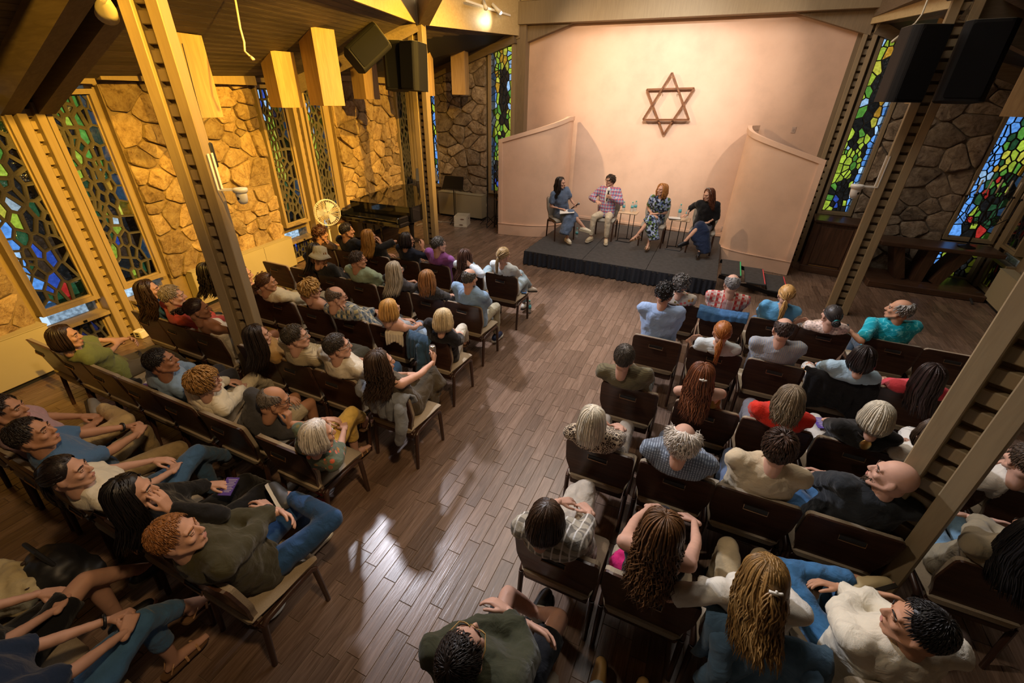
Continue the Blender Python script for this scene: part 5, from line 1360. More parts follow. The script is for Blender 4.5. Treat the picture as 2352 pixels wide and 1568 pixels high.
        if slv > 0:
            r0 = .052 * k + loose * .75
            e = min(1, slv / .55); pe = sh[s] + (E_ - sh[s]) * e
            capsule(T, sh[s], pe, r0, r0 * (.97 if slv < .55 else .88), e0=True, e1=slv > .55)
            if slv > .55:
                f = min(.96, (slv - .55) / .45); pw = E_ + (W - E_) * f; capsule(T, E_, pw, r0 * .88, r0 * .66, e1=False)
    fold = .034 if kind == 'shirt' else .024
    tm = vox(T, vz, 3, fold, .08)
    seat_fit(tm); tm.materials.append(mtop); tm.name = 'top'
    put({'shirt': 'shirt', 'tee': 'tee_shirt', 'tank': 'sleeveless_top', 'dress': 'dress_top'}[kind], tm, t)
    if ex.get('jacket'):
        c = MB(); R3 = Matrix((tuple(Xs), tuple(Ys), tuple(tdir))).transposed()
        c.ell(hip + tdir * tl * .64 + Ys * .120, (.060, .044, .20), 14, 12, rot=R3); c.build('inner_shirt', cloth('d9d9d6'), t, True)
    if kind == 'shirt':
        c = MB(); ring = []
        for k in range(13):
            a = math.radians(-150 + 25 * k); ring.append(nb + Xs * (.066 * math.sin(a)) + Ys * (-.062 * math.cos(a) + .006) - tdir * (.012 + .012 * (1 - math.cos(a)) * .5) - 0 * up)
        vs = []
        for p in ring: vs += [p - tdir * .016, p + tdir * .026, p * 1 + unit(p - nb + 1e-6) * .016 + tdir * .010, p + unit(p - nb + 1e-6) * .026 - tdir * .014]
        n_ = len(ring); fs = [(i * 4 + j, i * 4 + j + 1, i * 4 + 5 + j, i * 4 + 4 + j) for i in range(n_ - 1) for j in range(3)]
        c.add(vs, fs); put('collar', c.mesh('collar', mtop, True), t)
    bk = q['bot'][0]; bc = q['bot'][1]; bpat = q['bot'][2] if len(q['bot']) > 2 else 0
    jean = bk != 'skirt' and abs(srgb(bc)[2] - srgb(bc)[0]) > .05
    if ex.get('patt'): mbot = cloth(bc, 'artsy' if ex['patt'] == 1 else 'medallion')
    else: mbot = cloth(bc, bpat or ('denim' if jean else 0))
    Q = MB(); f_ = {'trouser': .93, 'capri': .62, 'short': 0, 'skirt': 0}[bk]
    loft(Q, [(hip + tdir * tl * a, X, Yf, w_ * fat, d_ * fat) for a, w_, d_ in ((-.15, .155, .115), (-.02, .180, .140), (.16, .168, .128))])
    for s in (-1, 1):
        h, kn, an, ft = K[s]
        if bk == 'short': capsule(Q, h, h + (kn - h) * .80, .094, .080, e1=False)
        elif bk == 'skirt': pass
        else:
            cm = kn + (an - kn) * .4; chain(Q, [h, kn], [.090, .066]); e = kn + (an - kn) * f_
            capsule(Q, kn, kn + (an - kn) * f_ * .5, .064, .062); capsule(Q, kn + (an - kn) * f_ * .5, e, .061, .050 if bk == 'trouser' else .058, e1=False)
    if bk == 'skirt':
        k0, k1 = K[-1][1], K[1][1]; h0, h1 = K[-1][0], K[1][0]
        for f in np.linspace(0, 1, 5): capsule(Q, h0 + (h1 - h0) * f, k0 + (k1 - k0) * f, .098, .085)
        kc = (k0 + k1) / 2; w0 = unit(k1 - k0) if np.linalg.norm(k1 - k0) > .03 else X
        dn = np.array([0, 0, -1.0]); fwd = np.array([0, 1.0, 0])
        ln = ex.get('skirtlen', .26); dn = unit((0, -.05, -1.0))
        for f in np.linspace(0, 1, 5):
            p = k0 + (k1 - k0) * f; capsule(Q, p + fwd * -.02, p + dn * ln + fwd * .03 + w0 * (f - .5) * .26, .088, .118, e1=False)
        capsule(Q, hip + np.array([0, .25, -.02]), hip + np.array([0, .33, -.02 - ln * .8]), .12, .13, e1=False)
    bm_ = vox(Q, vz, 3, .022, .07); seat_fit(bm_); bm_.materials.append(mbot)
    put({'trouser': 'trousers', 'capri': 'trousers', 'short': 'shorts', 'skirt': 'skirt'}[bk], bm_, t)
    # ---- shoes
    sk_ = 'sandal' if ex.get('bare') else 'shoe'
    scol = ex.get('shoe', rng.choice(['2a211b', '1c1c20', '5a4a3a', '8a857c', '3a2a20'])); socol = ex.get('sole', '2a241e' if not ex.get('bare') else '6a5038')
    for s in (-1, 1):
        h, kn, an, ft = K[s]; dn = unit(an - kn); fz = unit(dn - ft * (dn @ ft)); x = np.cross(ft, -fz)
        o = an + fz * .082
        M4 = frame4(o, x, ft, -fz) @ Matrix.Scale(1.0 if male else .93, 4)
        m2 = SHOES[sk_].copy(); m2.transform(M4)
        for c in (scol, socol): m2.materials.append(plain('shoe_' + c, srgb(c), .5))
        m2.polygons.foreach_set('use_smooth', [True] * len(m2.polygons))
        try: m2.set_sharp_from_angle(angle=math.radians(45))
        except Exception: pass
        put('sandal' if sk_ == 'sandal' else 'shoe', m2, t)
        if ex.get('sock'):
            sb = MB(); chain(sb, [kn + (an - kn) * .72, an + fz * .01], [.041, .043], n=12); sb.build('sock', plain('sock_white', (.7, .68, .6), .8), t, True)
    # ---- hair and what is worn on the head
    st = q['hair'][0]
    if st != 'shaved':
        hb = make_hair(st, rng, near)
        hb.v = [tuple(MH @ Vector(p)) for p in hb.v]; hb.build('hair', hairmat(hcol), t, True)
    def worn(b, name, mat, sm=True):
        b.v = [tuple(MH @ Vector(p)) for p in b.v]; return b.build(name, mat, t, sm)
    if ex.get('beard'):
        b = MB()
        for _ in range(150):
            a = rng.uniform(-1, 1); p = np.array([a * .056, .085 - abs(a) ** 2 * .075, -.085 + abs(a) ** 1.5 * .05 + rng.uniform(-.014, .022)]); o = unit(p - np.array([0, .0, -.04])); p = p + o * -.004
            lock(b, [p, p + o * .008 + np.array([0, 0, -.008]), p + o * .010 + np.array([0, 0, -.020])], .0055)
        worn(b, 'beard', hairmat(ex['beard']))
    if ex.get('glasses') or ex.get('sunhead'):
        b = MB(); g = ex.get('glasses', '120f0d'); L_ = MB()
        if ex.get('glasses'): F_ = lambda x, y, z: (x, y, z)
        else: F_ = lambda x, y, z: (x * 1.1, y * .62 + .005, z + .098 + y * .05)
        for s in (-1, 1):
            b.tube([F_(s * .034 + .023 * math.cos(a), .100 - .006 * abs(math.cos(a)), .010 + .017 * math.sin(a)) for a in np.linspace(0, 2 * math.pi, 13)], .0021, 5, cap=False)
            b.tube([F_(s * .057, .094, .014), F_(s * .078, .05, .016), F_(s * .081, -.012, .012)], .0022, 5)
            if ex.get('sunhead'):
                n_ = 10; L_.add([F_(s * .034 + .022 * math.cos(a), .098, .010 + .016 * math.sin(a)) for a in np.linspace(0, 2 * math.pi, n_, endpoint=False)], [tuple(range(n_))])
        b.tube([F_(-.011, .101, .014), F_(0, .104, .017), F_(.011, .101, .014)], .0021, 5)
        o = worn(b, 'sunglasses' if ex.get('sunhead') else 'glasses', plain('frame_' + g, srgb(g), .3))
        if L_.v: L_.v = [tuple(MH @ Vector(p)) for p in L_.v]; L_.build('lens', plain('dark_lens', (.02, .015, .01), .1), o)
    if ex.get('hat'):
        b = MB(); mt = cloth(ex['hat'])
        b.lathe([(.001, .142), (.055, .138), (.078, .125), (.088, .075), (.092, .045), (.118, .018), (.142, -.012), (.140, -.016), (.112, .010), (.086, .036)], 26, (0, -.012, .012))
        b.v = [(x * .94, y * 1.08, z + .012 * math.sin(3 * math.atan2(y, x)) * (1 if math.hypot(x, y) > .1 else .2)) for x, y, z in b.v]
        worn(b, 'bucket_hat', mt)
    if ex.get('scrunchie'):
        b = MB(); c_ = hp(math.radians(112), math.pi, .012); b.tube([c_ + np.array([.024 * math.cos(a), -.012, .024 * math.sin(a)]) for a in np.linspace(0, 2 * math.pi, 14)], .009, 7, cap=False); worn(b, 'scrunchie', plain('teal_cloth', srgb(ex['scrunchie']), .7))
    if st == 'halfup' or ex.get('clip'):
        b = MB(); c_ = hp(math.radians(78), math.pi, .026); b.tube([c_ + np.array([x, -.004 - .01 * math.cos(x * 40), 0]) for x in np.linspace(-.028, .028, 7)], .007, 6); b.tube([c_ + np.array([0, -.012, z]) for z in (-.012, 0, .012)], .006, 6); worn(b, 'hair_clip', plain('pearl', (.7, .66, .58), .3))
    if ex.get('headband'):
        b = MB(); b.tube([hp(math.radians(38), 0, .012) * 0 + hp(a, math.pi / 2 * s, .013) + np.array([0, .035, 0]) for s, a in [(-1, x) for x in np.linspace(1.6, 0, 9)] + [(1, x) for x in np.linspace(.2, 1.6, 8)]], .016, 7, flat=.4); worn(b, 'headband', cloth('8a8682', 'leopard', '2a2624'))
    if ex.get('watch'):
        s = 1 if arms in ('cross',) else -1; E_, W, dr, pn, hnd = EL[s]; d = unit(W - E_); c = W - d * .025; u = unit(np.cross(d, (.1, .2, 1))); w_ = np.cross(d, u); b = MB()
        b.tube([c + (u * math.cos(a) + w_ * math.sin(a)) * .030 for a in np.linspace(0, 2 * math.pi, 15)], .008, 6, cap=False); b.build('watch', plain('watch_black', (.015, .015, .016), .35), t, True)
    if ex.get('strap'):
        b = MB(); pts = []
        for a in np.linspace(-1.9, 2.2, 12):
            f = .5 + .42 * math.cos(a); pts.append(hip + tdir * tl * f * .98 + Xs * (.12 * math.cos(a) + .02) + Ys * (-.150 * math.sin(a)))
        b.tube(pts, .013, 6, flat=.35, up=tdir); b.build('bag_strap', plain('strap_black', srgb(ex['strap']), .5), t, True)
    if ex.get('cape'):
        b = MB(); mt = cloth(ex['cape'])
        loft(b, [(nb - tdir * .20 - Ys * .075, Xs, Ys, .150, .045), (nb - tdir * .10 - Ys * .065, Xs, Ys, .175, .055), (nb - tdir * .02 - Ys * .03, Xs, Ys, .12, .070)])
        for s in (-1, 1): capsule(b, nb + Xs * s * .09 - tdir * .02, nb + Xs * s * .06 + Ys * .13 - tdir * .22, .045, .038)
        m_ = vox(b, vz, 4, .02, .07); m_.materials.append(mt); put('draped_sweater', m_, t)
    if ex.get('necklace'):
        b = MB(); b.tube([nb + Xs * (.070 * math.sin(a)) + Ys * (-.072 * math.cos(a)) - tdir * .004 for a in np.linspace(-1.8, 1.8, 13)], .005, 6)
        o = b.build('necklace', plain('black_cord', (.02, .015, .01), .5), t, True); b = MB(); b.ell(nb - Ys * .098 - tdir * .045, (.036, .008, .045), 14, 8); b.build('pendant_disc', BRASS, o, True)
    q['_'] = dict(hip=hip, hd=hd, nb=nb, EL=EL, K=K, t=t, R=Rn, tdir=tdir)
    return t
# ================================================================ stage
SZ = .29
DECK = plain('stage_deck', (0.058, 0.058, 0.060), 0.75, nscale=14, namt=.35, bstr=.25, bscale=90)
SKIRT = plain('navy_skirt', (0.018, 0.024, 0.040), 0.85, nscale=40, namt=.3)
st = thing('stage_platform', 'low black stage platform with pleated dark skirt in front of the rose wall', 'stage', (-1.46, 7.97, 0))
for k in range(3):
    MB().bbox((-1.22 + 1.22 * k, 1.56, SZ - .02), (1.214, 3.08, .04), .004).build('deck_panel', DECK, st)
def pleats(p, q, name, amp=.040, n=None):
    p, q = np.array(p, float), np.array(q, float); L = np.linalg.norm(q - p); d = (q - p) / L; nn = np.array([d[1], -d[0], 0]); n = n or int(L / .0125); r = random.Random(7); vs = []
    ph = 0
    for i in range(n + 1):
        ph += r.uniform(.55, 1.05); a = amp * (math.sin(ph) * .6 + .4 * math.sin(ph * .37)); b = p + (q - p) * i / n
        vs += [b + nn * (a * .25 + .004) + np.array([0, 0, SZ - .006]), b + nn * (a * .35 + .006) + np.array([0, 0, SZ - .05]), b + nn * (a + .014) + np.array([0, 0, .015 + .006 * math.sin(ph * .5)])]
    return MB().add(vs, [(3 * i + j, 3 * i + 1 + j, 3 * i + 4 + j, 3 * i + 3 + j) for i in range(n) for j in range(2)]).build(name, SKIRT, st, True)
pleats((-1.83, .02, 0), (1.83, .02, 0), 'skirt'); pleats((-1.83, 3.1, 0), (-1.83, .02, 0), 'skirt')
MB().box((0, 1.6, .12), (3.5, 3.0, .24)).build('understructure', BLACK, st)
sr = random.Random(9)
# stage steps on the right
ss = thing('stage_steps', 'three black folding stage steps with coloured edge tape beside the platform', 'steps', (.42, 8.42, 0))
for k, (x0, z, c) in enumerate(((0, .27, (.05, .7, .25)), (.42, .185, (.75, .08, .10)), (.80, .10, (.75, .08, .10)))):
    MB().bbox((x0 + .18, .50, z), (.34, .92, .03), .005).build('step_tread', DECK, ss)
    MB().box((x0 + .335, .50, z + .0165), (.018, .86, .003)).build('edge_tape', plain('tape%d' % (k > 0), c, .5), ss)
for y in (.02, .98): MB().bar((-.02, y, .235), (1.06, y, .03), .02, .07).build('stringer', BLACKMETAL, ss)
for x, h in ((.30, .2), (.98, .09)): MB().tube([(x, .02, .01), (x, .98, .01)], .02, 8).build('foot_bar', BLACKMETAL, ss); MB().box((x, .02, h / 2), (.03, .03, h)).build('leg', BLACKMETAL, ss)
MB().tube([(.30, -.02, .2), (.36, -.03, .19), (.45, -.03, .2)], .008, 6).build('latch_handle', CHROME, ss)

# curved plaster screens
def screen(name, label, pts, h, trim_in):
    t = thing(name, label, 'screen', (pts[0][0], pts[0][1], 0)); o = np.array([pts[0][0], pts[0][1]])
    P_ = np.array(pts) - o; n = len(P_); T = np.gradient(P_, axis=0); T /= np.linalg.norm(T, axis=1, keepdims=True); Nn = np.stack([-T[:, 1], T[:, 0]], 1)
    if (Nn[0] @ np.array([0, -1])) < 0: Nn = -Nn
    s = np.concatenate([[0], np.cumsum(np.linalg.norm(np.diff(P_, axis=0), axis=1))]); s /= s[-1]; H = h[0] + (h[1] - h[0]) * np.minimum(1, s / s[-4])
    def strip(z0, z1, d0, d1, nm, i0=0, i1=None):
        i1 = n if i1 is None else i1; vs = []; m = 0
        for i in range(i0, i1):
            a = P_[i] + Nn[i] * d0; b = P_[i] + Nn[i] * d1; za = z0(i) if callable(z0) else z0; zb = z1(i) if callable(z1) else z1
            vs += [(a[0], a[1], za), (b[0], b[1], za), (b[0], b[1], zb), (a[0], a[1], zb)]; m += 1
        fs = [(4 * i + j, 4 * i + 4 + j, 4 * i + 4 + (j + 1) % 4, 4 * i + (j + 1) % 4) for i in range(m - 1) for j in range(4)] + [(0, 1, 2, 3), (4 * m - 1, 4 * m - 2, 4 * m - 3, 4 * m - 4)]
        mb = MB(); mb.add(vs, fs); o_ = mb.build(nm, PLASTER_S, t); bmx = bmesh.new(); bmx.from_mesh(o_.data); bmesh.ops.recalc_face_normals(bmx, faces=bmx.faces); bmx.to_mesh(o_.data); bmx.free(); smooth_by_angle(o_, 30)
    strip(0.0, lambda i: H[i] - .02, -.05, 0, 'curved_panel'); strip(.005, .27, 0, .022, 'base_board'); strip(.27, .285, 0, .030, 'base_moulding')
    strip(lambda i: H[i] - .085, lambda i: H[i], -.055, .024, 'top_rail')
    strip(.28, lambda i: H[i] - .05, 0, .022, 'edge_stile', 0, 2)
    return t
def curve(p0, p1, p2, p3, n=22): return [tuple((1 - t) ** 3 * np.array(p0) + 3 * t * (1 - t) ** 2 * np.array(p1) + 3 * t * t * (1 - t) * np.array(p2) + t ** 3 * np.array(p3)) for t in np.linspace(0, 1, n)]
screen('curved_screen', 'tall curved rose plaster screen left of the stage', curve((-4.76, 9.80), (-4.1, 9.84), (-3.50, 9.98), (-3.34, 10.50)) + [(-3.335, 10.7), (-3.36, 10.9), (-3.42, 11.1)], (2.17, 2.66), 0)
screen('curved_screen', 'tall curved rose plaster screen right of the stage with steps before it', curve((1.68, 9.84), (1.0, 10.0), (.30, 10.02), (.33, 10.60)) + [(.345, 10.75), (.40, 10.90), (.50, 11.03)], (2.15, 2.62), 0)
# six pointed star on the wall
STARW = wood('star_walnut', (.13, .05, .02), (.26, .11, .045), axis=0, scale=8, rough=.4, var=.1, bstr=.05)
C_ = WS.P(3.53, 2.945, .07); sd = thing('wall_star', 'large six pointed star of brown wooden bars on the rose wall', 'wall star', C_)
tilt = math.radians(-2.0); R_ = .585
for s in (1, -1):
    v = [(R_ * math.sin(a + tilt) * .96, R_ * math.cos(a + tilt)) for a in [(0 if s > 0 else math.pi) + 2 * math.pi * k / 3 for k in range(3)]]
    for i in range(3):
        a, b = v[i], v[(i + 1) % 3]; e = .012 * s
        MB().bar(WS.d * a[0] + Z * a[1] + WS.n * e, WS.d * b[0] + Z * b[1] + WS.n * e, .036, .045, WS.n).build('star_bar', STARW, sd)
for a, b in ((-.15, .2), (.15, .2)): MB().bar(WS.d * a + Z * b - WS.n * .07, WS.d * a + Z * b, .012, .012).build('standoff', CHROME, sd)
def plate(s, z, label, kind):
    p = WS.P(s, z, .0); t = thing('wall_outlet' if kind else 'wall_switch', label, 'outlet' if kind else 'switch', p, WS.rz())
    MB().bbox((0, -.004, 0), (.075, .008, .118), .003).build('cover_plate', plain('plate_rose', (.55, .40, .32), .5), t)
    for dz in ((-.026, .026) if kind else (0,)): MB().bbox((0, -.009, dz), (.034, .006, .03 if kind else .05), .003).build('socket' if kind else 'rocker', plain('plate_in', (.42, .31, .25), .5), t)
plate(6.03, 2.56, 'blank rose coloured wall switch plate high on the wall', 0); plate(5.22, .47, 'small outlet plate low on wall beside the right screen', 1)
t = thing('outlet_box', 'small white outlet box on the floor by the left window post', 'outlet', (-6.83, 2.72, 0), .2)
MB().bbox((0, 0, .055), (.13, .11, .11), .01).build('housing', WHITE, t)
for z in (.04, .075): MB().box((0.0, -.056, z), (.05, .004, .02)).build('socket', BLACK, t)

# stage chairs
def schair(x, y, rz, label): return chair(x, y, label, 'stage chairs', rz, SZ, CMS, 'stage_chair')
PI = math.pi
for (x, y, rz, lab) in ((-3.10, 9.37, PI * 1.25, 'grey backed stage chair under the woman in blue denim dress'), (-2.08, 9.90, PI, 'grey backed stage chair under the man in plaid jacket'),
                        (-1.03, 9.89, PI, 'grey backed stage chair under the woman in hydrangea dress'), (-.06, 9.87, PI, 'grey backed stage chair under the woman in navy dress')):
    schair(x, y, rz, lab)
def arms1(wr, H_, hd, R, nb):
    wr(1, H_ + np.array([.14, .24, .15]), (-.5, .8, .0), (0, 0, -1), 'relax'); wr(-1, H_ + np.array([-.15, .33, .21]), (.2, .8, .3), (.8, .0, -.3), 'grip')
def arms2(wr, H_, hd, R, nb):
    wr(1, nb + np.array([.20, .25, -.27]), (-.6, .7, -.1), (-.2, -.3, -1), 'relax', (.9, -.3, -.5)); wr(-1, nb + np.array([-.09, .24, -.17]), (.85, .35, .35), (.2, -1, .1), 'grip', (-.9, .0, -.8))
def arms3(wr, H_, hd, R, nb):
    wr(1, H_ + np.array([.03, .27, .13]), (-.95, .3, -.1), (0, -.2, -1), 'relax'); wr(-1, H_ + np.array([-.02, .24, .16]), (.95, .3, 0), (0, -.2, -1), 'relax')
def arms4(wr, H_, hd, R, nb):
    wr(1, H_ + np.array([.36, .20, .20]), (.75, .65, -.1), (0, 0, -1), 'relax', (.6, -.6, -.6)); wr(-1, H_ + np.array([-.06, .30, .12]), (.8, .5, -.1), (0, -.2, -1), 'grip')
def cr1(leg, hip):   # left knee over right, foot swinging to the side
    leg(1, hip + np.array([.06, .43, -.02]), (.05, hip[1] + .46, .085)); leg(-1, hip + np.array([-.02, .44, .10]), (-.28, hip[1] + .62, .33), (-.75, .65, -.15))
def par2(leg, hip):
    for s in (-1, 1): leg(s, hip + np.array([s * .15, .42, -.01]), (s * .17, hip[1] + .46, .085), (s * .25, 1, -.02))
def cr3(leg, hip):
    leg(-1, hip + np.array([-.03, .43, -.01]), (-.01, hip[1] + .50, .085)); leg(1, hip + np.array([.03, .44, .09]), (.24, hip[1] + .60, .30), (.7, .7, -.25))
def cr4(leg, hip):
    leg(-1, hip + np.array([-.05, .43, -.01]), (-.03, hip[1] + .50, .085)); leg(1, hip + np.array([.05, .44, .09]), (.30, hip[1] + .58, .27), (.75, .6, -.25))
def sper(x, y, rz, px, sex, skin, hair, top, bot, legs, arms, look, ex, label):
    per('s', x, px, sex, skin, hair, top, bot, legs, arms, look, ex, label, '', y, rz, .68); P[-1]['z'] = SZ
sper(-3.10, 9.37, PI * 1.25, (1288, 421), 'f', 'L', ('longwave', '1d120d'), ('shirt', '5a6b86', 'denim', .42), ('skirt', '5a6b86', 'denim'), cr1, arms1, (-38, 0), dict(shoe='d5cdb8', sole='c9bfa6', skirtlen=.22), 'woman in blue denim dress with papers and microphone, leftmost on the stage')
sper(-2.08, 9.90, PI, (1402, 413), 'm', 'L', ('wavyshort', '3a2a1f'), ('shirt', '8e9fc0', 'madrasjacket', .98), ('trouser', 'c4b8a2'), par2, arms2, (42, 0), dict(glasses='1a1512', shoe='c2b294', sole='d8d0bc', jacket=1), 'man in a bright plaid jacket speaking into a microphone on stage')
sper(-1.03, 9.89, PI, (1520, 437), 'f', 'L', ('midcurl', 'a8713a'), ('tee', '5c7a8a', 'hydrangea', .42), ('skirt', '5c7a8a', 'hydrangea'), cr3, arms3, (40, 5), dict(shoe='c8a88a', bare=1, skirtlen=.20), 'red blonde woman in a blue and green flowered dress on stage')
sper(-.06, 9.87, PI, (1628, 448), 'f', 'L', ('longwave', '5a321f'), ('shirt', '0d0d12', 0, .75), ('skirt', '1c2a48'), cr4, arms4, (50, -12), dict(headband=1, shoe='14141a', skirtlen=.34), 'woman in navy dress and black cardigan with a patterned headband, rightmost on stage')
for q_ in P[-4:]: q_['L'] = .665
for q_ in P[-2:]: q_['fat'] = 1.12

# side tables, bottles, microphones, notebook
MAPLE = wood('pale_maple', (.55, .38, .24), (.66, .48, .32), axis=0, scale=6, rough=.4, var=.05, bstr=.04)
def side_table(x, y, label):
    t = thing('side_table', label, 'table', (x, y, SZ), 0, 'stage side tables')
    MB().bbox((0, 0, .615), (.40, .30, .025), .008).build('table_top', MAPLE, t)
    for px_, py in ((-.14, -.10), (.02, .12), (.14, -.02)): MB().tube([(px_, py, .01), (px_, py, .605)], .008, 6).build('leg', BLACKMETAL, t)
    MB().tube([(-.17, -.13, .01), (.13, -.15, .01), (.17, .10, .01), (.02, .14, .01), (-.15, .10, .01), (-.17, -.13, .01)], .009, 6, cap=False).build('base_ring', BLACKMETAL, t)
    return t
side_table(-1.60, 9.72, 'pale wood side table with black wire legs between the plaid jacket and hydrangea dress')
side_table(-.53, 9.62, 'pale wood side table with a notebook between the hydrangea dress and navy dress')
PET = D.materials.new('pet_plastic'); PET.use_nodes = True
_t = PET.node_tree; _p = _t.nodes['Principled BSDF']; _p.inputs['Base Color'].default_value = (.85, .95, .98, 1); _p.inputs['Roughness'].default_value = .08; _p.inputs['Transmission Weight'].default_value = .85; _p.inputs['IOR'].default_value = 1.15
def bottle(x, y, z, h, label, group='water bottles on the stage tables'):
    t = thing('water_bottle', label, 'bottle', (x, y, z), 0, group); k = h / .21
    MB().lathe([(.026, 0), (.031, .006), (.031, .05), (.028, .056), (.031, .062), (.031, .13), (.027, .155), (.013, .178), (.0125, .19)], 14).build('bottle_body', PET, t, True).scale = (1, 1, k)
    MB().lathe([(.0318, .075), (.0318, .125)], 14).build('paper_label', plain('label_teal', (.10, .42, .48), .4), t, True).scale = (1, 1, k)
    MB().lathe([(.0145, .188), (.0145, .208), (.012, .21)], 12).build('screw_cap', plain('cap_teal', (.15, .55, .50), .4), t, True).scale = (1, 1, k)
bottle(-1.72, 9.72, SZ + .628, .20, 'small water bottle nearest the plaid jacket on the left side table'); bottle(-1.55, 9.78, SZ + .628, .20, 'small water bottle in the middle of the left side table'); bottle(-1.49, 9.83, SZ + .628, .22, 'small water bottle at the right rear of the left side table')
bottle(-.57, 9.72, SZ + .628, .27, 'taller water bottle with white cap on the right side table'); bottle(-.42, 9.74, SZ + .628, .19, 'short water bottle near the navy dress on the right side table')
bottle(-2.62, 9.42, SZ, .22, 'clear water bottle standing on the stage beside the plaid jacket', None); bottle(-2.30, 5.88, 0, .22, 'clear water bottle on the floor at the front row aisle end', None)
nb_ = thing('notebook', 'black edged notebook lying open on the right side table', 'notebook', (-.64, 9.56, SZ + .629), .15)
MB().box((0, 0, .006), (.24, .19, .010)).build('cover', BLACK, nb_); MB().box((0, 0, .0125), (.23, .18, .005)).build('pages', plain('paper', (.72, .70, .66), .7), nb_)
def mic(x, y, z, d, label):
    t = thing('microphone', label, 'microphone', (x, y, z)); d = Vector(d).normalized()
    MB().tube([-d * .13, d * .05, d * .07], [.011, .014, .018], 10).build('body', BLACKMETAL, t, True)
    b = MB(); b.ell(d * .095, (.025, .025, .027), 12, 8); b.build('grille', plain('mic_grille', (.28, .28, .29), .35, .8), t, True)

# ================================================================ loudspeakers
SPK = plain('speaker_black', (.0055, .0055, .006), .6, bstr=.3, bscale=500, spec=.25)
def speaker(loc, rz, label, h=.78, w=.44, d=.42, tiltx=0, sy=0):
    t = thing('loudspeaker', label, 'speaker', loc, rz, 'hung loudspeakers'); t.rotation_euler = (tiltx, sy, rz)
    pl_ = [(-w / 2, -d * .30), (-w * .36, -d / 2), (w * .36, -d / 2), (w / 2, -d * .30), (w * .34, d / 2), (-w * .34, d / 2)]
    MB().prism(rounded(pl_, .03, 2), (0, 0, -h / 2), (1, 0, 0), (0, 1, 0), (0, 0, 1), h).build('cabinet', SPK, t)
    MB().prism(rounded([(x * .99, y * .99) for x, y in pl_], .03, 2), (0, 0, h / 2), (1, 0, 0), (0, 1, 0), (0, 0, 1), .004).build('top_panel', plain('speaker_top', (.20, .18, .13), .8, nscale=20), t)
    MB().prism(rounded([(-w * .35, -h * .46), (w * .35, -h * .46), (w * .35, h * .46), (-w * .35, h * .46)], .03, 2), (0, -d / 2 + .001, 0), (1, 0, 0), (0, 0, 1), (0, -1, 0), .012).build('grille', plain('grille_black', (.005, .005, .0055), .85, bstr=.5, bscale=700, spec=.2), t)
    MB().tube([(0, d * .5, 0), (0, d * .5 + .12, 0)], .03, 8).build('bracket', BLACKMETAL, t)
speaker((-6.02, 7.95, 3.47), .42, 'black loudspeaker on rear left column, the left one of the pair', tiltx=-.1); speaker((-5.58, 7.90, 3.46), -.12, 'black loudspeaker on rear left column, the right one of the pair', .76, .42, tiltx=-.06)
speaker((1.88, 7.90, 3.46), .35, 'black loudspeaker on rear right column, the left one of the pair', .80, .46); speaker((2.50, 7.98, 3.48), -.15, 'black loudspeaker on rear right column, the right one of the pair', .82, .50, tiltx=-.08)
speaker((-5.78, 6.88, 3.66), .75, 'black loudspeaker slung sideways below the left ceiling beam', .66, .46, .30, -.35, .9)
speaker((3.28, 7.9, 3.85), -.5, 'black loudspeaker at the top right corner below the ceiling', .7, .42, .34, -.35, -.9)

# ================================================================ pendant box lights, track lights, conduit rods
def pendant(x, y, zb, rz, label, s=.36, zt=None):
    z1 = zt; t = thing('pendant_box_light', label, 'ceiling light', (x, y, zb), rz, 'plywood pendant lights'); h = z1 - zb; k = .018
    for i in range(4):
        a = i * PI / 2; c, n_ = math.cos(a), math.sin(a); b = MB().bbox((n_ * (s / 2 - k / 2), -c * (s / 2 - k / 2), h / 2), ((s if i % 2 == 0 else s - 2 * k), k, h), .002, 0) if i % 2 == 0 else MB().bbox((n_ * (s / 2 - k / 2), 0, h / 2), (k, s - 2 * k, h), .002, 0)
        b.build('side_board', BOXWOOD, t)
    MB().lathe([(.045, h * .55), (.07, h * .50), (.075, h * .40)], 12).build('lamp_socket', BLACKMETAL, t)
def ceil_z(x, y):
    a, b = AL(y), IL(y); f = (x - a.x) / (b.x - a.x); return a.z + (b.z - a.z) * max(0, min(1, f))
for x, y, zb, rz, lab, s in ((-6.56, 5.72, 2.80, -.22, 'plywood box light left of the tallest one, above the second window', .36), (-5.95, 5.98, 2.84, -.22, 'biggest plywood box light, nearest the ceiling edge', .38),
                          (-6.80, 7.92, 2.92, -.15, 'plywood box light in front of the stone wall above the piano', .36), (-6.13, 10.50, 3.04, .22, 'plywood box light before the stone wall left of the stage', .33),
                          (-6.05, 3.95, 2.72, .1, 'plywood box light half hidden behind the front left column', .34), (-6.5, 9.6, 3.0, .4, 'plywood box light hidden behind the rear left loudspeakers', .32)):
    pendant(x, y, zb, rz, lab, s, ceil_z(x, y) + .05)
pendant(3.60, 9.05, 2.92, -.45, 'plywood box light at the upper right behind the loudspeakers', .36, 4.05); pendant(2.66, 9.9, 3.05, -.4, 'plywood box light mostly hidden by the right loudspeakers', .32, 4.2)
LAMP = D.materials.new('lamp_glow'); LAMP.use_nodes = True; _e = LAMP.node_tree.nodes['Principled BSDF']; _e.inputs['Emission Color'].default_value = (1, .93, .75, 1); _e.inputs['Emission Strength'].default_value = 40
tr = thing('track_light', 'white track with two lamp heads on the fascia left of the stage', 'track light', (-5.24, 9.6, 4.60))
pa, pb = np.array([-.02, -.30, .04]), np.array([.28, 1.15, -.02])
MB().bar(pa, pb, .035, .035).build('track_bar', WHITE, tr)
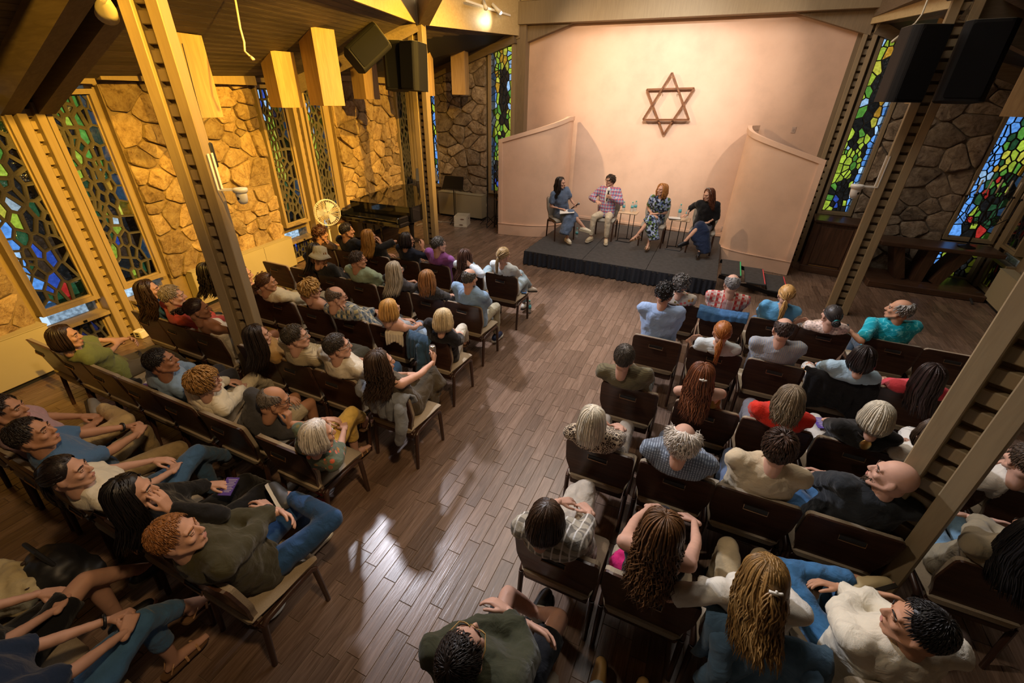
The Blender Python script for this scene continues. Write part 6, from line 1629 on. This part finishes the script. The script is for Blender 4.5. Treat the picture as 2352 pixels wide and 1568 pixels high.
for f, d, lit in ((.35, (.35, -.35, -.45), 0), (.62, (.55, .25, -.5), 1)):
    c = pa + (pb - pa) * f + np.array([.06, 0, .02]); d = unit(d); h_ = MB().tube([c - d * .13, c + d * .02, c + d * .10], [.030, .036, .046], 12).build('lamp_head', WHITE, tr, True)
    b = MB(); b.ell(c + d * .098, (.034, .034, .034), 10, 8); b.build('bulb', LAMP if lit else WHITE, h_, True)
fl_ = thing('flood_light', 'beige cone shaped flood light beside the front left column top', 'flood light', (-4.22, 2.30, 3.50), .2)
MB().lathe([(.03, .20), (.055, .17), (.10, .02), (.115, -.10), (.105, -.10), (.04, .08)], 18).build('lamp_shade', plain('beige_enamel', (.50, .43, .28), .4), fl_, True).rotation_euler = (.5, 1.0, 0)
fl_.scale = (.6, .6, .6)
MB().tube([(0, 0, .05), (.12, -.05, .12), (.25, -.12, .10)], .018, 8).build('mounting_arm', plain('beige_enamel', (.5, .43, .28), .4), fl_)
ROD = plain('ivory_conduit', (.62, .54, .40), .45)
def rod(loc, pts, label):
    t = thing('pull_rod', label, 'rod', loc, 0, 'hanging pull rods'); MB().tube(pts, .011, 7).build('rod', ROD, t, True)
    MB().tube([pts[-1], tuple(np.array(pts[-1]) + (np.array(pts[-1]) - np.array(pts[-2])) * .5)], .017, 8).build('grip', ROD, t, True)
rod((-4.97, 3.96, 3.84), [(-.03, .03, .2), (0, 0, 0), (.10, -.10, -.26), (.16, -.14, -.38), (.15, -.15, -.46), (.22, -.15, -.51)], 'thin bent ivory rod hanging from the left ceiling')
rod((2.02, 8.9, 4.30), [(0, 0, .1), (.0, 0, -.20), (-.05, -.06, -.30), (-.2, -.2, -.45)], 'thin bent ivory rod hanging from the beam above right loudspeakers')
def ptz(col_p, d, label, z, sc=1.0):
    d = unit((d[0], d[1], 0)); sd_ = np.array([-d[1], d[0], 0]); t = thing('dome_camera', label, 'camera', (col_p[0], col_p[1], z)); t.scale = (sc, sc, sc)
    for s in (-1, 1):
        MB().bar(sd_ * s * .05, sd_ * s * .05 + np.array([0, 0, .42]), .012, .024).build('bracket_upright', WHITE, t); MB().bar(sd_ * s * .05, sd_ * s * .05 + d * .28, .024, .012).build('bracket_arm', WHITE, t)
    c = d * .23
    MB().lathe([(.05, .022), (.085, .018), (.088, -.005), (.080, -.03), (.060, -.045)], 18, c).build('mount_ring', WHITE, t, True)
    MB().lathe([(.062, -.03), (.066, -.06), (.060, -.13), (.042, -.168), (.001, -.180)], 16, c).build('dome_body', WHITE, t, True)
    b = MB(); b.ell(c + np.array([0, 0, -.095]) + unit(-c + np.array([1.5, -4, 0]) * .2) * .045, (.026, .026, .026), 10, 8); b.build('lens', plain('dark_lens', (.02, .015, .01), .1), t, True)
ptz((-3.955, 2.56, 0), (.853, .523), 'white dome camera on double bracket on the front left column', 2.26, .70); ptz((2.125, 8.24, 0), (-.95, -.1), 'white dome camera on bracket on the rear right column', 1.98)
t = thing('adapter_box', 'small black power adapter on flank of the front left column', 'adapter', (-4.02, 2.62, 2.53), .5); MB().bbox((0, 0, 0), (.04, .05, .20), .008).build('housing', BLACK, t); MB().tube([(0, 0, .1), (0, .01, .4), (.01, .02, .8)], .004, 5).build('cable', BLACK, t)

# ================================================================ piano corner
PBL = plain('piano_black', (.006, .006, .007), .06, spec=.7)
pn = thing('grand_piano', 'black grand piano with closed polished lid before the stone wall', 'piano', (-7.05, 7.35, 0))
def W2(pts): return [(x + 7.05, y - 7.35) for x, y in pts]
case = [(-7.22, 7.42), (-5.66, 7.50), (-5.66, 7.95), (-6.02, 8.25), (-6.40, 8.85), (-6.75, 9.35), (-7.05, 9.62), (-7.42, 9.62), (-7.50, 9.4)]
MB().prism(rounded(W2(case), [.03, .05, .15, .2, .25, .2, .15, .1, .08], 4), (0, 0, .66), (1, 0, 0), (0, 1, 0), (0, 0, 1), .30).build('case', PBL, pn)
MB().prism(rounded(W2([(x * 1.0, y) for x, y in case]), [.03, .05, .15, .2, .25, .2, .15, .1, .08], 4), (0, 0, .965), (1, 0, 0), (0, 1, 0), (0, 0, 1), .022).build('lid', PBL, pn)
MB().bbox((.63, -.12, .69), (1.56, .34, .09), .02).build('key_bed', PBL, pn)
for s in (-.10, 1.36): MB().bbox((s, -.12, .79), (.07, .34, .12), .02).build('key_block', PBL, pn)
MB().bbox((.63, -.10, .755), (1.38, .26, .03), .01).build('fallboard', PBL, pn)
for x, y in ((.0, .25), (1.25, .3), (.0, 2.0)):
    MB().lathe([(.045, .66), (.07, .60), (.05, .52), (.035, .12), (.045, .10), (.03, .06)], 8, (x, y, 0)).build('leg', PBL, pn); MB().lathe([(.03, .06), (.032, .03), (.02, 0)], 8, (x, y, 0)).build('caster', BRASS, pn)
b = MB(); 
for x in (.48, .68): b.bar((x, .0, .66), (x, .0, .14), .03, .03)
b.bbox((.58, 0, .11), (.34, .14, .07), .01); b.build('pedal_lyre', PBL, pn)
for x in (.50, .58, .66): MB().bbox((x, -.10, .075), (.03, .12, .012), .004).build('pedal', BRASS, pn)
pb_ = thing('piano_bench', 'low pale panel bench end beside the piano', 'bench', (-7.28, 7.05, 0)); MB().bbox((0, 0, .30), (.30, .34, .60), .01).build('side_panel', plain('pale_bench', (.40, .33, .20), .5), pb_); MB().bbox((0, 0, .62), (.34, .38, .04), .01).build('seat', DARKWOOD, pb_)
# standing fan
fn = thing('pedestal_fan', 'white pedestal fan by the second left window behind front row', 'fan', (-6.52, 6.06, 0))
MB().lathe([(.20, 0), (.20, .02), (.05, .05), (.018, .07)], 18).build('base', WHITE, fn, True); MB().tube([(0, 0, .05), (0, 0, .98)], .016, 8).build('pole', WHITE, fn)
fd = unit((.72, -.35, .1)); fc = np.array([0, 0, 1.08]); MB().tube([fc - fd * .12, fc - fd * .02, fc + fd * .04], [.05, .065, .055], 12).build('motor_housing', WHITE, fn, True)
u_ = unit(np.cross(fd, (0, 0, 1))); v_ = np.cross(u_, fd); gc = MB()
for dd, r_ in ((.05, .225), (.09, .235), (.13, .225)): gc.tube([fc + fd * dd + (u_ * math.cos(a) + v_ * math.sin(a)) * r_ for a in np.linspace(0, 2 * PI, 25)], .005, 5, cap=False)
for a in np.linspace(0, 2 * PI, 36, endpoint=False):
    e = u_ * math.cos(a) + v_ * math.sin(a); gc.tube([fc + fd * .155 + e * .03, fc + fd * .145 + e * .14, fc + fd * .09 + e * .235, fc + fd * .045 + e * .14, fc + fd * .035 + e * .04], .0022, 4)
gc.build('cage', WHITE, fn)
bl = MB()
for k in range(3):
    a0 = k * 2 * PI / 3
    vs = []
    for r_ in (.03, .11, .19):
        for da, dz in ((-.42, -.02), (0, 0), (.42, .02)): vs.append(fc + fd * (.09 + dz) + (u_ * math.cos(a0 + da) + v_ * math.sin(a0 + da)) * r_)
    bl.add(vs, [(0, 1, 4, 3), (1, 2, 5, 4), (3, 4, 7, 6), (4, 5, 8, 7)])
bl.build('blades', plain('fan_blade', (.55, .58, .60), .3), fn)
# heater cover and clutter left of the stage
cover(WBL, .80, 2.18, .66, .28, 'grey beige heater cover behind the black music stand')
def music_stand(x, y, rz, label, h=1.0):
    t = thing('music_stand', label, 'music stand', (x, y, 0), rz, 'music stands'); b = MB(); b.prism(rounded([(-.30, -.16), (.30, -.16), (.27, .18), (-.27, .18)], .03, 3), (0, 0, h), (1, 0, 0), (0, .45, .89), (0, -.89, .45), .006); b.build('desk', BLACKMETAL, t)
    MB().box((0, -.10, h - .15), (.58, .05, .006)).build('lip', BLACKMETAL, t)
    MB().tube([(0, 0, .12), (0, 0, h)], .012, 8).build('pole', BLACKMETAL, t); MB().tube([(.04, 0, .12), (.04, 0, h * .8)], .008, 8).build('rod', BLACKMETAL, t)
    for k in range(3): a = k * 2.1 + .5; MB().tube([(0, 0, .16), (.28 * math.cos(a), .28 * math.sin(a), .01)], .010, 6).build('leg', BLACKMETAL, t)
music_stand(-6.30, 10.25, .1, 'black music stand with a wide desk before the heater cover', 1.02); music_stand(-7.15, 10.3, .7, 'black music stand half hidden behind the rear left column', 1.15)
bx = thing('file_box', 'white lidless cardboard file box on the floor left of the screen', 'box', (-5.98, 10.10, 0), .28)
CARD = plain('white_card', (.62, .55, .42), .7, nscale=30, namt=.05)
for c, s_ in (((0, -.20, .135), (.33, .008, .27)), ((0, .20, .135), (.33, .008, .27)), ((-.165, 0, .135), (.008, .408, .27)), ((.165, 0, .135), (.008, .408, .27))): MB().box(c, s_).build('side', CARD, bx)
MB().box((0, 0, .006), (.32, .40, .01)).build('bottom', CARD, bx); MB().box((0, 0, .03), (.345, .425, .055)).build('lid_under', CARD, bx)
for y, z, x in ((-.2055, .20, .05), (-.2140, .055, .02)): b = MB(); b.ell((x, y, z), (.055, .002, .018), 14, 6); b.build('hand_hole', plain('label_brown', (.18, .10, .06), .6), bx)
b = MB(); b.ell((.1665 + .003, .05, .18), (.002, .05, .018), 12, 6); b.build('hand_hole', plain('label_brown', (.18, .10, .06), .6), bx)
def mic_stand(x, y, label, h=1.35, boom=0):
    t = thing('mic_stand', label, 'stand', (x, y, 0), 0, 'black tripod stands left of the screen'); MB().tube([(0, 0, .1), (0, 0, h)], .011, 7).build('pole', BLACKMETAL, t)
    for k in range(3): a = k * 2.09 + x; MB().tube([(0, 0, .25), (.24 * math.cos(a), .24 * math.sin(a), .01)], .009, 6).build('leg', BLACKMETAL, t)
    MB().lathe([(.022, h * .6), (.022, h * .6 + .06)], 8).build('clutch', BLACKMETAL, t)
    if boom: MB().tube([(-.1, .05, h - .15), (.3, -.12, h + .12)], .008, 6).build('boom', BLACKMETAL, t)
mic_stand(-5.35, 10.35, 'black tripod stand left of the bar stool', 1.5); mic_stand(-5.02, 10.2, 'black tripod stand close beside the left screen edge', 1.25, 1); mic_stand(-5.22, 10.5, 'black tripod stand behind the bar stool', 1.4); mic_stand(-7.0, 9.9, 'black tripod stand behind the rear left column base', 1.1)
stl = thing('bar_stool', 'tall stool with a wooden seat between stands and left screen', 'stool', (-4.98, 10.42, 0))
MB().lathe([(.15, .70), (.17, .715), (.17, .735), (.001, .74)], 18).build('seat', wood('stool_seat', (.35, .18, .08), (.5, .28, .14), rough=.4), stl, True)
for k in range(4): a = k * PI / 2 + .6; MB().tube([(.10 * math.cos(a), .10 * math.sin(a), .70), (.19 * math.cos(a), .19 * math.sin(a), 0)], .011, 6).build('leg', BLACKMETAL, stl)
MB().tube([(.16 * math.cos(a), .16 * math.sin(a), .25) for a in np.linspace(0, 2 * PI, 17)], .008, 6, cap=False).build('foot_ring', BLACKMETAL, stl)
cb = thing('cable_bundle', 'tangle of pale cables on floor behind the rear left column', 'cable', (-6.75, 10.2, 0)); b = MB(); r_ = random.Random(3)
for k in range(7):
    p_ = [np.array([r_.uniform(-.5, .5), r_.uniform(-.4, .4), .012])]; a = r_.uniform(0, 6)
    for i in range(9): a += r_.uniform(-.8, .8); p_.append(p_[-1] + np.array([math.cos(a) * .09, math.sin(a) * .09, r_.uniform(0, .008)]) * np.array([1, 1, 0]) + np.array([0, 0, 0]))
    b.tube(p_, .008, 5)
b.build('cables', plain('grey_cable', (.3, .28, .25), .5), cb)

# ================================================================ right of the stage
cbn = thing('oak_cabinet', 'dark oak panelled cabinet between right screen and rear right column', 'cabinet', (2.35, 10.55, 0), -.12)
MB().bbox((0, 0, .50), (.74, .60, 1.0), .008).build('body', DARKWOOD_Z, cbn); MB().bbox((0, -.01, 1.025), (.82, .68, .05), .012).build('top', DARKWOOD, cbn)
MB().bbox((0, -.305, .56), (.54, .02, .74), .008).build('raised_panel', DARKWOOD_Z, cbn); MB().bbox((0, -.31, .07), (.78, .05, .14), .01).build('plinth', DARKWOOD, cbn)
for s in (-1, 1): MB().bbox((s * .32, -.31, .56), (.09, .03, .84), .006).build('stile', DARKWOOD_Z, cbn)
MB().bbox((0, -.315, .155), (.5, .012, .012), .004).build('brass_strip', BRASS, cbn)
tb_ = thing('oak_table', 'long dark oak table with slanted slab legs along right stone wall', 'table', (3.95, 10.46, 0), .0)
MB().bbox((0, 0, .77), (1.80, .62, .075), .012).build('table_top', DARKWOOD, tb_)
for x, tl_ in ((-.58, .22), (-.05, -.05), (.42, -.25)): MB().bar((x, 0, .73), (x + tl_, 0, .12), .16, .42, (0, 1, 0)).build('slab_leg', DARKWOOD_Z, tb_)
MB().bbox((-.05, -.10, .06), (1.75, .95, .12), .015).build('plinth', DARKWOOD, tb_)
IRON = plain('wrought_iron', (.02, .018, .016), .5, .7)
mn = thing('candelabrum', 'wrought iron candelabrum with ivory candles on the oak table', 'candle holder', (4.38, 10.45, .81))
MB().lathe([(.13, 0), (.12, .015), (.03, .04), (.015, .08)], 16).build('base', IRON, mn, True); MB().tube([(0, 0, .05), (0, 0, .86)], .014, 8).build('stem', IRON, mn)
for k, x in enumerate((-.36, -.25, -.13, 0, .13, .25, .36)):
    zt = .80 + .10 * math.cos(x * 3)
    if x: MB().tube([(0, 0, .42 + .10 * abs(x)), (x * .5, 0, .38), (x * .95, 0, .55), (x, 0, zt)], .008, 6).build('arm', IRON, mn, True); MB().tube([(x * .6 + .045 * math.cos(a) * (1 - a / 9), 0, .50 + .045 * math.sin(a) * (1 - a / 9)) for a in np.linspace(0, 7, 15)], .005, 5).build('scroll', IRON, mn, True)
    MB().lathe([(.008, zt), (.028, zt + .01), (.020, zt + .035)], 10, (x, 0, 0)).build('candle_cup', IRON, mn, True); MB().lathe([(.012, zt + .02), (.012, zt + .26), (.002, zt + .27)], 10, (x, 0, 0)).build('candle', plain('ivory_wax', (.62, .52, .36), .5), mn, True)
tp = thing('tripod_foot', 'dark folded stand lying on floor under the right windows', 'stand', (4.55, 10.0, 0)); 
for a, b_ in (((-.35, -.05, .02), (.2, .1, .12)), ((.0, -.3, .015), (.05, .2, .10)), ((-.1, .05, .08), (.45, -.02, .03))): MB().tube([a, b_], .018, 7).build('tube', plain('dull_steel', (.12, .12, .12), .35, .8), tp)

# ================================================================ things on and between the chairs
def drape(name, label, cat, row, x, col, x0=-.26, x1=.26, front=.22, back=.30, seed=0, pat=0, skew=0.0, sleeve=None, amp=.02, thick=.02):
    r = random.Random(seed); y0 = ROWY[row]; t = thing(name, label, cat, (x, y0, 0)); vs = []; nu, nv = 26, 22
    top = .858; L = front + back + .07
    for i in range(nu + 1):
        u = i / nu; xx = x0 + (x1 - x0) * u
        k = skew * (u - .5)
        f_, b_ = front * (1 + .35 * math.sin(u * 7 + seed)) , back * (1 + k + .22 * math.sin(u * 5.3 + seed * 1.7))
        for j in range(nv + 1):
            s = -f_ + (f_ + b_) * j / nv; fold = amp * math.sin(u * 19 + seed + s * 3) * min(1, abs(s) / .12)
            yt = lean(top)
            if s < 0: z = top + .012 + s; y = lean(max(.42, z)) + .048 + fold * .6
            else: z = top + .012 - s; y = lean(max(.42, z)) - .040 - abs(fold) - .01 - s * .06
            if abs(s) < .03: z += .012 * (1 - abs(s) / .03); y = yt + .004 + (-s) * 1.4
            vs.append((xx + .02 * math.sin(s * 9 + seed), y + .035 * (xx / .25) ** 2 - .018, z))
    fs = [(i * (nv + 1) + j, (i + 1) * (nv + 1) + j, (i + 1) * (nv + 1) + j + 1, i * (nv + 1) + j + 1) for i in range(nu) for j in range(nv)]
    o = MB().add(vs, fs).build('cloth', cloth(col, pat), t, True); md = o.modifiers.new('thick', 'SOLIDIFY'); md.thickness = thick; md.offset = 0
    if sleeve:
        for sx in sleeve: 
            b = MB(); chain(b, [(sx, -.12, .78), (sx + .03, -.17, .60), (sx - .02, -.16, .44)], [.055, .052, .040]); m_ = vox(b, .014, 3, .02, .07); m_.materials.append(cloth(col, pat)); put('sleeve', m_, t)
    return t
drape('white_cloth', 'small white cloth over chair back of the honey blonde woman', 'cloth', 'l3', -2.88, 'd6cbb2', .02, .22, .10, .16, 1)
drape('denim_jacket', 'blue denim jacket over the chair of the silver bobbed woman', 'jacket', 'l3', -2.36, '33506a', -.25, .06, .10, .33, 2, 'denim', -.3, [-.05], .03)
drape('grey_jacket', 'light grey linen jacket over the chair of the can holding woman', 'jacket', 'l4', -2.18, '7d8289', -.25, .27, .12, .20, 3, 0, .9, [.22], .028)
drape('denim_jacket', 'blue denim jacket behind the man in red plaid shirt', 'jacket', 'r1', .42, '4a78a8', -.27, .27, .12, .12, 4, 'denim', 0, None, .022)
drape('black_coat', 'large black coat over chair of the dark haired woman in light blue', 'coat', 'r2', 1.43, '0d0c10', -.27, .30, .08, .42, 5, 0, .2, None, .025)
drape('denim_jacket', 'faded denim jacket hanging behind the blonde woman with the clip', 'jacket', 'r5', .67, '54728c', -.26, .27, .10, .46, 6, 'denim', .1, [-.17, .20], .035)
cj = thing('cream_jacket', 'crumpled cream jacket with dark buttons on the chair at bottom left', 'jacket', (-3.16, .06, .47)); b = MB()
for c_, r_ in (((0, 0, .10), (.20, .15, .10)), ((.12, .10, .09), (.15, .12, .07)), ((-.08, -.10, .16), (.16, .12, .10)), ((.02, .14, .14), (.20, .07, .05))): b.ell(c_, r_, 12, 8)
m_ = vox(b, .012, 2, .06, .09); m_.materials.append(cloth('c4b48a')); put('jacket_cloth', m_, cj)
for x, y, z in ((.13, .20, .165), (.04, .20, .185), (.20, .14, .15)): b = MB(); b.ell((x, y, z), (.012, .012, .008), 8, 6); b.build('button', plain('button_dark', (.05, .03, .02), .4), cj)
bgm = thing('black_bag', 'soft black bag at the front of the chair at bottom left', 'bag', (-3.06, .33, .40)); b = MB(); b.ell((0, 0, .13), (.19, .15, .14), 14, 10); b.ell((.12, .05, .08), (.12, .12, .08), 10, 8); m_ = vox(b, .014, 3, .04, .1); m_.materials.append(plain('bag_black', (.012, .012, .013), .5)); put('bag_body', m_, bgm)
MB().tube([(-.1, 0, .24), (-.06, -.02, .36), (.06, -.02, .36), (.1, 0, .24)], .012, 7).build('handle', BLACK, bgm)
# seat at l5 -4.64: brochure and pouch
PAPER = plain('paper', (.72, .70, .66), .7); VIO = plain('violet_print', (.10, .06, .30), .5)
def text(body, size, parent, loc, mat, rot=(0, 0, 0)):
    cu = D.curves.new('lettering', 'FONT'); cu.body = body; cu.size = size; cu.align_x = 'CENTER'; cu.extrude = .0002; o = D.objects.new('lettering', cu); COL.objects.link(o); o.data.materials.append(mat); o.parent = parent; o.location = loc; o.rotation_euler = rot; return o
def booklet(x, y, z, rz, label, style=0, tiltx=0):
    t = thing('brochure', label, 'brochure', (x, y, z), rz); t.rotation_euler = (tiltx, 0, rz); t.scale = (.85, .85, 1) if style == 0 else (.62, .62, 1); MB().box((0, 0, .003), (.14, .21, .005)).build('cover', PAPER if style == 0 else VIO, t)
    if style == 0:
        MB().box((0, -.065, .0062), (.13, .07, .001)).build('printed_band', VIO, t)
        b = MB(); rr = random.Random(2)
        for k in range(16): b.box((rr.uniform(-.055, .055), -.065 + rr.uniform(-.028, .028), .0070), (.014, .010, .001))
        b.build('printed_pattern', plain('red_print', (.5, .08, .12), .5), t)
        b = MB(); 
        for k, wd in enumerate((.09, .10, .07, .05)): b.box((0, .06 - k * .018, .0062), (wd, .004, .0006))
        b.build('printed_lines', plain('ink', (.10, .07, .16), .6), t)
    else:
        b = MB()
        for k in range(9): b.box((.01, .08 - k * .018, .0062), (.10 - .02 * (k % 3), .004, .0006))
        b.build('printed_lines', PAPER, t)
    return t
booklet(-4.70, 1.78, .470, .5, 'printed programme with violet band on the empty seat')
pc = thing('black_pouch', 'crumpled black pouch on the empty seat beside the programme', 'pouch', (-4.80, 1.68, .47)); b = MB(); b.ell((0, 0, .03), (.09, .07, .035), 12, 8); b.ell((.05, -.03, .03), (.06, .05, .03), 10, 8); m_ = vox(b, .011, 2, .03, .06); m_.materials.append(cloth('17161a')); put('pouch_body', m_, pc)
tm_ = thing('tumbler', 'pale green tumbler with straw on the floor under the chairs', 'cup', (-4.92, 1.30, 0)); MB().lathe([(.036, 0), (.038, .09), (.048, .12), (.050, .21)], 18).build('cup_body', plain('sage_enamel', (.42, .45, .32), .35), tm_, True); MB().lathe([(.051, .205), (.051, .22), (.03, .224), (.001, .224)], 18).build('lid', plain('pale_lid', (.5, .48, .38), .4), tm_, True); MB().tube([(.01, .01, .21), (-.01, .02, .30)], .005, 6).build('straw', plain('pale_lid', (.5, .48, .38), .4), tm_)
bp = thing('backpack', 'navy backpack with lime zip pulls on the floor beside tumbler', 'backpack', (-4.55, 1.33, 0), .3); b = MB(); b.ell((0, 0, .17), (.20, .14, .17), 14, 10); b.ell((.02, -.10, .12), (.14, .08, .11), 12, 8); m_ = vox(b, .014, 3, .04, .10); m_.materials.append(cloth('1c2740')); put('bag_body', m_, bp)
for p_, q_, c in (((.02, -.17, .20), (.05, -.20, .14), (.5, .6, .05)), ((-.02, -.16, .24), (.04, -.17, .25), (.5, .6, .05)), ((.15, -.08, .28), (.16, -.10, .16), (.45, .06, .05))): MB().tube([p_, q_], .012, 6, flat=.4).build('zip_pull', plain('pull_%d' % int(c[0] * 100), c, .5), bp)
for s in (-.08, .08): MB().tube([(s, .10, .30), (s, .17, .22), (s, .15, .06)], .018, 6, flat=.4).build('shoulder_strap', plain('strap_black', (.015, .012, .01), .6), bp)
rb = thing('red_bag', 'red drawstring bag on the floor under the yellow trousered woman', 'bag', (-2.36, 1.52, 0)); b = MB(); b.ell((0, 0, .09), (.14, .11, .10), 12, 8); b.ell((.02, -.03, .17), (.07, .06, .06), 10, 8); m_ = vox(b, .014, 3, .03, .07); m_.materials.append(cloth('a3131c')); put('bag_body', m_, rb)
ld = thing('paper_plate', 'white plate with food smears on the floor by the aisle', 'plate', (-2.14, .86, 0)); MB().lathe([(.001, .008), (.085, .008), (.098, .012), (.128, .024), (.130, .021), (.10, .006), (.085, .0), (.001, .0)], 28).build('plate', plain('white_ceramic', (.72, .70, .64), .35), ld, True); b = MB(); b.lathe([(.04, .0085), (.065, .013), (.07, .009)], 20, (.0, -.02, 0)); b.build('food_smear', plain('brown_smear', (.35, .2, .08), .5), ld, True)
ty = thing('serving_tray', 'tray on the lap of the man in the salmon shirt', 'tray', (-4.97, 2.79, .625), -.1); MB().prism(rounded([(-.20, -.14), (.20, -.14), (.20, .14), (-.20, .14)], .03), (0, 0, 0), (1, 0, 0), (0, 1, 0), (0, 0, 1), .012).build('tray_body', plain('olive_tray', (.40, .36, .16), .5), ty)
p_ = thing('paper_plate', 'white plate of food on the tray in the salmon man lap', 'plate', (-5.02, 2.77, .638)); MB().lathe([(.001, .006), (.06, .006), (.095, .018), (.096, .014), (.06, 0), (.001, 0)], 22).build('plate', plain('white_ceramic', (.72, .70, .64), .35), p_, True); b = MB(); b.ell((.01, 0, .012), (.045, .035, .012), 10, 6); b.build('food', plain('curry', (.55, .30, .08), .6), p_, True)
cp_ = thing('drinking_glass', 'small amber drink glass on tray beside the food plate', 'glass', (-4.84, 2.84, .638)); MB().lathe([(.028, 0), (.034, .09), (.031, .09), (.026, .006)], 14).build('glass_body', plain('amber_drink', (.5, .38, .08), .15), cp_, True)
pk = thing('pink_scarf', 'bright pink scarf on the chair seat of the curly woman in camisole', 'scarf', (-.03, 1.79, .47)); b = MB(); b.ell((0, 0, .07), (.07, .09, .07), 10, 8); b.ell((.0, .05, .04), (.06, .08, .04), 10, 8); m_ = vox(b, .011, 2, .04, .06); m_.materials.append(cloth('c01a66')); put('scarf_cloth', m_, pk)
phn = thing('phone', 'blue cased phone on the front row aisle seat', 'phone', (-2.29, 5.60, .478), .5); MB().bbox((0, 0, .006), (.075, .15, .010), .004).build('case', plain('blue_case', (.05, .22, .55), .4), phn); MB().box((0, 0, .0115), (.066, .14, .001)).build('screen', BLACK, phn)
for i_, q_ in enumerate(P): make_person(q_, i_)
def who(s): return next(q for q in P if s in q['label'])
def hand_pos(q, s, along=.075, below=.02):
    E_, W, dr, pn, h = q['_']['EL'][s]; p = W + dr * along + pn * below; c, n_ = math.cos(q['rz']), math.sin(q['rz'])
    return np.array([q['x'] + c * p[0] - n_ * p[1], q['y'] + n_ * p[0] + c * p[1], p[2] + q.get('z', 0)])
p = hand_pos(who('plaid jacket speaking'), -1); mic(p[0], p[1], p[2] + .02, (.15, -.25, .9), 'black microphone held near the chin by the plaid jacket man')
p = hand_pos(who('leftmost on the stage'), -1); mic(p[0], p[1], p[2], (.75, -.3, .6), 'black microphone with grey head in hand of the denim dress woman')
p = hand_pos(who('rightmost on stage'), -1); mic(p[0], p[1], p[2], (-.9, -.2, .1), 'microphone lying in the lap of the navy dress woman')
p = hand_pos(who('leftmost on the stage'), 1); t = thing('papers', 'sheets of paper on lap of the woman in the denim dress', 'papers', (p[0] + .08, p[1] - .03, p[2] - .01), .3); MB().box((0, 0, 0), (.30, .21, .006)).build('sheet', PAPER, t).rotation_euler = (.15, -.12, 0)
q = who('holding a can'); p = hand_pos(q, 1, .08, .03); t = thing('drink_can', 'silver drink can held up by the curly haired woman', 'can', (p[0], p[1], p[2] - .05)); MB().lathe([(.024, 0), (.031, .008), (.031, .105), (.026, .118), (.001, .116)], 16).build('can_body', plain('can_metal', (.45, .42, .40), .25, .9), t, True)
q = who('dressed in black, hand raised'); p = hand_pos(q, -1, .1, .01); booklet(p[0] + .02, p[1] + .0, p[2] - .005, .4, 'violet printed booklet in the lap of the black haired woman', 1, .25)
q = who('silver bobbed woman in black with'); booklet(q['x'] - .10, q['y'] + .46, .63, .3, 'blue printed booklet on the knee of the silver bobbed woman', 1, .1)
q = who('plain cream shirt'); booklet(q['x'] - .05, q['y'] + .40, .66, -.3, 'white printed programme in the lap of the cream shirted man', 0, .1)
D.scenes.remove(TS)
